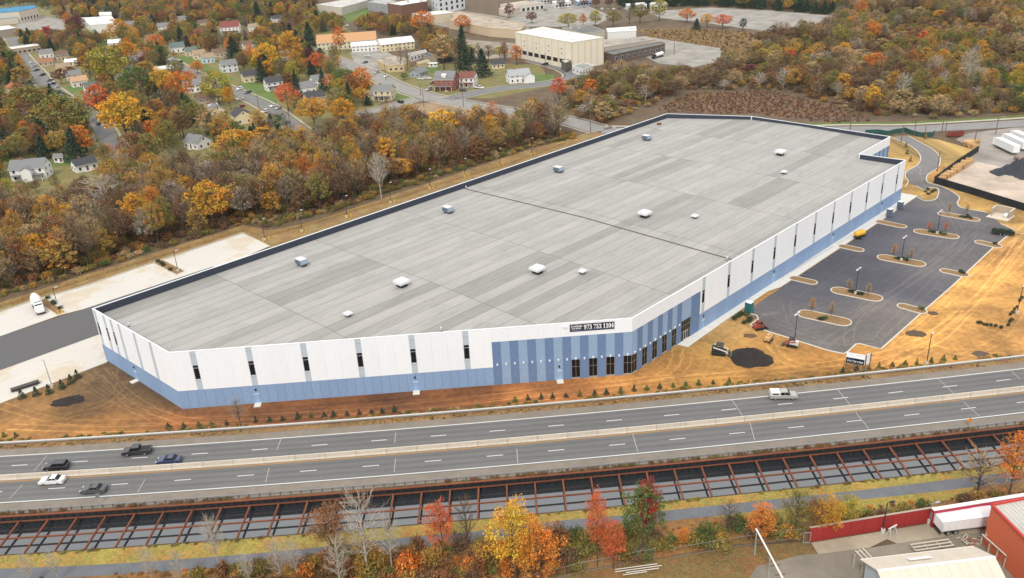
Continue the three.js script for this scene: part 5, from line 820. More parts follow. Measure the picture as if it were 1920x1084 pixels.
one('sparse', 'olive', 1490, 1000, 60, 84, 'half bare olive tree by the left end of the red wall');
one('bare', 'tan', 1832, 928, 100, 80, 'wide tan bare tree by the path on the right');
one('fine', 'orange', 1893, 926, 66, 108, 'bright orange tree at the right edge of the bank');
one('bare', 'grey', 452, 800, 44, 56, 'lone bare bush by the warehouse front and guard rail');
one('bare', 'pale', 410, 1062, 52, 100, 'white birch by the path, left of the rusty tree');
for (const [x, y, h, l] of [[60, 1100, 66, 'leftmost of the thin birches'], [110, 1090, 60, 'second of the thin birches from the left'], [290, 1098, 78, 'thin birch before the path'], [340, 1100, 70, 'thin birch right before the path'], [530, 1096, 92, 'thin pale birch in the lower middle left'], [560, 1090, 84, 'second thin pale birch in the lower middle left'], [470, 1100, 66, 'short pale birch at the lower edge'], [640, 1110, 110, 'leaning birch at the lower edge']]) one('bare', 'pale', x, y, h * 0.55, h, l + ' on the canal bank', { lean: 0.03 });
one('fine', 'orange', 1280, 1020, 26, 26, 'small orange bush in front of the chain link fence');
one('fine', 'orange', 1425, 1012, 56, 62, 'orange leafy bush tree left of the grey gate'); one('fine', 'gold', 1550, 1004, 54, 74, 'golden bush tree leaning over the left end of the red wall'); one('fine', 'lime', 1588, 990, 40, 60, 'yellow green bush tree behind the red wall'); one('fine', 'russet', 1523, 1000, 44, 62, 'russet bush tree behind the left end of the red wall');
const tooClose = p => singles.some(([q, r]) => Math.hypot(p.x - q.x, p.z - q.z) < r);

// the wood between the houses and the warehouse: every tree of its own
const woodA = [[-120, 400], [-40, 400], [30, 412], [100, 412], [180, 388], [250, 352], [300, 340], [420, 330], [470, 308], [560, 296], [640, 268], [700, 258], [780, 256], [870, 254], [960, 240], [1010, 236], [1060, 246], [1075, 252], [1000, 271], [940, 290], [870, 312], [800, 328], [740, 350], [660, 382], [560, 402], [480, 416], [440, 424], [300, 464], [100, 522], [0, 552], [-120, 586]];
{
  const mixes = [[['russet', 1.4], ['brown', 2.6], ['amber', 2.2], ['olive', 2.4], ['tan', 1.6]], [['olive', 3], ['amber', 2], ['gold', 1.5], ['brown', 2]], [['brown', 2.6], ['grey', 2], ['russet', 1.2], ['tan', 1.8], ['olive', 1.6], ['gold', 0.6]], [['amber', 3], ['russet', 2], ['gold', 1.5], ['orange', 1.2], ['olive', 1]]];
  scatter(woodA, 5.5, 11, (p, r, s) => {
    if (tooClose(p) || blocked(p)) return;
    const cl = Math.floor(fbm(p.x / 26, p.z / 26, 500, 2) * 9.99) % 4, dark = fbm(p.x / 40, p.z / 40, 510, 2);
    let c = pick(r[0], mixes[cl]); if (dark > 0.56 && r[1] < 0.6) c = 'brown';
    const edge = s[1] > 0 && r[2] < 0.5, f = r[1] < 0.42 ? 'bare' : r[1] < 0.72 ? 'sparse' : r[1] < 0.84 ? 'round' : r[1] < 0.9 ? 'upright' : 'spread';
    if (f === 'bare') c = r[3] < 0.4 ? 'grey' : r[3] < 0.72 ? 'brown' : 'tan';
    let h = 9 + 7.5 * r[2]; const w = (f === 'upright' ? 4.6 : 5.8) + 4.4 * r[3]; if (hides(p, h, w, 0.9)) h *= 0.6;
    const n = sizeOf(h, w) + (f === 'bare' ? 'bare ' : f === 'sparse' ? 'sparse ' : f === 'upright' ? 'slender ' : '') + KINDNAME[c];
    const where = s[0] < 240 ? 'by the mixer truck' : s[0] < 480 ? 'by the concrete lot' : s[0] < 640 ? 'by the first lamp posts' : s[0] < 800 ? 'by the middle lamp posts' : 'by the far corner';
    const dp = lowEdge(s[0]) - s[1], row = dp < 28 ? 'at rail edge of' : dp < 75 ? 'in middle of' : 'at house side of';
    tree(f, c, p, h, w, r[3], `${n} tree ${row} wood ${where}`, `${n} trees ${row} the wood ${where}`);
  });
}
// garden trees between the houses
scatter([[-120, 335], [-120, 45], [130, 30], [420, -10], [640, 8], [640, 60], [700, 96], [770, 140], [700, 200], [640, 235], [480, 290], [330, 300], [250, 340], [100, 375], [-120, 380]], 8.6, 23, (p, r, s) => {
  if (tooClose(p) || blocked(p, 1)) return;
  const f = r[1] < 0.2 ? 'bare' : r[1] < 0.4 ? 'sparse' : r[1] < 0.52 ? 'conifer' : r[1] < 0.8 ? 'round' : 'upright', c = f === 'conifer' ? 'dark' : f === 'bare' ? pick(r[0], [['grey', 2], ['brown', 2], ['tan', 1]]) : pick(r[0], [['olive', 4], ['green', 2], ['amber', 3], ['gold', 1.5], ['brown', 3], ['russet', 2], ['orange', 1], ['maroon', 0.6], ['lime', 1]]);
  let h = 8 + 8 * r[2], w = 6 + 5.5 * r[3]; if (hides(p, h, w, 0.9)) { h *= 0.55; w *= 0.6; if (hides(p, h, w, 1.2) || f === 'bare') return; }
  const n = sizeOf(h, w + 1) + (f === 'bare' ? 'bare ' : f === 'sparse' ? 'sparse ' : '') + KINDNAME[c], zone = s[0] < 200 ? 'along the left street' : s[0] < 430 ? 'between the streets' : 'along the second street', far = s[1] < 80 ? 'far ' : '';
  tree(f, c, p, h, w, r[3], `${n} ${f === 'conifer' ? 'conifer' : 'tree'} in ${far}gardens ${zone}`, `${n} trees in the ${far}gardens ${zone}`);
});
scatter([[770, 120], [1000, 118], [960, 60], [900, 60], [830, 60], [760, 30], [690, 20], [650, 90], [700, 100]], 8, 29, (p, r, s) => {
  if (tooClose(p) || blocked(p, 1)) return; const h = 6 + 7 * r[2], w = 5 + 4.5 * r[3]; if (hides(p, h, w, 0.8)) return;
  const f = r[1] < 0.3 ? 'sparse' : r[1] < 0.45 ? 'conifer' : 'round', c = f === 'conifer' ? 'dark' : pick(r[0], [['olive', 3], ['amber', 3], ['brown', 2], ['russet', 2], ['lime', 1]]);
  tree(f, c, p, h, w, r[3], `${KINDNAME[c]} ${f === 'conifer' ? 'conifer' : f === 'sparse' ? 'half bare tree' : 'tree'} between the halls and the strip building`, `${KINDNAME[c]} ${f} trees between the halls and the strip building`);
});
// woods that read as one mass: nearest trees their own, the rest joined
function mass(name, label, items) {
  const root = new THREE.Group(); root.name = numbered(name); scene.add(root); tag(root, label, 'wood', null, 'stuff');
  const byForm = {}; for (const it of items) { const k = KIT[it.f], i = Math.floor(it.t * 97.3) % k.length; (byForm[it.f + i] ||= { v: k[i], list: [] }).list.push(it); }
  const white = new THREE.MeshStandardMaterial({ vertexColors: true, roughness: 0.9, side: THREE.DoubleSide }), d = new THREE.Object3D();
  for (const key in byForm) { const { v, list } = byForm[key]; const cr = new THREE.InstancedMesh(v.crown, white, list.length), tr = new THREE.InstancedMesh(v.trunk, BARK, list.length); cr.name = 'crowns'; tr.name = 'trunks'; list.forEach((it, i) => { d.position.copy(it.p); d.rotation.y = it.t * 6.283; d.scale.set(it.w / v.w, it.h / v.h, it.w / v.w); d.updateMatrix(); cr.setMatrixAt(i, d.matrix); tr.setMatrixAt(i, d.matrix); const c = TONE[it.c].map(v => Math.min(0.6, v * 1.12)), j = 0.85 + 0.3 * ((it.t * 53.7) % 1); cr.setColorAt(i, new THREE.Color().setRGB(c[0] * j, c[1] * j, c[2] * j)); }); cr.castShadow = tr.castShadow = true; root.add(cr); if (!key.startsWith('shrub')) root.add(tr); }
}
{
  const far = [], front = [];
  const woodB = [[1045, 152], [1090, 150], [1150, 138], [1200, 122], [1250, 130], [1300, 132], [1360, 122], [1405, 112], [1420, 70], [1440, 62], [1555, 54], [1580, 24], [1620, -6], [2060, -6], [2060, 206], [1920, 212], [1750, 224], [1620, 216], [1560, 196], [1480, 170], [1290, 168], [1230, 196], [1130, 232], [1090, 228], [1062, 205]];
  scatter(woodB, 6.8, 37, (p, r, s, i) => {
    if (tooClose(p) || blocked(p, 1)) return; const gapN = fbm(p.x / 60, p.z / 60, 520, 2);
    if (s[0] > 1690 && s[0] < 1860 && s[1] > 48 && s[1] < 84) return; if (gapN < 0.46 && r[3] < 0.5) return;
    const cl = fbm(p.x / 34, p.z / 34, 530, 2), f = r[1] < 0.34 ? 'bare' : r[1] < 0.66 ? 'sparse' : r[1] < 0.84 ? 'round' : 'upright';
    let c = cl < 0.45 ? pick(r[0], [['brown', 3], ['olive', 3.4], ['russet', 0.6], ['tan', 2.6], ['maroon', 0.25]]) : cl < 0.55 ? pick(r[0], [['amber', 2.4], ['russet', 0.6], ['orange', 0.5], ['gold', 1], ['olive', 2], ['brown', 1.6], ['tan', 1.6]]) : pick(r[0], [['olive', 4], ['green', 1.6], ['amber', 1.6], ['gold', 1], ['brown', 2], ['lime', 0.8], ['tan', 1]]);
    if (f === 'bare') c = pick(r[3], [['grey', 2], ['tan', 2], ['brown', 2], ['pale', 1]]);
    const h = (7 + 7 * r[2]) * (gapN < 0.46 ? 0.7 : 1) * (s[1] > 190 ? 0.75 : 1), w = 5.4 + 4.2 * r[3]; if (hides(p, h, w, 0.8)) return;
    (front.length < 300 ? front : far).push({ f, c, p, h, w, t: r[3], s });
  });
  for (const it of front) { const n = sizeOf(it.h, it.w) + (it.f === 'bare' ? 'bare ' : it.f === 'sparse' ? 'sparse ' : it.f === 'upright' ? 'slender ' : '') + KINDNAME[it.c], z = it.s[0] < 1180 ? 'by the cream block' : it.s[0] < 1450 ? 'behind the scrub field' : it.s[0] < 1680 ? 'before the green fence' : it.s[0] < 1790 ? 'before the red skip' : 'at the right edge'; tree(it.f, it.c, it.p, it.h, it.w, it.t, `${n} tree in wood front ${z}`, `${n} trees in the wood front ${z}`); }
  mass('autumn_wood', 'wide autumn wood of brown, olive and orange trees on the upper right', far);
  const top = []; scatter([[-300, 28], [100, 20], [420, -12], [560, -22], [700, -26], [1000, -22], [1300, 2], [1560, 2], [2100, -10], [2100, -45], [1000, -60], [-300, -30]], 13, 41, (p, r, s) => { if (blocked(p, 1) || hides(p, 10, 8, 0.8)) return; const f = r[1] < 0.3 ? 'sparse' : r[1] < 0.5 ? 'conifer' : 'round'; top.push({ f, c: f === 'conifer' ? 'dark' : pick(r[0], [['olive', 4], ['brown', 3], ['amber', 3], ['green', 2], ['orange', 1]]), p, h: 9 + 7 * r[2], w: 7 + 5 * r[3], t: r[3] }); });
  mass('distant_wood', 'distant belt of mixed trees along the top of the picture', top);
  const far2 = []; scatter([[1180, 22], [1260, 14], [1330, 12], [1560, 28], [1580, 2], [1300, -8], [1150, 2]], 8, 43, (p, r) => { if (blocked(p, 1)) return; far2.push({ f: r[1] < 0.5 ? 'round' : 'conifer', c: r[1] < 0.5 ? pick(r[0], [['olive', 3], ['green', 3], ['brown', 1], ['amber', 1]]) : 'dark', p, h: 9 + 5 * r[2], w: 7 + 4 * r[3], t: r[3] }); });
  mass('distant_wood', 'dark green belt of trees beyond the far car park', far2);
  // undergrowth
  const low = []; const under = (poly, gap, seed, cs, hs) => scatter(poly, gap, seed, (p, r) => { if (blocked(p)) return; low.push({ f: 'shrub', c: pick(r[0], cs), p, h: hs * (0.6 + 0.9 * r[2]), w: hs * 1.3 * (0.7 + 0.8 * r[3]), t: r[3] }); });
  under(woodA, 3.6, 47, [['brown', 3], ['russet', 2], ['olive', 2], ['amber', 1], ['tan', 1]], 2.4);
  under([[-120, 586], [0, 552], [100, 522], [300, 464], [440, 424], [480, 416], [560, 402], [660, 382], [740, 350], [800, 328], [870, 312], [940, 290], [1000, 271], [1075, 252], [1085, 258], [1000, 277], [870, 318], [740, 358], [600, 405], [500, 426], [460, 418], [325, 460], [100, 530], [-120, 596]], 2.2, 48, [['olive', 3], ['tan', 2], ['brown', 2], ['amber', 1.5], ['green', 1]], 1.7);
  under(woodB, 5, 49, [['brown', 3], ['russet', 2], ['olive', 2], ['amber', 1], ['tan', 1]], 2.4);
  under([[1230, 206], [1290, 176], [1440, 170], [1600, 208], [1640, 226], [1570, 232], [1420, 214], [1250, 211]], 2.3, 50, [['russet', 2], ['brown', 5], ['maroon', 0.5], ['amber', 0.5]], 0.8);
  under([[1190, 58], [1300, 54], [1460, 66], [1470, 96], [1420, 125], [1356, 118], [1352, 92], [1220, 70]], 3.6, 51, [['amber', 3], ['tan', 2], ['brown', 3], ['olive', 1.4]], 1.1);
  under([[1690, 84], [1860, 80], [1870, 50], [1690, 50]], 7, 52, [['russet', 2], ['brown', 3]], 1.5);
  mass('undergrowth', 'brown and olive undergrowth of brambles and low bushes in the woods', low);
}
// bushes on the canal bank
{
  const bank = [[480, 1062], [640, 1046], [776, 1036], [890, 1026], [1048, 1010], [1157, 1004], [1276, 996], [1370, 990], [1470, 985], [1520, 1000], [1380, 1018], [1240, 1044], [1100, 1064], [1000, 1080], [960, 1100], [420, 1130], [120, 1150], [100, 1110], [300, 1100], [420, 1085]];
  scatter(bank, 2.25, 61, (p, r, s) => {
    const size = r[2] > 0.75 ? 'big ' : r[2] < 0.3 ? 'little ' : '', c = s[0] < 560 ? pick(r[0], [['olive', 3], ['brown', 2], ['amber', 2], ['russet', 2]]) : s[0] < 1050 ? pick(r[0], [['russet', 3], ['orange', 2], ['olive', 2], ['amber', 2], ['brown', 2]]) : pick(r[0], [['olive', 4], ['lime', 1.2], ['brown', 2], ['amber', 2], ['green', 2]]);
    const z = s[0] < 300 ? 'at the lower left' : s[0] < 560 ? 'near the thin birches' : s[0] < 780 ? 'below the largest birch' : s[0] < 1050 ? 'below the golden tree' : s[0] < 1230 ? 'below the red maple' : 'along the chain link fence';
    tree('shrub', c, p, 1.5 + 3.2 * r[2] * r[2], 2.0 + 2 * r[3], r[3], `${size}${KINDNAME[c]} bush on the canal bank ${z}`, `${size}${KINDNAME[c]} bushes on the canal bank ${z}`);
  });
  scatter([[1530, 990], [1620, 974], [1720, 958], [1800, 944], [1860, 930], [1880, 940], [1760, 955], [1600, 988], [1530, 1002]], 1.5, 63, (p, r) => { const c = pick(r[0], [['brown', 3], ['olive', 2], ['amber', 2], ['green', 1]]); tree('shrub', c, p, 1.6 + 1.6 * r[2], 1.8 + 1.2 * r[3], r[3], `${KINDNAME[c]} bush behind the red wall`, `${KINDNAME[c]} bushes behind the red wall`); });
  // weeds
  const w = []; const line = (off, n, sp, seed, cs, hs) => { const R = rng(seed); for (let i = 0; i < n; i++) { const x = -125 + 250 * R(), g = vnoise(x / 9, off, seed); if (g < 0.35) continue; w.push({ f: 'shrub', c: pick(R(), cs), p: onRoad(x, off + (R() - 0.5) * sp, 0.03), h: hs * (0.4 + R()), w: hs * (0.9 + 1.3 * R()), t: R() }); } };
  line(19.0, 420, 0.6, 5, [['brown', 3], ['russet', 2], ['olive', 1]], 0.5); line(-3.3, 520, 1.0, 6, [['tan', 3], ['amber', 2], ['brown', 1], ['olive', 1]], 0.34); line(-5.6, 620, 1.6, 8, [['olive', 3], ['amber', 2], ['tan', 2], ['green', 1]], 0.5); line(30.6, 200, 0.4, 9, [['olive', 3], ['lime', 1], ['brown', 2]], 0.4); line(37.6, 360, 1.6, 12, [['amber', 2], ['russet', 2], ['orange', 1]], 0.45);
  mass('weeds', 'low dry weeds and grass tufts along the road and the canal', w);
}
// planted evergreens
{
  const spots = [[8, 822], [30, 822], [316, 806], [345, 806], [373, 803], [397, 801], [425, 799], [480, 795], [506, 793], [530, 791], [559, 788], [583, 786], [608, 785], [626, 784], [651, 782], [674, 780], [697, 779], [717, 777], [740, 775], [966, 756], [990, 754], [1015, 752], [1036, 751], [1061, 748], [1087, 746], [1115, 745], [1137, 743], [1164, 740], [1189, 736], [1213, 734], [1237, 732], [1262, 729], [1286, 727], [1310, 725], [1337, 723], [1367, 722], [1580, 702], [1606, 699], [1629, 697], [1648, 693], [1673, 691], [1697, 688], [1719, 686], [1746, 683], [1769, 679], [1791, 677]];
  const R = rng(71); spots.forEach(([x, y]) => tree('sapling', R() < 0.6 ? 'dark' : 'green', at(x, y - 3), 1.15 + 0.7 * R(), 1.1 + 0.5 * R(), R(), 'young evergreen in the planted row above the highway guard rail', 'young evergreens above the guard rail'));
  [[42, 747], [69, 742], [93, 738], [117, 729], [134, 719], [146, 710]].forEach(([x, y], i) => tree('sapling', 'dark', at(x, y), 2.6, 2.2, (i * 0.37) % 1, 'young evergreen along the edge of the bright concrete pad', 'young evergreens beside the concrete pad'));
}
// ---------------------------------------------------------------- vehicles
const paint = rgb => M(rgb, { rough: 0.35, coat: 0.8 }), HEADL = M([0.8, 0.8, 0.78], { rough: 0.2 }), TAILL = M([0.35, 0.02, 0.02], { rough: 0.3 }), RIM = M([0.4, 0.4, 0.42], { rough: 0.35, metal: 0.6 });
const side = (p, w, bev = 0.07) => { const g = new THREE.ExtrudeGeometry(new THREE.Shape(p.map(q => new THREE.Vector2(...q))), { depth: w - 2 * bev, bevelEnabled: true, bevelSize: bev, bevelThickness: bev, bevelSegments: 2 }); g.translate(0, 0, -(w - 2 * bev) / 2); return uvm(g); };
const wheelG = (r, w) => { const g = new THREE.CylinderGeometry(r, r, w, 16); g.rotateX(Math.PI / 2); return g; };
function wheel(parent, x, z, r = 0.34, w = 0.24) { const m = part('wheel', wheelG(r, w), RUBBER, parent); m.position.set(x, r, z); const k = part('rim', wheelG(r * 0.6, w + 0.02), RIM, m); return m; }
const SHAPES = {
  sedan: { len: 4.75, w: 1.82, body: [[-2.3, 0.32], [-2.3, 0.78], [-2.15, 0.95], [-1.55, 0.98], [0.95, 0.95], [2.05, 0.80], [2.3, 0.62], [2.28, 0.32]], cab: [[-1.72, 0.95], [-1.0, 1.38], [0.05, 1.4], [1.0, 0.93]], top: [[-1.02, 1.36], [-0.95, 1.42], [0.02, 1.44], [0.1, 1.36]], ax: 1.4 },
  suv: { len: 4.7, w: 1.9, body: [[-2.28, 0.38], [-2.3, 0.98], [-2.2, 1.08], [1.0, 1.06], [2.05, 0.95], [2.28, 0.72], [2.26, 0.38]], cab: [[-2.2, 1.05], [-2.0, 1.62], [0.15, 1.64], [1.05, 1.04]], top: [[-2.05, 1.6], [-2.0, 1.7], [0.12, 1.71], [0.2, 1.6]], ax: 1.42 },
  pickup: { len: 5.7, w: 1.98, body: [[-2.78, 0.45], [-2.8, 1.08], [1.4, 1.08], [2.55, 1.0], [2.8, 0.8], [2.76, 0.45]], cab: [[-0.75, 1.05], [-0.6, 1.72], [0.75, 1.74], [1.5, 1.06]], top: [[-0.66, 1.7], [-0.6, 1.8], [0.72, 1.82], [0.82, 1.7]], ax: 1.75 },
};
function makeCar(kind, rgb, label, group) {
  const s = SHAPES[kind], t = thing(kind === 'pickup' ? 'pickup_truck' : kind === 'suv' ? 'parked_suv' : 'parked_car', label, kind === 'pickup' ? 'pickup truck' : 'car', null, 0, group), p = paint(rgb), h = s.w / 2;
  part('body', side(s.body, s.w), p, t); part('windows', side(s.cab, s.w - 0.22, 0.05), GLASS, t); part('roof', side(s.top, s.w - 0.32, 0.05), p, t);
  const pil = []; for (const z of [-1, 1]) { const [a, b, c, d] = s.cab, o = z * (h - 0.1); pil.push(sbar(V(a[0], a[1], o), V(b[0], b[1], o * 0.96), 0.05, 0.07), sbar(V(d[0], d[1], o), V(c[0], c[1], o * 0.96), 0.05, 0.07), sbar(V((a[0] + d[0]) / 2, a[1], o), V((b[0] + c[0]) / 2, b[1], o * 0.96), 0.05, 0.09)); }
  part('pillars', all(pil), p, t);
  for (const x of [-s.ax, s.ax]) for (const z of [-1, 1]) wheel(t, x, z * (h - 0.13));
  const x1 = s.body[6]?.[0] ?? s.len / 2, hy = kind === 'sedan' ? 0.68 : 0.8;
  for (const z of [-1, 1]) { part('headlight', bx(s.len / 2 - 0.22, s.len / 2 - 0.02, hy - 0.08, hy + 0.07, z * h * 0.75 - 0.2, z * h * 0.75 + 0.2), HEADL, t); part('taillight', bx(-s.len / 2 - 0.01, -s.len / 2 + 0.12, hy - 0.02, hy + 0.18, z * h * 0.82 - 0.14, z * h * 0.82 + 0.14), TAILL, t); part('mirror', bx(0.75, 0.92, 0.98, 1.12, z * (h + 0.03) - 0.1, z * (h + 0.03) + 0.1), p, t); }
  if (kind === 'pickup') part('bed', bx(-2.7, -0.95, 1.0, 1.165, -0.82, 0.82), M([0.02, 0.02, 0.022]), t);
  return t;
}
const cars = {};
function car(kind, rgb, x, y, toward, label, group) {
  const key = kind; let t; if (!cars[key]) t = cars[key] = makeCar(kind, rgb, label, group); else { t = copyOf(cars[key], label, group); const p = paint(rgb); t.children.forEach(c => { if (['body', 'roof', 'pillars', 'mirror'].includes(c.name)) c.material = p; }); if (!group) delete t.userData.group; }
  const a = at(x, y, 0.1), b = at(toward[0], toward[1], 0.1), d = b.sub(a); t.position.copy(a); t.rotation.y = Math.atan2(-d.z, d.x); return t;
}
const PAINT = { white: [0.72, 0.72, 0.72], black: [0.012, 0.012, 0.014], grey: [0.08, 0.085, 0.09], silver: [0.4, 0.4, 0.4], blue: [0.025, 0.045, 0.13], red: [0.25, 0.02, 0.02], tan: [0.4, 0.33, 0.24] };
car('suv', [0.015, 0.015, 0.022], 107, 879, [60, 881], 'dark suv in the far carriageway at the lower left of the highway');
car('pickup', [0.02, 0.021, 0.024], 258, 850, [200, 855], 'black pickup truck leading on the highway left of the blue car');
car('sedan', [0.03, 0.045, 0.11], 318, 867, [270, 870], 'dark blue car on the highway right of the black pickup');
car('sedan', PAINT.white, 99, 905, [150, 902], 'white car beside the yellow line on the highway');
car('sedan', [0.05, 0.056, 0.058], 177, 922, [230, 918], 'dark grey car on the near carriageway of the highway');
{ // pale pickup with a cap
  const t = car('pickup', [0.36, 0.35, 0.33], 1468, 746, [1420, 751], 'pale silver pickup with a white cap alone on the right of the highway');
  part('cap', side([[-2.74, 1.16], [-2.66, 1.78], [-0.84, 1.8], [-0.82, 1.16]], 1.86, 0.06), paint([0.66, 0.66, 0.66]), t); part('cap_window', bx(-2.4, -1.1, 1.3, 1.6, -0.945, 0.945), GLASS, t);
}
// street cars
{
  const C2 = [['sedan', 'white', 513, 200, [530, 206], 'white car on the second street, upper of two kerb side cars'], ['sedan', 'silver', 523, 204, [540, 212], 'pale car on the second street, lower of two kerb side cars'], ['suv', 'white', 497, 211, [515, 221], 'white car opposite the two kerb side cars'], ['suv', 'silver', 520, 223, [535, 231], 'grey car just above the blue one on the second street'], ['sedan', 'blue', 537, 232, [550, 239], 'bright blue covered car at the lower end of the second street'],
    ['suv', 'white', 450, 168, [460, 173], 'white car at the top of the second street'], ['suv', 'grey', 465, 175, [475, 180], 'dark car below the white one on the second street'], ['sedan', 'white', 449, 187, [462, 194], 'white car on the left kerb of the second street'], ['sedan', 'red', 452, 201, [462, 207], 'red car in the drive beside the second street'], ['suv', 'white', 322, 112, [330, 117], 'white car at the far end of the second street'], ['suv', 'black', 337, 118, [343, 122], 'black car at the far end of the second street'], ['sedan', 'white', 334, 131, [342, 136], 'white car by the flat white roofed garage'],
    ['suv', 'black', 79, 142, [84, 147], 'black car on the left street'], ['sedan', 'grey', 93, 152, [100, 157], 'grey car below the black one on the left street'], ['sedan', 'blue', 99, 158, [106, 163], 'dark blue car on the left street'], ['sedan', 'silver', 109, 164, [116, 169], 'pale car at the foot of the left street row'], ['sedan', 'white', 60, 118, [64, 123], 'white car, first of the row on the left street'], ['suv', 'silver', 64, 126, [68, 131], 'silver car, second of the row on the left street'], ['sedan', 'black', 68, 133, [72, 138], 'black car, third of the row on the left street'],
    ['suv', 'grey', 189, 234, [184, 228], 'dark plum suv at the bend of the left street'], ['sedan', 'white', 199, 235, [206, 240], 'white car at the kerb by the dark plum suv'], ['suv', 'white', 689, 106, [700, 104], 'white van in the small grey lot'], ['sedan', 'blue', 685, 118, [696, 122], 'blue car in the small grey lot'], ['suv', 'silver', 706, 137, [716, 142], 'silver suv on the main road before the tan shop'], ['sedan', 'white', 725, 144, [735, 149], 'white car on the main road before the blue grey bungalow'],
    ['suv', 'silver', 804, 169, [814, 172], 'silver suv waiting at the junction'], ['suv', 'black', 751, 193, [764, 189], 'black suv on the side road by the cream house'], ['sedan', 'white', 789, 149, [799, 147], 'white car, left of the three beside the brick house'], ['sedan', 'white', 803, 148, [813, 146], 'white car, middle of the three beside the brick house'], ['suv', 'grey', 813, 157, [823, 156], 'grey car nearest the brick house'], ['sedan', 'red', 851, 166, [859, 164], 'red car in front of the brick house'], ['sedan', 'blue', 868, 171, [880, 168], 'pale teal car in front of the brown roofed house'], ['pickup', 'white', 899, 166, [885, 169], 'white pickup truck right of the pale teal car'],
    ['suv', 'black', 1022, 122, [1032, 121], 'black car in front of the cream block'], ['sedan', 'white', 80, 20, [90, 19], 'white car beside the blue roofed hall'], ['suv', 'white', 188, 66, [196, 65], 'white van before the white warehouse'], ['suv', 'white', 650, 49, [660, 47], 'white van behind the tan gabled hall'], ['pickup', 'tan', 1022, 20, [1036, 17], 'tan flatbed truck on the wide pale car park']];
  for (const [k, c, x, y, t, l] of C2) car(k, PAINT[c], x, y, t, l);
  for (let i = 0; i < 9; i++) { const x = 1128 + i * 11; car(i % 3 ? 'sedan' : 'suv', PAINT[['white', 'silver', 'white', 'grey', 'white', 'black', 'white', 'silver', 'white'][i]], x, 18 - i * 0.3, [x + 3, 14], 'parked car in the far row at the top of the picture', 'far row of parked cars'); }
}
// trucks and trailers
function boxTrailer(label, a, b, w, h, rgb = [0.78, 0.78, 0.79]) {     // a, b: ends of the axis on the ground
  const d = b.clone().sub(a), L = d.length(), t = thing('semi_trailer', label, 'trailer', a.clone().lerp(b, 0.5), Math.atan2(-d.z, d.x)), hw = w / 2, m = M(rgb, { rough: 0.5 });
  part('body', bx(-L / 2, L / 2, 1.2, h, -hw, hw), m, t); const ribs = []; for (let i = 0; i <= Math.round(L / 1.2); i++) for (const s of [-1, 1]) ribs.push(bx(-L / 2 + i * L / Math.round(L / 1.2) - 0.04, -L / 2 + i * L / Math.round(L / 1.2) + 0.04, 1.3, h - 0.12, s * hw - 0.02 * (s < 0), s * hw + 0.02 * (s > 0)));
  part('ribs', all(ribs), M([0.66, 0.66, 0.67], { rough: 0.5 }), t); part('side_rail', all([bx(-L / 2, L / 2, 1.05, 1.2, -hw - 0.02, -hw + 0.1), bx(-L / 2, L / 2, 1.05, 1.2, hw - 0.1, hw + 0.02)]), GALV, t);
  part('roof_rail', all([bx(-L / 2, L / 2, h - 0.1, h + 0.03, -hw - 0.03, -hw + 0.05), bx(-L / 2, L / 2, h - 0.1, h + 0.03, hw - 0.05, hw + 0.03)]), m, t);
  for (const z of [-0.6, 0.6]) part('door', bx(-L / 2 - 0.05, -L / 2 - 0.005, 1.3, h - 0.1, z * hw * 1.6 - hw * 0.46, z * hw * 1.6 * 1 + hw * 0.46 - 0.06 * (z > 0)), M([0.7, 0.7, 0.69], { rough: 0.5 }), t).scale.set(1, 1, 0.98);
  for (const x of [-L / 2 + 1.4, -L / 2 + 2.7]) for (const s of [-1, 1]) wheel(t, x, s * (hw - 0.3), 0.5, 0.5);
  part('landing_leg', all([bx(L / 2 - 3.4, L / 2 - 3.2, 0, 1.1, -hw + 0.2, -hw + 0.35), bx(L / 2 - 3.4, L / 2 - 3.2, 0, 1.1, hw - 0.35, hw - 0.2)]), M(C.dark), t); part('bumper', bx(-L / 2 - 0.02, -L / 2 + 0.1, 0.5, 0.7, -hw + 0.1, hw - 0.1), M(C.dark), t); return t;
}
{
  const nw = at(1753.5, 963, 3.1), sw = at(1767, 977, 3.1), se = at(1856, 966, 3.1); const a = nw.clone().lerp(sw, 0.5).setY(0), ax = se.clone().sub(sw).setY(0).normalize();
  boxTrailer('long white box trailer along the red wall beside the orange building', a, a.clone().addScaledVector(ax, 13.5), 2.5, 3.1);
  [[1868, 275, 1904, 292, 'left of three white trailers at the right edge'], [1884, 268, 1922, 285, 'middle of three white trailers at the right edge'], [1900, 262, 1940, 279, 'right of three white trailers at the right edge']].forEach(([x, y, X, Y, l]) => boxTrailer(l + ' beyond the black fence', at(x, y), at(X, Y), 2.6, 3.9));
  boxTrailer('rusty flat trailer beside the three white trailers', at(1905, 300), at(1950, 318), 2.6, 1.7, [0.24, 0.15, 0.1]);
}
{ // tanker by the old factory
  const a = at(1222, 112), b = at(1248, 104), d = b.clone().sub(a), t = thing('tank_truck', 'white tank truck beside the old factory wall', 'truck', a.clone().lerp(b, 0.5), Math.atan2(-d.z, d.x)); const g = new THREE.CapsuleGeometry(1.2, 7, 6, 14); g.rotateZ(Math.PI / 2); g.translate(0.5, 2.2, 0);
  part('tank', g, M(C.white, { rough: 0.4 }), t); part('cab', side([[-7, 0.6], [-7, 2.0], [-6.6, 3.0], [-5, 3.1], [-5, 0.6]], 2.3), M([0.03, 0.035, 0.05], { rough: 0.4 }), t); part('windscreen', bx(-6.96, -6.7, 2.0, 2.7, -0.95, 0.95), GLASS, t); part('chassis', bx(-6.5, 5, 0.7, 1.0, -0.6, 0.6), M(C.dark), t); for (const x of [-6, 2.4, 3.7]) for (const s of [-1, 1]) wheel(t, x, s * 1.0, 0.5, 0.4);
}
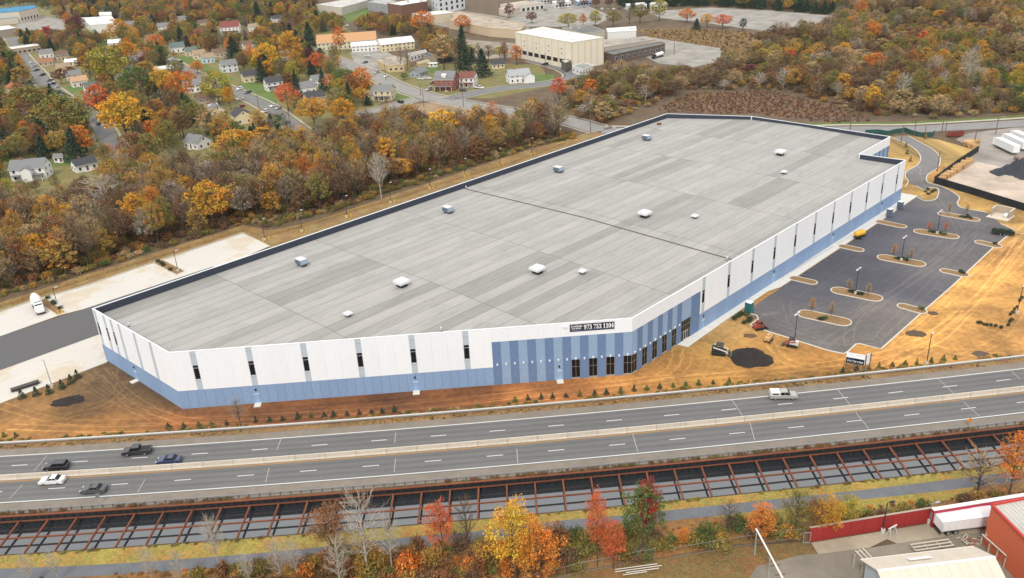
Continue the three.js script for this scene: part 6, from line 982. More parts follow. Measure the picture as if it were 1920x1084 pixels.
{ // concrete mixer
  const a = at(64, 563), b = at(83, 600), d = b.clone().sub(a), t = thing('mixer_truck', 'white concrete mixer truck parked on the bright concrete lot', 'mixer truck', a.clone().lerp(b, 0.5), Math.atan2(-d.z, d.x)), w = paint([0.76, 0.74, 0.73]);
  const dr = new THREE.LatheGeometry([[0.02, -3.3], [0.75, -3.3], [0.8, -2.9], [1.15, -2.2], [1.42, -0.6], [1.45, 0.8], [1.2, 1.8], [0.85, 2.2], [0.02, 2.25]].map(p => new THREE.Vector2(...p)), 20); dr.rotateZ(-Math.PI / 2 - 0.17); dr.translate(-1.2, 2.55, 0);
  part('drum', uvm(prep(dr)), M([0.74, 0.68, 0.66], { rough: 0.5 }), t); part('chassis', bx(-4.5, 4.2, 0.8, 1.1, -0.5, 0.5), M(C.dark), t);
  part('hood', side([[2.4, 0.7], [2.4, 1.95], [4.3, 1.7], [4.5, 1.4], [4.5, 0.7]], 1.9), w, t); part('cab', side([[1.15, 0.7], [1.15, 2.75], [1.4, 2.9], [2.3, 2.85], [2.75, 1.9], [2.75, 0.7]], 2.3), w, t); part('windscreen', bx(2.45, 2.62, 2.0, 2.65, -0.95, 0.95), GLASS, t).rotation.z = 0; part('grille', bx(4.5, 4.56, 0.85, 1.45, -0.6, 0.6), M(C.dark), t);
  for (const s of [-1, 1]) { part('fender', bx(2.9, 4.3, 1.05, 1.25, s * 0.85 - 0.28, s * 0.85 + 0.28), w, t); part('headlight', bx(4.4, 4.55, 1.05, 1.25, s * 0.8 - 0.14, s * 0.8 + 0.14), HEADL, t); part('side_window', bx(1.5, 2.4, 1.95, 2.6, s * 1.16 - 0.01, s * 1.16 + 0.01), GLASS, t); wheel(t, 3.5, s * 0.95, 0.52, 0.35); wheel(t, -2.3, s * 0.92, 0.52, 0.55); wheel(t, -3.6, s * 0.92, 0.52, 0.55); }
  part('bumper', bx(4.5, 4.7, 0.5, 0.8, -1.1, 1.1), M(C.dark), t); part('chute', all([sbar(V(-4.4, 2.6, 0), V(-5.2, 1.5, 0), 0.5, 0.1), bx(-4.6, -4.1, 1.0, 3.1, -0.6, -0.5), bx(-4.6, -4.1, 1.0, 3.1, 0.5, 0.6)]), w, t); part('hopper', bx(-4.7, -4.0, 3.0, 3.6, -0.55, 0.55), w, t); part('light_bar', bx(1.5, 1.75, 2.9, 3.05, -1.0, 1.0), M(C.dark), t);
}
// ---------------------------------------------------------------- site machines and small things
function tracked(label, x, y, turn, body, cabin, o = {}) {
  const t = thing('skid_steer', label, 'loader', at(x, y), turn); part('body', all([bx(-1.3, 0.5, 0.4, 1.2, -0.55, 0.55), bx(-1.5, -0.7, 0.5, 1.5, -0.6, 0.6)]), body, t); part('cab', all([bx(-0.7, -0.62, 1.2, 2.1, -0.55, 0.55), bx(0.42, 0.5, 1.2, 2.1, -0.55, -0.45), bx(0.42, 0.5, 1.2, 2.1, 0.45, 0.55), bx(-0.75, 0.6, 2.1, 2.2, -0.62, 0.62)]), cabin, t); part('window', bx(0.43, 0.47, 1.25, 2.05, -0.44, 0.44), GLASS, t);
  for (const s of [-1, 1]) { part('track', side([[-1.3, 0.12], [-1.5, 0.4], [-1.2, 0.68], [0.9, 0.68], [1.1, 0.4], [0.9, 0.12]], 0.36, 0.04), RUBBER, t).position.z = s * 0.82; part('lift_arm', all([sbar(V(-1.2, 1.6, s * 0.72), V(1.2, 1.0, s * 0.72), 0.12, 0.18), sbar(V(1.2, 1.0, s * 0.72), V(1.6, 0.4, s * 0.72), 0.12, 0.16)]), o.arm || body, t); }
  part('bucket', side([[1.5, 0.08], [2.3, 0.06], [2.3, 0.14], [1.75, 0.3], [1.6, 0.75], [1.5, 0.75]], 1.8, 0.02), M([0.05, 0.05, 0.055], { rough: 0.5 }), t); return t;
}
tracked('black and white skid steer loader left of the black soil heap', 1350, 664, -0.35, M([0.03, 0.032, 0.036], { rough: 0.5 }), M([0.025, 0.03, 0.034], { rough: 0.4 }), { arm: M([0.66, 0.66, 0.64], { rough: 0.5 }) }).scale.setScalar(1.25);
tracked('small white and red loader at the foot of the lamp post', 1484, 649, 2.6, M([0.66, 0.64, 0.62], { rough: 0.5 }), M([0.05, 0.045, 0.045]), { arm: M([0.4, 0.06, 0.04], { rough: 0.5 }) });
tracked('small red loader on the kerb by the car park corner', 1424, 617, 0.2, M([0.36, 0.07, 0.05], { rough: 0.5 }), M([0.16, 0.05, 0.045]), { arm: M([0.3, 0.07, 0.05]) });
{
  const t = thing('trencher', 'tan trencher machine beside the black soil heap', 'machine', at(1441, 640), 0.9), m = M([0.55, 0.36, 0.16], { rough: 0.5 });
  part('body', all([bx(-1.2, 0.9, 0.6, 1.4, -0.6, 0.6), bx(-0.4, 0.5, 1.4, 2.0, -0.4, 0.4)]), m, t); part('boom', all([sbar(V(0.9, 1.1, 0), V(3.0, 0.5, 0), 0.3, 0.35), sbar(V(-1.2, 1.1, 0), V(-2.8, 1.5, 0), 0.25, 0.3)]), m, t); part('chain', sbar(V(1.2, 0.8, 0), V(3.3, 0.25, 0), 0.14, 0.5), M(C.dark), t); part('seat', bx(-0.2, 0.3, 1.4, 1.9, -0.25, 0.25), M(C.dark), t); for (const x of [-0.8, 0.6]) for (const s of [-1, 1]) wheel(t, x, s * 0.7, 0.42, 0.3);
}
function toilet(label, x, y, rgb) { const t = thing('portable_toilet', label, 'toilet', at(x, y), 0.75), m = M(rgb, { rough: 0.5 }); part('cabin', bx(-0.58, 0.58, 0.12, 2.15, -0.58, 0.58), m, t); part('base', bx(-0.64, 0.64, 0, 0.12, -0.64, 0.64), M(C.dark), t); const r = new THREE.CylinderGeometry(0.3, 0.86, 0.22, 4); r.rotateY(Math.PI / 4); r.translate(0, 2.26, 0); part('roof', r, M([0.75, 0.76, 0.77]), t); const d = part('door', bx(-0.45, 0.45, 0.2, 2.0, 0.581, 0.62), M(rgb.map(v => v * 1.3), { rough: 0.5 }), t); part('handle', bx(0.3, 0.38, 1.0, 1.15, 0.62, 0.66), GALV, d); part('vent', bar(V(0.35, 2.2, -0.35), V(0.35, 2.6, -0.35), 0.06), M(C.dark), t); return t; }
toilet('teal portable toilet at the near end of the pavement', 1404, 586, [0.02, 0.12, 0.13]).scale.setScalar(1.4); toilet('blue grey portable toilet by the far pavement, nearer of two', 1667, 407, [0.09, 0.12, 0.16]).scale.setScalar(1.3); toilet('blue grey portable toilet by the far pavement, farther of two', 1687, 393, [0.08, 0.11, 0.15]).scale.setScalar(1.3);
{ const t = thing('compressor', 'yellow towed compressor on the car park by the pavement', 'compressor', at(1611, 447), 0.5), y = M([0.65, 0.36, 0.02], { rough: 0.4 }); const g = new THREE.CapsuleGeometry(0.75, 1.6, 5, 12); g.rotateZ(Math.PI / 2); g.scale(1, 0.85, 1); g.translate(0, 1.25, 0); part('shell', g, y, t); part('frame', all([bx(-1.3, 1.3, 0.5, 0.62, -0.6, 0.6), sbar(V(1.3, 0.55, 0), V(2.5, 0.5, 0), 0.1, 0.1)]), M(C.dark), t); for (const s of [-1, 1]) wheel(t, -0.1, s * 0.75, 0.36, 0.24); t.scale.setScalar(1.4); }
function mound(name, label, cat, x, y, wpx, h, rgb, flat = 1, turn = 0, seed = 1) {
  const m = metres(x, y), r = wpx * m / 2, g = new THREE.CircleGeometry(1, 40), N = 22, pos = [], ix = [];
  for (let i = 0; i <= N; i++) for (let k = 0; k < 40; k++) { const a = k / 40 * 6.283, f = i / N, rr = r * f * (0.85 + 0.3 * vnoise(Math.cos(a) * 2 + 5, Math.sin(a) * 2 + 5, seed)), X = Math.cos(a) * rr, Z = Math.sin(a) * rr * flat; pos.push(X, Math.max(0, h * Math.pow(1 - f, 1.15) * (0.8 + 0.5 * vnoise(X * 0.9 + 9, Z * 0.9 + 9, seed)) + 0.35 * Math.min(1, h) * (fbm(X * 1.7 + 7, Z * 1.7, seed, 3) - 0.5) * (f < 0.97 ? 1 : 0)), Z); if (i < N) { const q = i * 40 + k, n = i * 40 + (k + 1) % 40; ix.push(q, n, q + 40, n, n + 40, q + 40); } }
  const b = new THREE.BufferGeometry(); b.setAttribute('position', new THREE.Float32BufferAttribute(pos, 3)); b.setIndex(ix); b.computeVertexNormals(); b.setAttribute('uv', new THREE.Float32BufferAttribute(new Float32Array(pos.length / 3 * 2), 2)); g.dispose();
  const o = solo(name, uvm(b), M(rgb, { t: 'patch', side: 1 }), label, cat); o.position.copy(at(x, y)); o.rotation.y = turn; return o;
}
mound('soil_heap', 'black heap of topsoil in front of the car park', 'soil heap', 1410, 672, 78, 2.6, [0.022, 0.016, 0.014], 1, 0, 3);
mound('soil_heap', 'low spread of black soil by the left corner of the warehouse', 'soil heap', 128, 752, 66, 0.9, [0.022, 0.015, 0.013], 0.62, 0.2, 5);
mound('rubble_heap', 'big blue black heap of milled asphalt beyond the black fence', 'heap', 1912, 326, 100, 5.0, [0.04, 0.045, 0.06], 0.8, 0, 7);
mound('rubble_heap', 'pale earth heap in front of the blue black heap', 'heap', 1886, 338, 50, 2.0, [0.52, 0.43, 0.34], 0.8, 0, 9);
mound('brush_heap', 'brown brush heap on the orange earth right of the car park', 'heap', 1718, 626, 40, 0.8, [0.12, 0.08, 0.045], 0.7, 0, 11);
mound('brush_heap', 'small brown mulch heap by the car park corner', 'heap', 1406, 630, 26, 0.8, [0.16, 0.09, 0.05], 0.7, 0, 13);
mound('brush_heap', 'dark brown heap beside the kerb end island', 'heap', 1750, 588, 22, 0.6, [0.12, 0.085, 0.05], 0.7, 0, 15);
mound('brush_heap', 'brown spoil patch on the slope left of the right lamp', 'heap', 1838, 664, 34, 0.6, [0.14, 0.09, 0.06], 0.7, 0, 17);
{ const t = thing('pipe_bundle', 'bundle of dark steel beams lying on the concrete pad', 'beams', at(48, 727), 0), a = at(22, 734), b = at(75, 717), d = b.clone().sub(a), L = d.length(); t.rotation.y = Math.atan2(-d.z, d.x); for (const z of [-0.45, 0, 0.45]) part('beam', all([bx(-L / 2, L / 2, 0.3, 0.36, z - 0.18, z + 0.18), bx(-L / 2, L / 2, 0.7, 0.76, z - 0.25, z + 0.25), bx(-L / 2, L / 2, 0.36, 0.7, z - 0.04, z + 0.04)]), M([0.07, 0.06, 0.06]), t); part('bearer', all([bx(-L / 3, -L / 3 + 0.2, 0, 0.3, -1.1, 1.1), bx(L / 3, L / 3 + 0.2, 0, 0.3, -1.1, 1.1)]), TIMBER, t); }
// ---------------------------------------------------------------- islands of the car park and their planting
{
  const soil = M([0.42, 0.26, 0.11], { t: 'litter' });
  const list = [[1652, 417, 1690, 425, 1.7, 'at the pavement by the far toilets'], [1770, 402, 1825, 412, 2.0, 'farthest along the car park'], [1727, 435, 1784, 444, 2.2, 'third along the row of lamp islands'], [1660, 484, 1720, 495, 2.3, 'second along the row of lamp islands'], [1582, 463, 1610, 469, 1.6, 'at the pavement beside the yellow compressor'], [1491, 523, 1522, 530, 1.6, 'at the pavement nearest the office corner'], [1838, 455, 1868, 462, 1.6, 'on the outer kerb by the dark trailer'], [1773, 509, 1806, 516, 1.6, 'on the outer kerb in the middle'], [1694, 575, 1726, 584, 1.6, 'on the outer kerb nearest the highway'], [1574, 546, 1638, 559, 2.3, 'first along the row of lamp islands'], [1513, 590, 1578, 604, 2.4, 'nearest the highway beside a lamp post']];
  for (const [x, y, X, Y, r, where] of list) {
    const a = at(x, y), b = at(X, Y), d = b.clone().sub(a), n = V(-d.z, 0, d.x).normalize(), t0 = Math.atan2(n.z, n.x), P = [], c = a.clone().lerp(b, 0.5);
    for (let i = 0; i <= 8; i++) { const q = t0 + Math.PI * i / 8; P.push(a.clone().add(V(Math.cos(q) * r, 0, Math.sin(q) * r)).sub(c)); } for (let i = 0; i <= 8; i++) { const q = t0 + Math.PI + Math.PI * i / 8; P.push(b.clone().add(V(Math.cos(q) * r, 0, Math.sin(q) * r)).sub(c)); }
    const t = thing('planting_island', 'kerbed planting island in the car park, ' + where, 'island', c); part('soil', sheet(P, 0.2), soil, t); part('kerb', ribbon([...P, P[0]], -0.02, 0.24, 0.05, 0.24), KERB, t);
  }
  const low = [[1803, 408], [1809, 409], [1814, 408], [1820, 411], [1745, 436], [1750, 437], [1764, 439], [1769, 441], [1680, 486], [1685, 487], [1692, 488], [1700, 490], [1595, 549], [1600, 550], [1610, 553], [1616, 554], [1541, 600], [1547, 599], [1538, 601], [1735, 361], [1741, 365], [1748, 362], [1753, 359], [1740, 357], [1727, 581], [1806, 514], [1801, 512], [1866, 459], [1377, 600], [1383, 595], [1389, 591], [1396, 590], [1400, 593], [1406, 598], [1408, 601], [1403, 605], [1395, 608]];
  const R = rng(83); low.forEach(([x, y]) => tree('shrub', R() < 0.7 ? 'dark' : 'green', at(x, y), 0.9 + 0.5 * R(), 1.1 + 0.5 * R(), R(), 'small dark shrub planted in a bed of the car park', 'small shrubs in the car park beds', { name: 'small_shrub' }));
  const ring = [[1833, 607], [1838, 608], [1845, 610], [1851, 612], [1858, 613], [1866, 614], [1877, 617], [1890, 612], [1893, 606], [1897, 601], [1894, 592], [1899, 588], [1902, 583], [1906, 578], [1912, 566], [1916, 560]]; ring.forEach(([x, y]) => tree('shrub', 'dark', at(x, y), 0.9 + 0.4 * R(), 0.7 + 0.3 * R(), R(), 'dark green shrub in the planted ring on the orange earth', 'shrubs in the ring on the orange earth', { name: 'small_shrub' }));
  [[1741, 437, 'orange'], [1772, 439, 'orange'], [1675, 483, 'gold'], [1707, 489, 'tan'], [1591, 547, 'tan'], [1522, 587, 'gold'], [1559, 593, 'tan'], [1779, 404, 'tan'], [1812, 404, 'tan'], [1627, 556, 'tan']].forEach(([x, y, c]) => tree('sparse', c, at(x, y), 3.6 + R(), 1.6, R(), `thin ${KINDNAME[c]} young tree on a car park island`, `thin ${KINDNAME[c]} young trees on the car park islands`, { name: 'young_tree' }));
  [[1736, 260, 'amber'], [1701, 289, 'green'], [1707, 303, 'olive'], [1699, 276, 'olive']].forEach(([x, y, c], i) => tree('sapling', c, at(x, y), 2.2, 1.8, R(), `young ${KINDNAME[c]} shrub by the winding drive, number ${i + 1} along it`.replace(/, number.*/, ['', ' at its middle', ' at its bend', ' at its top'][i])));
  // beds of the left lots
  for (const [poly, l, sh] of [[[[67, 566], [86, 560], [122, 585], [106, 591]], 'planted bed cut into the concrete lot beside the mixer truck', [[90, 561], [100, 569], [102, 572], [114, 580]]], [[[289, 495], [304, 487], [347, 509], [330, 516]], 'planted bed cut into the concrete lot by the parapet', [[296, 492], [303, 496], [307, 499], [320, 508]]]]) { const P = pts(poly), c = P.reduce((a, b) => a.add(b), V(0, 0, 0)).multiplyScalar(0.25), q = P.map(p => p.clone().sub(c)); const t = thing('planting_bed', l, 'bed', c); part('soil', sheet(q, 0.17), soil, t); part('kerb', ribbon([...q, q[0]], -0.15, 0.15, 0.05, 0.22), KERB, t); sh.forEach(([x, y]) => tree('shrub', 'dark', at(x, y), 1.4, 1.4, R(), 'dark shrub in the ' + l, 'shrubs in the ' + l, { name: 'small_shrub' })); }
  // dark trailer with stock plants
  const t = thing('trailer', 'dark flat trailer loaded with plants at the car park edge', 'trailer', at(1880, 440), -0.5); part('deck', bx(-3, 3, 0.6, 0.8, -1.2, 1.2), M([0.03, 0.03, 0.03]), t); part('rails', all([bx(-3, 3, 1.2, 1.3, -1.2, -1.12), bx(-3, 3, 1.2, 1.3, 1.12, 1.2), bx(-3, -2.9, 0.8, 1.3, -1.2, 1.2), bx(2.9, 3, 0.8, 1.3, -1.2, 1.2)]), M(C.dark), t); for (const x of [-0.6, 0.5]) for (const s of [-1, 1]) wheel(t, x, s * 1.2, 0.36, 0.24); part('drawbar', sbar(V(3, 0.65, 0), V(4.6, 0.55, 0), 0.12, 0.12), M(C.dark), t);
  for (let i = 0; i < 6; i++) { const p = t.localToWorld(V(-2.3 + i * 0.9, 0.8, (i % 2 - 0.5) * 1.0)); tree('shrub', 'dark', p, 1.1, 1.5, R(), 'dark green shrub loaded on the flat trailer', 'shrubs loaded on the flat trailer', { name: 'small_shrub' }); }
}
// ---------------------------------------------------------------- lamps, bollards, poles, wires
function lampPost(label, x, y, tx, ty, o = {}) {
  const m = metres(x, y), el = Math.asin(EYE / at(x, y).distanceTo(V(0, EYE, 0))), h = heightFor(x, y, Math.hypot(tx - x, ty - y)), t = thing(o.name || 'lamp_post', label, o.cat || 'lamp post', at(x, y), o.turn ?? 0.8, o.group), pm = o.mat || POLE;
  part('base', bar(V(0, 0, 0), V(0, 0.8, 0), 0.36, 0.34, 12), M(C.conc, { t: 'rough' }), t); part('pole', bar(V(0, 0.8, 0), V(0, h, 0), 0.11, 0.08, 8), pm, t);
  const a = part('arm', bx(0, 0.9, h - 0.12, h - 0.04, -0.04, 0.04), pm, t); part('head', all([bx(0.5, 1.3, h - 0.1, h + 0.06, -0.2, 0.2)]), o.head || M([0.55, 0.55, 0.57], { rough: 0.4 }), t); if (o.two) part('head', all([bx(-1.3, -0.1, h - 0.1, h + 0.06, -0.2, 0.2)]), o.head || M([0.55, 0.55, 0.57], { rough: 0.4 }), t); return t;
}
lampPost('lamp post beside the white and red loader', 1490, 640, 1495, 588, { two: 1 }); lampPost('lamp post on the first lamp island of the car park', 1604, 552, 1608, 504, { two: 1 }); lampPost('lamp post on the second lamp island of the car park', 1690, 489, 1694, 444, { two: 1 }); lampPost('lamp post on the third lamp island of the car park', 1757, 439, 1760, 395, { two: 1 });
lampPost('lamp post by the planted ring on the orange earth', 1907, 588, 1916, 538); lampPost('lamp post on the orange earth by the guard rail', 1737, 684, 1746, 627);
lampPost('pale street lamp with a curved arm at the concrete pad', 98, 727, 81, 676, { mat: GALV, turn: 2.6 }); lampPost('lamp post in the bed beside the mixer truck', 106, 566, 96, 541); lampPost('lamp post in the bed by the parapet', 334, 509, 327, 471);
lampPost('dark floodlight pole at the red wall', 1655, 999, 1665, 943, { turn: 0.2, head: M(C.dark) }); lampPost('thin pale pole at the red wall beside the long trailer', 1742, 981, 1747, 943, { mat: GALV, turn: 0.2, head: GALV });
{
  const B = [[497, 451], [567, 435], [651, 408], [733, 381], [806, 354], [872, 332], [937, 312], [997, 292], [1049, 272]], T_ = [[491, 411], [561, 395], [645, 368], [728, 343], [802, 318], [869, 298], [935, 279], [995, 260], [1047, 243]], ord = ['first', 'second', 'third', 'fourth', 'fifth', 'sixth', 'seventh', 'eighth', 'ninth'];
  const by = M([0.72, 0.42, 0.02], { rough: 0.5 }); let b0;
  B.forEach(([x, y], i) => { lampPost(`lamp post behind the warehouse, ${ord[i]} from the concrete lot`, x, y, ...T_[i]); const p = at(x, y); for (const s of [-1, 1]) { const q = p.clone().addScaledVector(RU, s * 1.1).addScaledVector(RV, -0.8); if (!b0) { b0 = thing('bollard', '', 'bollard', null, 0); part('post', bar(V(0, 0, 0), V(0, 1.25, 0), 0.17, 0.17, 10), by, b0); const d = new THREE.SphereGeometry(0.17, 10, 5, 0, 6.283, 0, 1.57); d.translate(0, 1.25, 0); part('cap', d, by, b0); } const o = i || s > 0 ? copyOf(b0) : b0; o.position.copy(q); o.userData.label = `yellow bollard at the ${ord[i]} lamp post behind the warehouse`; o.userData.group = `bollards at the ${ord[i]} lamp post behind the warehouse`; } });
  for (const [x, y] of [[110, 590], [117, 587]]) { const o = copyOf(b0, 'yellow bollard at the end of the bed beside the mixer truck', 'yellow bollards beside the mixer truck'); o.position.copy(at(x, y)); }
}
const poleTops = [];
function utilityPole(label, x, y, ty, arms = 1, o = {}) {
  const m = metres(x, y), el = Math.asin(EYE / at(x, y).distanceTo(V(0, EYE, 0))), h = heightFor(x, y, y - ty), t = thing('utility_pole', label, 'utility pole', at(x, y), o.turn ?? 0.5); part('pole', bar(V(0, 0, 0), V(0, h, 0), 0.19, 0.13, 8), TIMBER, t);
  for (let i = 0; i < arms; i++) { const yy = h - 0.5 - i * 1.6, a = part('cross_arm', bx(-1.4, 1.4, yy, yy + 0.14, 0.16, 0.28), TIMBER, t); for (const z of [-1.25, -0.6, 0.6, 1.25]) part('insulator', bar(V(z, yy + 0.14, 0.22), V(z, yy + 0.36, 0.22), 0.07, 0.05, 6), GALV, a); }
  if (o.can) part('transformer', bar(V(0.1, h - 3.2, 0.42), V(0.1, h - 2.1, 0.42), 0.3, 0.3, 10), GALV, t); if (o.lamp) { part('lamp_arm', bar(V(0, h - 1.5, 0), V(0.4, h - 1.1, 1.8), 0.05), GALV, t); part('lamp_head', bx(0.25, 0.6, h - 1.2, h - 1.05, 1.6, 2.4), GALV, t); }
  poleTops.push(V(at(x, y).x, h - 0.3, at(x, y).z)); return t;
}
utilityPole('utility pole over the road behind the warehouse, left of it', 1107, 247, 181, 2, { can: 1 }); utilityPole('utility pole at the near end of the winding drive', 1690, 266, 237); utilityPole('utility pole with two cross arms at the green fence', 1714, 255, 213, 2); utilityPole('short pole in the grass behind the green fence', 1733, 262, 236, 0); utilityPole('utility pole left of the red skip, thinner of two', 1766, 248, 226, 1); utilityPole('utility pole touching the red skip', 1773, 246, 228, 0);
utilityPole('tall utility pole with a street lamp right of the red skip', 1867, 251, 212, 2, { lamp: 1 }); utilityPole('pole with a cross arm by the pallet heap', 1827, 270, 242, 1); utilityPole('utility pole at the wood edge behind the far corner', 1594, 243, 221, 1, { lamp: 1 }); utilityPole('tall grey pole in the scrub behind the far corner', 1576, 231, 186, 0, { lamp: 1 }); utilityPole('thin pole by the black fence corner', 1757, 322, 283, 0); utilityPole('short pole by the black fence corner', 1768, 330, 313, 0);
utilityPole('utility pole on the main road before the small lot', 630, 123, 87, 1); utilityPole('utility pole on the main road at the silver suv', 724, 151, 109, 1); utilityPole('utility pole with a dark sign beside the side road', 789, 179, 157, 0); utilityPole('utility pole at the right of the junction', 869, 201, 146, 2, { can: 1 }); utilityPole('utility pole on the second street', 486, 206, 178, 1); utilityPole('utility pole with a leafy top on the second street', 545, 240, 208, 1); utilityPole('thin pole on the brown ground below the junction', 795, 202, 170, 0); utilityPole('utility pole behind the white corner house', 941, 122, 78, 1);
utilityPole('thin pole in the faded car park', 1264, 103, 70, 0); utilityPole('pole by the entrance of the cream block', 1023, 140, 100, 0);
{
  const wires = (idx, l) => { const t = thing('power_line', l, 'power line', V(0, 0, 0)); for (const o of [-1.1, 0, 1.1]) for (let i = 0; i < idx.length - 1; i++) { const a = poleTops[idx[i]], b = poleTops[idx[i + 1]], d = b.clone().sub(a), n = V(-d.z, 0, d.x).normalize().multiplyScalar(o), P = []; for (let k = 0; k <= 10; k++) { const f = k / 10, q = a.clone().lerp(b, f).add(n); q.y -= d.length() * 0.09 * 4 * f * (1 - f) * 0.35; P.push(q); } part('wire', new THREE.TubeGeometry(new THREE.CatmullRomCurve3(P), 20, 0.035, 4), M([0.12, 0.12, 0.13]), t); } };
  wires([0, 8, 2, 6], 'overhead wires along the road behind the warehouse'); wires([12, 13, 15], 'overhead wires along the main road');
}
// ---------------------------------------------------------------- fences
function railFence(name, label, line, post, rails, gap, postM, railM, panel, thin) {
  const t = thing(name, label, 'fence', V(0, 0, 0)), P = []; for (let i = 0; i < line.length - 1; i++) { const n = Math.max(1, Math.round(line[i].distanceTo(line[i + 1]) / gap)); for (let k = 0; k < n; k++) P.push(line[i].clone().lerp(line[i + 1], k / n)); } P.push(line[line.length - 1]);
  P.forEach((p, i) => { part('post', post, postM, t).position.copy(p); if (i === P.length - 1) return; const q = P[i + 1]; if (panel) part('panel', sbar(p.clone().setY(panel / 2 + 0.08), q.clone().setY(panel / 2 + 0.08), 0.05, panel), railM[i % railM.length], t); else part('rail', all(rails.map(y => sbar(p.clone().setY(y), q.clone().setY(y), thin || 0.09, thin || 0.2))), railM[i % railM.length], t); }); return t;
}
railFence('guide_rail', 'orange timber guide rail behind the concrete lots', pts([[-60, 594], [0, 577], [105, 543], [325, 474], [457, 432], [484, 442]]), bx(-0.1, 0.1, 0, 1.0, -0.1, 0.1), [0.5, 0.85], 3, M(C.wood, { t: 'rough' }), [M([0.42, 0.26, 0.095], { t: 'rough' }), M([0.37, 0.22, 0.08], { t: 'rough' })]);
railFence('guide_rail', 'orange timber guide rail along the back of the warehouse', pts([[500, 444], [580, 422], [665, 396], [730, 378], [782, 360], [870, 333], [937, 313], [1000, 292], [1060, 270]]), bx(-0.1, 0.1, 0, 1.0, -0.1, 0.1), [0.5, 0.85], 4, M(C.wood, { t: 'rough' }), [M([0.40, 0.25, 0.09], { t: 'rough' })]);
railFence('screen_fence', 'tall black screened fence round the gravel yard', pts([[1834, 285], [1793, 312], [1751, 344], [1818, 364], [1920, 396], [1975, 414]]), bx(-0.06, 0.06, 0, 2.7, -0.06, 0.06), [], 3.2, M(C.dark), [M([0.012, 0.016, 0.024], { t: 'rough' }), M([0.016, 0.021, 0.03], { t: 'rough' })], 2.5);
railFence('screen_fence', 'low green screened fence beside the winding drive', pts([[1622, 252], [1645, 251], [1664, 254], [1680, 250], [1697, 248], [1710, 253], [1730, 258], [1748, 257], [1752, 252]]), bx(-0.05, 0.05, 0, 2.0, -0.05, 0.05), [], 3, M([0.03, 0.06, 0.055]), [M([0.02, 0.09, 0.08], { t: 'rough' }), M([0.025, 0.1, 0.09], { t: 'rough' })], 1.9);
railFence('chain_link_fence', 'grey chain link fence below the bushes of the canal bank', pts([[985, 1100], [1096, 1072], [1163, 1060], [1197, 1052], [1228, 1047]]), bar(V(0, 0, 0), V(0, 2.0, 0), 0.045, 0.045, 6), [0.1, 2.0], 3.2, M([0.2, 0.2, 0.2], { rough: 0.6 }), [M([0.26, 0.26, 0.26], { rough: 0.6 })], 0, 0.04);
railFence('chain_link_fence', 'grey chain link fence right of the gap in the bushes', pts([[1262, 1046], [1330, 1034], [1390, 1024], [1500, 1010]]), bar(V(0, 0, 0), V(0, 2.0, 0), 0.045, 0.045, 6), [0.1, 2.0], 3.2, M([0.2, 0.2, 0.2], { rough: 0.6 }), [M([0.26, 0.26, 0.26], { rough: 0.6 })], 0, 0.04);
railFence('garden_fence', 'brown board fence of a back garden among the houses', pts([[271, 200], [292, 197], [310, 212], [312, 222]]), bx(-0.06, 0.06, 0, 1.8, -0.06, 0.06), [], 2.4, TIMBER, [M([0.3, 0.12, 0.06], { t: 'rough' })], 1.6);
{ // V shaped site sign
  const a = at(1585, 694), b = at(1612, 699), d = b.clone().sub(a).normalize(), Wd = 3.5, t = thing('site_sign', 'V shaped site sign, white above dark blue with a white phone number', 'sign', a, Math.atan2(-d.z, d.x));
  part('post', all([bx(-0.08, 0.08, 0, 4.5, -0.2, -0.04), bx(Wd / 2 - 0.08, Wd / 2 + 0.08, 0, 4.5, -0.2, -0.04), bx(Wd - 0.08, Wd + 0.08, 0, 4.5, -0.2, -0.04)]), TIMBER, t); part('brace', all([sbar(V(0.05, 0.2, -0.1), V(Wd / 2, 2.0, -0.1), 0.1, 0.1), sbar(V(Wd - 0.05, 0.2, -0.1), V(Wd / 2 + 0.1, 2.0, -0.1), 0.1, 0.1)]), TIMBER, t);
  part('board', bx(-0.15, Wd + 0.15, 1.95, 4.55, -0.03, 0.03), M([0.7, 0.7, 0.71]), t);
  const tx = canvasTex(1024, 720, (c, w, h) => { c.fillStyle = '#eef0f6'; c.fillRect(0, 0, w, h); c.fillStyle = '#cfd4e2'; for (const y of [60, 110, 160]) c.fillRect(90, y, 300, 24); c.fillStyle = '#c3c8d8'; c.fillRect(520, 90, 380, 40); c.fillStyle = '#10182e'; c.fillRect(0, 330, w, h - 330); c.fillStyle = '#2c4f86'; c.fillRect(60, 370, 380, 60); c.fillStyle = '#fff'; c.font = 'bold 150px serif'; c.textBaseline = 'middle'; c.fillText('973 753 1104', 70, 560, 890); });
  const f = part('print', new THREE.PlaneGeometry(Wd + 0.26, 2.56), printed(tx), t); f.position.set(Wd / 2, 3.25, 0.036);
  const w2 = new THREE.Group(); w2.name = 'wing'; t.add(w2); w2.position.set(Wd + 0.2, 0, -0.1); w2.rotation.y = 1.0; part('board', bx(0, Wd * 0.5, 1.95, 4.55, -0.03, 0.03), M([0.72, 0.72, 0.73]), w2); part('post', all([bx(Wd / 2 - 0.16, Wd / 2, 0, 4.5, 0.04, 0.2), bx(0.1, 0.26, 0, 4.5, 0.04, 0.2)]), TIMBER, w2);
}
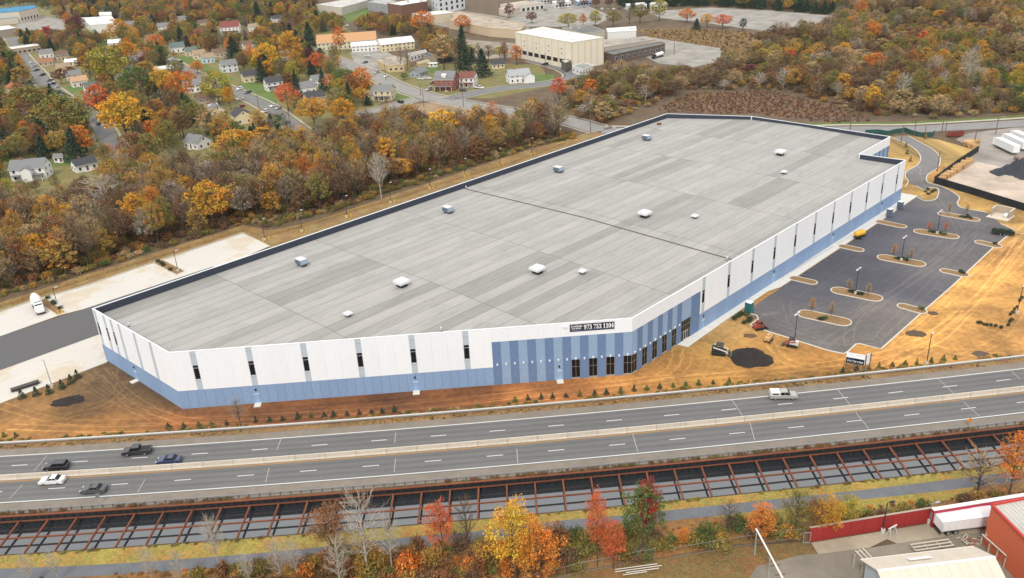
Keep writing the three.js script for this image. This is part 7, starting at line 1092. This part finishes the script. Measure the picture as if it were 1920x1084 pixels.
// skip, pallets, enclosure
{
  const t = thing('skip', 'red open skip container beside the far road', 'skip', at(1790, 256), 0.08), m = M([0.2, 0.04, 0.03], { t: 'rough' }); t.scale.setScalar(0.8); part('body', side([[-4.2, 1.0], [-3.2, 3.0], [4, 3.0], [4, 0.4], [-3.0, 0.4]], 2.6, 0.03), m, t); part('load', bx(-3.0, 3.9, 2.9, 3.06, -1.2, 1.2), M([0.1, 0.06, 0.05]), t); const r = []; for (let i = 0; i < 8; i++) r.push(bx(-2.6 + i * 0.9, -2.5 + i * 0.9, 0.5, 2.95, -1.36, 1.36)); part('ribs', all(r), M([0.24, 0.035, 0.025]), t); part('rollers', all([bar(V(-2.6, 0.2, -1), V(-2.6, 0.2, 1), 0.2, 0.2, 10), bar(V(3.5, 0.2, -1), V(3.5, 0.2, 1), 0.2, 0.2, 10)]), M(C.dark), t);
  const R = rng(99), wood = [M([0.62, 0.38, 0.17], { t: 'rough' }), M([0.56, 0.34, 0.15], { t: 'rough' }), M([0.68, 0.44, 0.22], { t: 'rough' })]; let p0;
  const stack = (x, y, l, g, n) => { let o; if (!p0) { o = p0 = thing('pallet_stack', l, 'pallets', null, 0, g); const s = []; for (let k = 0; k < 5; k++) s.push([k * 0.16]); s.forEach(([yy]) => { const gs = []; for (let i = 0; i < 5; i++) gs.push(bx(-0.6, 0.6, yy + 0.1, yy + 0.125, -0.5 + i * 0.22, -0.38 + i * 0.22)); for (const x2 of [-0.55, 0, 0.55]) gs.push(bx(x2 - 0.05, x2 + 0.05, yy, yy + 0.1, -0.5, 0.5)); part('pallet', all(gs), wood[0], o); }); } else { o = copyOf(p0, l, g); o.children.forEach(c => { c.material = wood[Math.floor(R() * 3)]; c.rotation.y = (R() - 0.5) * 0.3; }); } o.position.copy(at(x, y)); o.rotation.set((R() - 0.5) * 0.1, R() * 3, (R() - 0.5) * 0.15); o.scale.setScalar(n); };
  for (let i = 0; i < 20; i++) stack(lerp(1764, 1816, i / 19) + R() * 3, lerp(337, 303, i / 19) + R() * 2, 'pale pallet stack in the row along the black fence', 'pallets along the black fence', 1.5 + R() * 0.9);
  for (let i = 0; i < 10; i++) stack(1806 + R() * 26, 268 + R() * 10 + 0, 'pale pallet stack in the heap at the yard entrance', 'pallets heaped at the yard entrance', 1.6 + R() * 0.8);
  const a = at(1857, 404), b = at(1892, 411), d = b.clone().sub(a), L = d.length(), e = thing('bin_enclosure', 'open fronted masonry bin enclosure at the car park edge', 'enclosure', a, Math.atan2(-d.z, d.x)), wm = M([0.46, 0.38, 0.3], { t: 'rough' });
  part('back_wall', bx(0, L, 0, 2.4, -4.2, -3.95), wm, e); for (const x of [0, L - 0.25]) part('side_wall', bx(x, x + 0.25, 0, 2.4, -3.95, 0), wm, e); part('pad', bx(-0.5, L + 0.4, 0.02, 0.14, -3.9, 2.4), M([0.62, 0.55, 0.45], { t: 'rough' }), e); part('coping', all([bx(-0.05, L + 0.05, 2.4, 2.5, -4.25, -3.9), bx(-0.05, 0.3, 2.4, 2.497, -3.9, 0.05), bx(L - 0.3, L + 0.05, 2.4, 2.497, -3.9, 0.05)]), M([0.6, 0.54, 0.45]), e); part('post', all([bar(V(0.5, 0, 0.3), V(0.5, 1.1, 0.3), 0.1), bar(V(L - 0.5, 0, 0.3), V(L - 0.5, 1.1, 0.3), 0.1)]), GALV, e);
  const bag = thing('bulk_bag', 'white bulk bag in front of the bin enclosure', 'bag', at(1886, 407), 0.4); const g = new THREE.SphereGeometry(0.8, 12, 8); g.scale(1.3, 0.8, 0.9); g.translate(0, 0.6, 0); part('bag', g, M([0.78, 0.77, 0.76]), bag); part('tie', bar(V(0, 1.1, 0), V(0.1, 1.4, 0), 0.16, 0.08), M([0.7, 0.7, 0.7]), bag);
}
// ---------------------------------------------------------------- yard in the near right corner
{
  const RED = [M([0.42, 0.03, 0.025], { t: 'patch' }), M([0.40, 0.028, 0.024], { t: 'patch' })], a = at(1517, 1017), b = at(1746, 979), d = b.clone().sub(a), L = d.length(), t = thing('red_wall', 'long dark red wall with a pale coping along the yard', 'wall', a, Math.atan2(-d.z, d.x));
  const n = 9; for (let i = 0; i < n; i++) part('wall_panel', bx(i * L / n + 0.015, (i + 1) * L / n - 0.015, 0, 2.9, -0.22, 0), RED[i % 2], t); for (let i = 0; i <= n; i++) part('pier', bx(clamp(i * L / n, 0.1, L - 0.1) - 0.12, clamp(i * L / n, 0.1, L - 0.1) + 0.12, 0, 2.96, -0.34, 0.05), RED[1], t); part('coping', bx(-0.1, L + 0.1, 2.96, 3.04, -0.3, 0.06), M([0.42, 0.32, 0.26], { t: 'rough' }), t);
  const c = at(1754, 956, 3.9), e2 = at(1935, 927, 3.9), dd = e2.clone().sub(c), L2 = dd.length() + 6, s = thing('loading_shed', 'long magenta red shed front with a white roof edge behind the trailer', 'shed', c.clone().setY(0), Math.atan2(-dd.z, dd.x));
  part('wall', bx(0, L2, 0, 3.1, -0.5, -0.1), M([0.3, 0.02, 0.03], { t: 'rough' }), s); part('fascia', bx(-0.2, L2, 3.1, 3.78, -0.55, 0.05), M([0.36, 0.015, 0.06], { rough: 0.5 }), s); part('roof_edge', bx(-0.3, L2, 3.78, 3.9, -0.62, 0.12), M([0.74, 0.72, 0.71]), s);
  const ob = blockOf('orange_building', 'bright orange red building with a pale ribbed roof at the right edge', 'building', [[1860, 945], [1990, 920], [2130, 1040], [1985, 1072]], 8, [0.62, 0.14, 0.06], [0.5, 0.47, 0.43], { trim: [0.46, 0.05, 0.04] });
  { const P = [[1860, 945], [1990, 920], [2130, 1040], [1985, 1072]].map(q => at(q[0], q[1], 8).setY(0).sub(ob.position)); for (let i = 1; i < 18; i++) { const f = i / 18, p = P[0].clone().lerp(P[1], f), q = P[3].clone().lerp(P[2], f); part('roof_rib', sbar(p.clone().lerp(q, 0.03).setY(7.72), q.clone().lerp(p, 0.03).setY(7.72), 0.12, 0.1), M([0.6, 0.57, 0.53]), ob); } }
  // gabled white roofed building at the lower edge
  const E1 = at(1616, 1052, 4.4), E2 = at(1829, 1027, 4.4), ax = E2.clone().sub(E1), LL = ax.length(); ax.normalize(); const h = thing('white_roof_building', 'building with a large cream white gabled roof at the lower right edge', 'building', E1.clone().lerp(E2, 0.5).setY(0), Math.atan2(-ax.z, ax.x)), W1 = 8.4;
  part('wall', all([prism([[0.3, 0], [0.3, 4.3], [W1 / 2, 6.2], [W1 - 0.3, 4.3], [W1 - 0.3, 0]], -LL / 2 + 0.6, LL / 2 - 0.3)]), M([0.33, 0.36, 0.4], { t: 'rough' }), h);
  const rm = [M([0.66, 0.585, 0.49], { t: 'stain' }), M([0.64, 0.565, 0.47], { t: 'stain' })], np = 12; for (let i = 0; i < np; i++) { const x0 = -LL / 2 + i * LL / np, x1 = x0 + LL / np - 0.02; part('roof_panel', prism([[-0.3, 4.28], [-0.3, 4.4], [W1 / 2, 6.44], [W1 / 2, 6.3]], x0, x1), rm[i % 2], h); part('roof_panel', prism([[W1 / 2, 6.3], [W1 / 2, 6.44], [W1 + 0.3, 4.4], [W1 + 0.3, 4.28]], x0, x1), rm[(i + 1) % 2], h); }
  part('ridge_cap', prism([[W1 / 2 - 0.25, 6.36], [W1 / 2, 6.52], [W1 / 2 + 0.25, 6.36]], -LL / 2, LL / 2), M([0.8, 0.76, 0.7]), h); part('gutter', bx(-LL / 2, LL / 2, 4.2, 4.34, -0.5, -0.3), M([0.66, 0.6, 0.52]), h);
  part('gable_panel', prism([[0.4, 0.2], [0.4, 4.2], [W1 / 2, 6.1], [W1 - 0.4, 4.2], [W1 - 0.4, 0.2]], -LL / 2 + 0.5, -LL / 2 + 0.6), M([0.45, 0.48, 0.53], { t: 'rough' }), h); part('skylight', prism([[1.6, 5.42], [1.6, 5.5], [2.5, 5.93], [2.5, 5.86]], -3, 0.5), M([0.85, 0.84, 0.82], { rough: 0.3 }), h);
  // pipe frames and racks
  const P2 = M([0.48, 0.42, 0.34], { rough: 0.5 }), rack = (label, x, y, X, Y, hh, nb) => { const p = at(x, y), q = at(X, Y), dv = q.clone().sub(p), l = dv.length(), r = thing('pipe_rack', label, 'pipe rack', p, Math.atan2(-dv.z, dv.x)); for (const z of [-0.7, 0, 0.7]) part('pipe', bar(V(-0.2, hh, z), V(l, hh, z), 0.14, 0.14, 8), P2, r); for (let i = 0; i < nb; i++) { const xx = i * l / (nb - 1); part('frame', all([bx(xx - 0.08, xx + 0.08, 0, hh - 0.14, -0.9, -0.74), bx(xx - 0.08, xx + 0.08, 0, hh - 0.14, 0.74, 0.9), bx(xx - 0.08, xx + 0.08, hh - 0.3, hh - 0.14, -0.9, 0.9)]), P2, r); } };
  rack('white pipe frame at the left gable of the white roofed building', 1608, 1062, 1640, 1096, 3.2, 3); rack('low pipe frame along the eave of the white roofed building', 1712, 1036, 1782, 1026, 1.0, 4); rack('pipe frame between the orange and the white roofed buildings', 1846, 1022, 1890, 1062, 2.2, 4);
  const pl = thing('pipe_line', 'white overhead pipe on T shaped posts at the lower right', 'pipe', at(1415, 1037)), A = at(1418, 992, 5.2).sub(pl.position), B = at(1475, 1098, 5.2).sub(pl.position); part('pipe', bar(A, B, 0.15, 0.15, 8), M([0.74, 0.7, 0.64]), pl); const dn = B.clone().sub(A).normalize(), nn = V(-dn.z, 0, dn.x); for (let i = 0; i < 7; i++) { const q = A.clone().lerp(B, 0.02 + i / 6.4); part('cross_arm', sbar(q.clone().addScaledVector(nn, -0.8).setY(q.y - 0.22), q.clone().addScaledVector(nn, 0.8).setY(q.y - 0.22), 0.14, 0.14), TIMBER, pl); if (i % 3 === 0) part('post', bar(q.clone().setY(0), q.clone().setY(q.y - 0.3), 0.12, 0.1, 8), M([0.3, 0.33, 0.3]), pl); }
  const pb = thing('pipe_bundle', 'white pipes lying on bearers beside the chain link fence', 'pipes', at(1197, 1070)), a3 = at(1153, 1075), b3 = at(1241, 1063), d3 = b3.clone().sub(a3), l3 = d3.length(); pb.rotation.y = Math.atan2(-d3.z, d3.x); for (const [z, o, f] of [[-0.5, -0.2, 0.9], [0, 0, 1], [0.5, 0.5, 0.7], [0.9, -0.8, 0.5]]) part('pipe', bar(V(-l3 / 2 * f + o, 0.4, z), V(l3 / 2 * f + o, 0.4, z), 0.075, 0.075, 8), M([0.6, 0.56, 0.5]), pb); part('bearer', all([bx(-2, -1.8, 0, 0.29, -0.9, 1.1), bx(2, 2.2, 0, 0.29, -0.9, 1.1)]), TIMBER, pb);
  const sc = thing('scrap_heap', 'tangled heap of rusty pipes at the corner of the orange building', 'scrap heap', at(1822, 1019)), R = rng(17); for (let i = 0; i < 26; i++) { const p = V((R() - 0.5) * 3.4, 0.1 + R() * 0.9, (R() - 0.5) * 2), q = p.clone().add(V((R() - 0.5) * 2.4, (R() - 0.3) * 0.9, (R() - 0.5) * 2)); q.y = Math.max(0.1, q.y); part('pipe', bar(p, q, 0.07, 0.07, 6), i % 3 ? P2 : M([0.3, 0.09, 0.05]), sc); }
  const st = thing('trestle', 'small teal and white steel trestle against the red wall', 'trestle', at(1671, 1003), 0.5); part('legs', all([sbar(V(-0.8, 0, -0.4), V(-0.5, 1.5, 0), 0.1, 0.1), sbar(V(-0.8, 0, 0.4), V(-0.5, 1.5, 0), 0.1, 0.1), sbar(V(1.0, 0, -0.4), V(0.7, 1.5, 0), 0.1, 0.1), sbar(V(1.0, 0, 0.4), V(0.7, 1.5, 0), 0.1, 0.1)]), M([0.5, 0.55, 0.55]), st); part('beam', bx(-0.9, 1.1, 1.5, 1.66, -0.1, 0.1), M([0.6, 0.62, 0.6]), st);
  const gt = thing('gate', 'narrow grey mesh gate at the left end of the red wall', 'gate', at(1505, 1019), -0.1); part('frame', all([bx(0, 0.08, 0, 2.3, -0.04, 0.04), bx(1.1, 1.18, 0, 2.3, -0.04, 0.04), bx(0.08, 1.1, 2.22, 2.3, -0.037, 0.037), bx(0.08, 1.1, 0.1, 0.18, -0.037, 0.037)]), GALV, gt); const w = []; for (let i = 1; i < 9; i++) w.push(bx(0.08 + i * 0.113, 0.09 + i * 0.113, 0.18, 2.22, -0.01, 0.01)); part('bars', all(w), GALV, gt);
}
{ const t = thing('road_sign', 'back of a small road sign on the canal side shoulder', 'road sign', at(187, 945), 0.2); part('post', bar(V(0, 0, 0), V(0, 2.4, 0), 0.05), GALV, t); part('panel', bx(-0.35, 0.35, 1.4, 2.4, 0.05, 0.08), M([0.2, 0.2, 0.2], { rough: 0.5 }), t);
  const o = thing('road_sign', 'small orange warning sign on the canal side shoulder', 'road sign', at(1816, 800), 0.2); part('post', bar(V(0, 0, 0), V(0, 1.7, 0), 0.05), GALV, o); const g = new THREE.BoxGeometry(0.9, 0.9, 0.04); g.rotateZ(Math.PI / 4); g.translate(0, 1.5, 0.06); part('panel', g, M([0.65, 0.2, 0.02]), o); }
renderer.render(scene, camera);
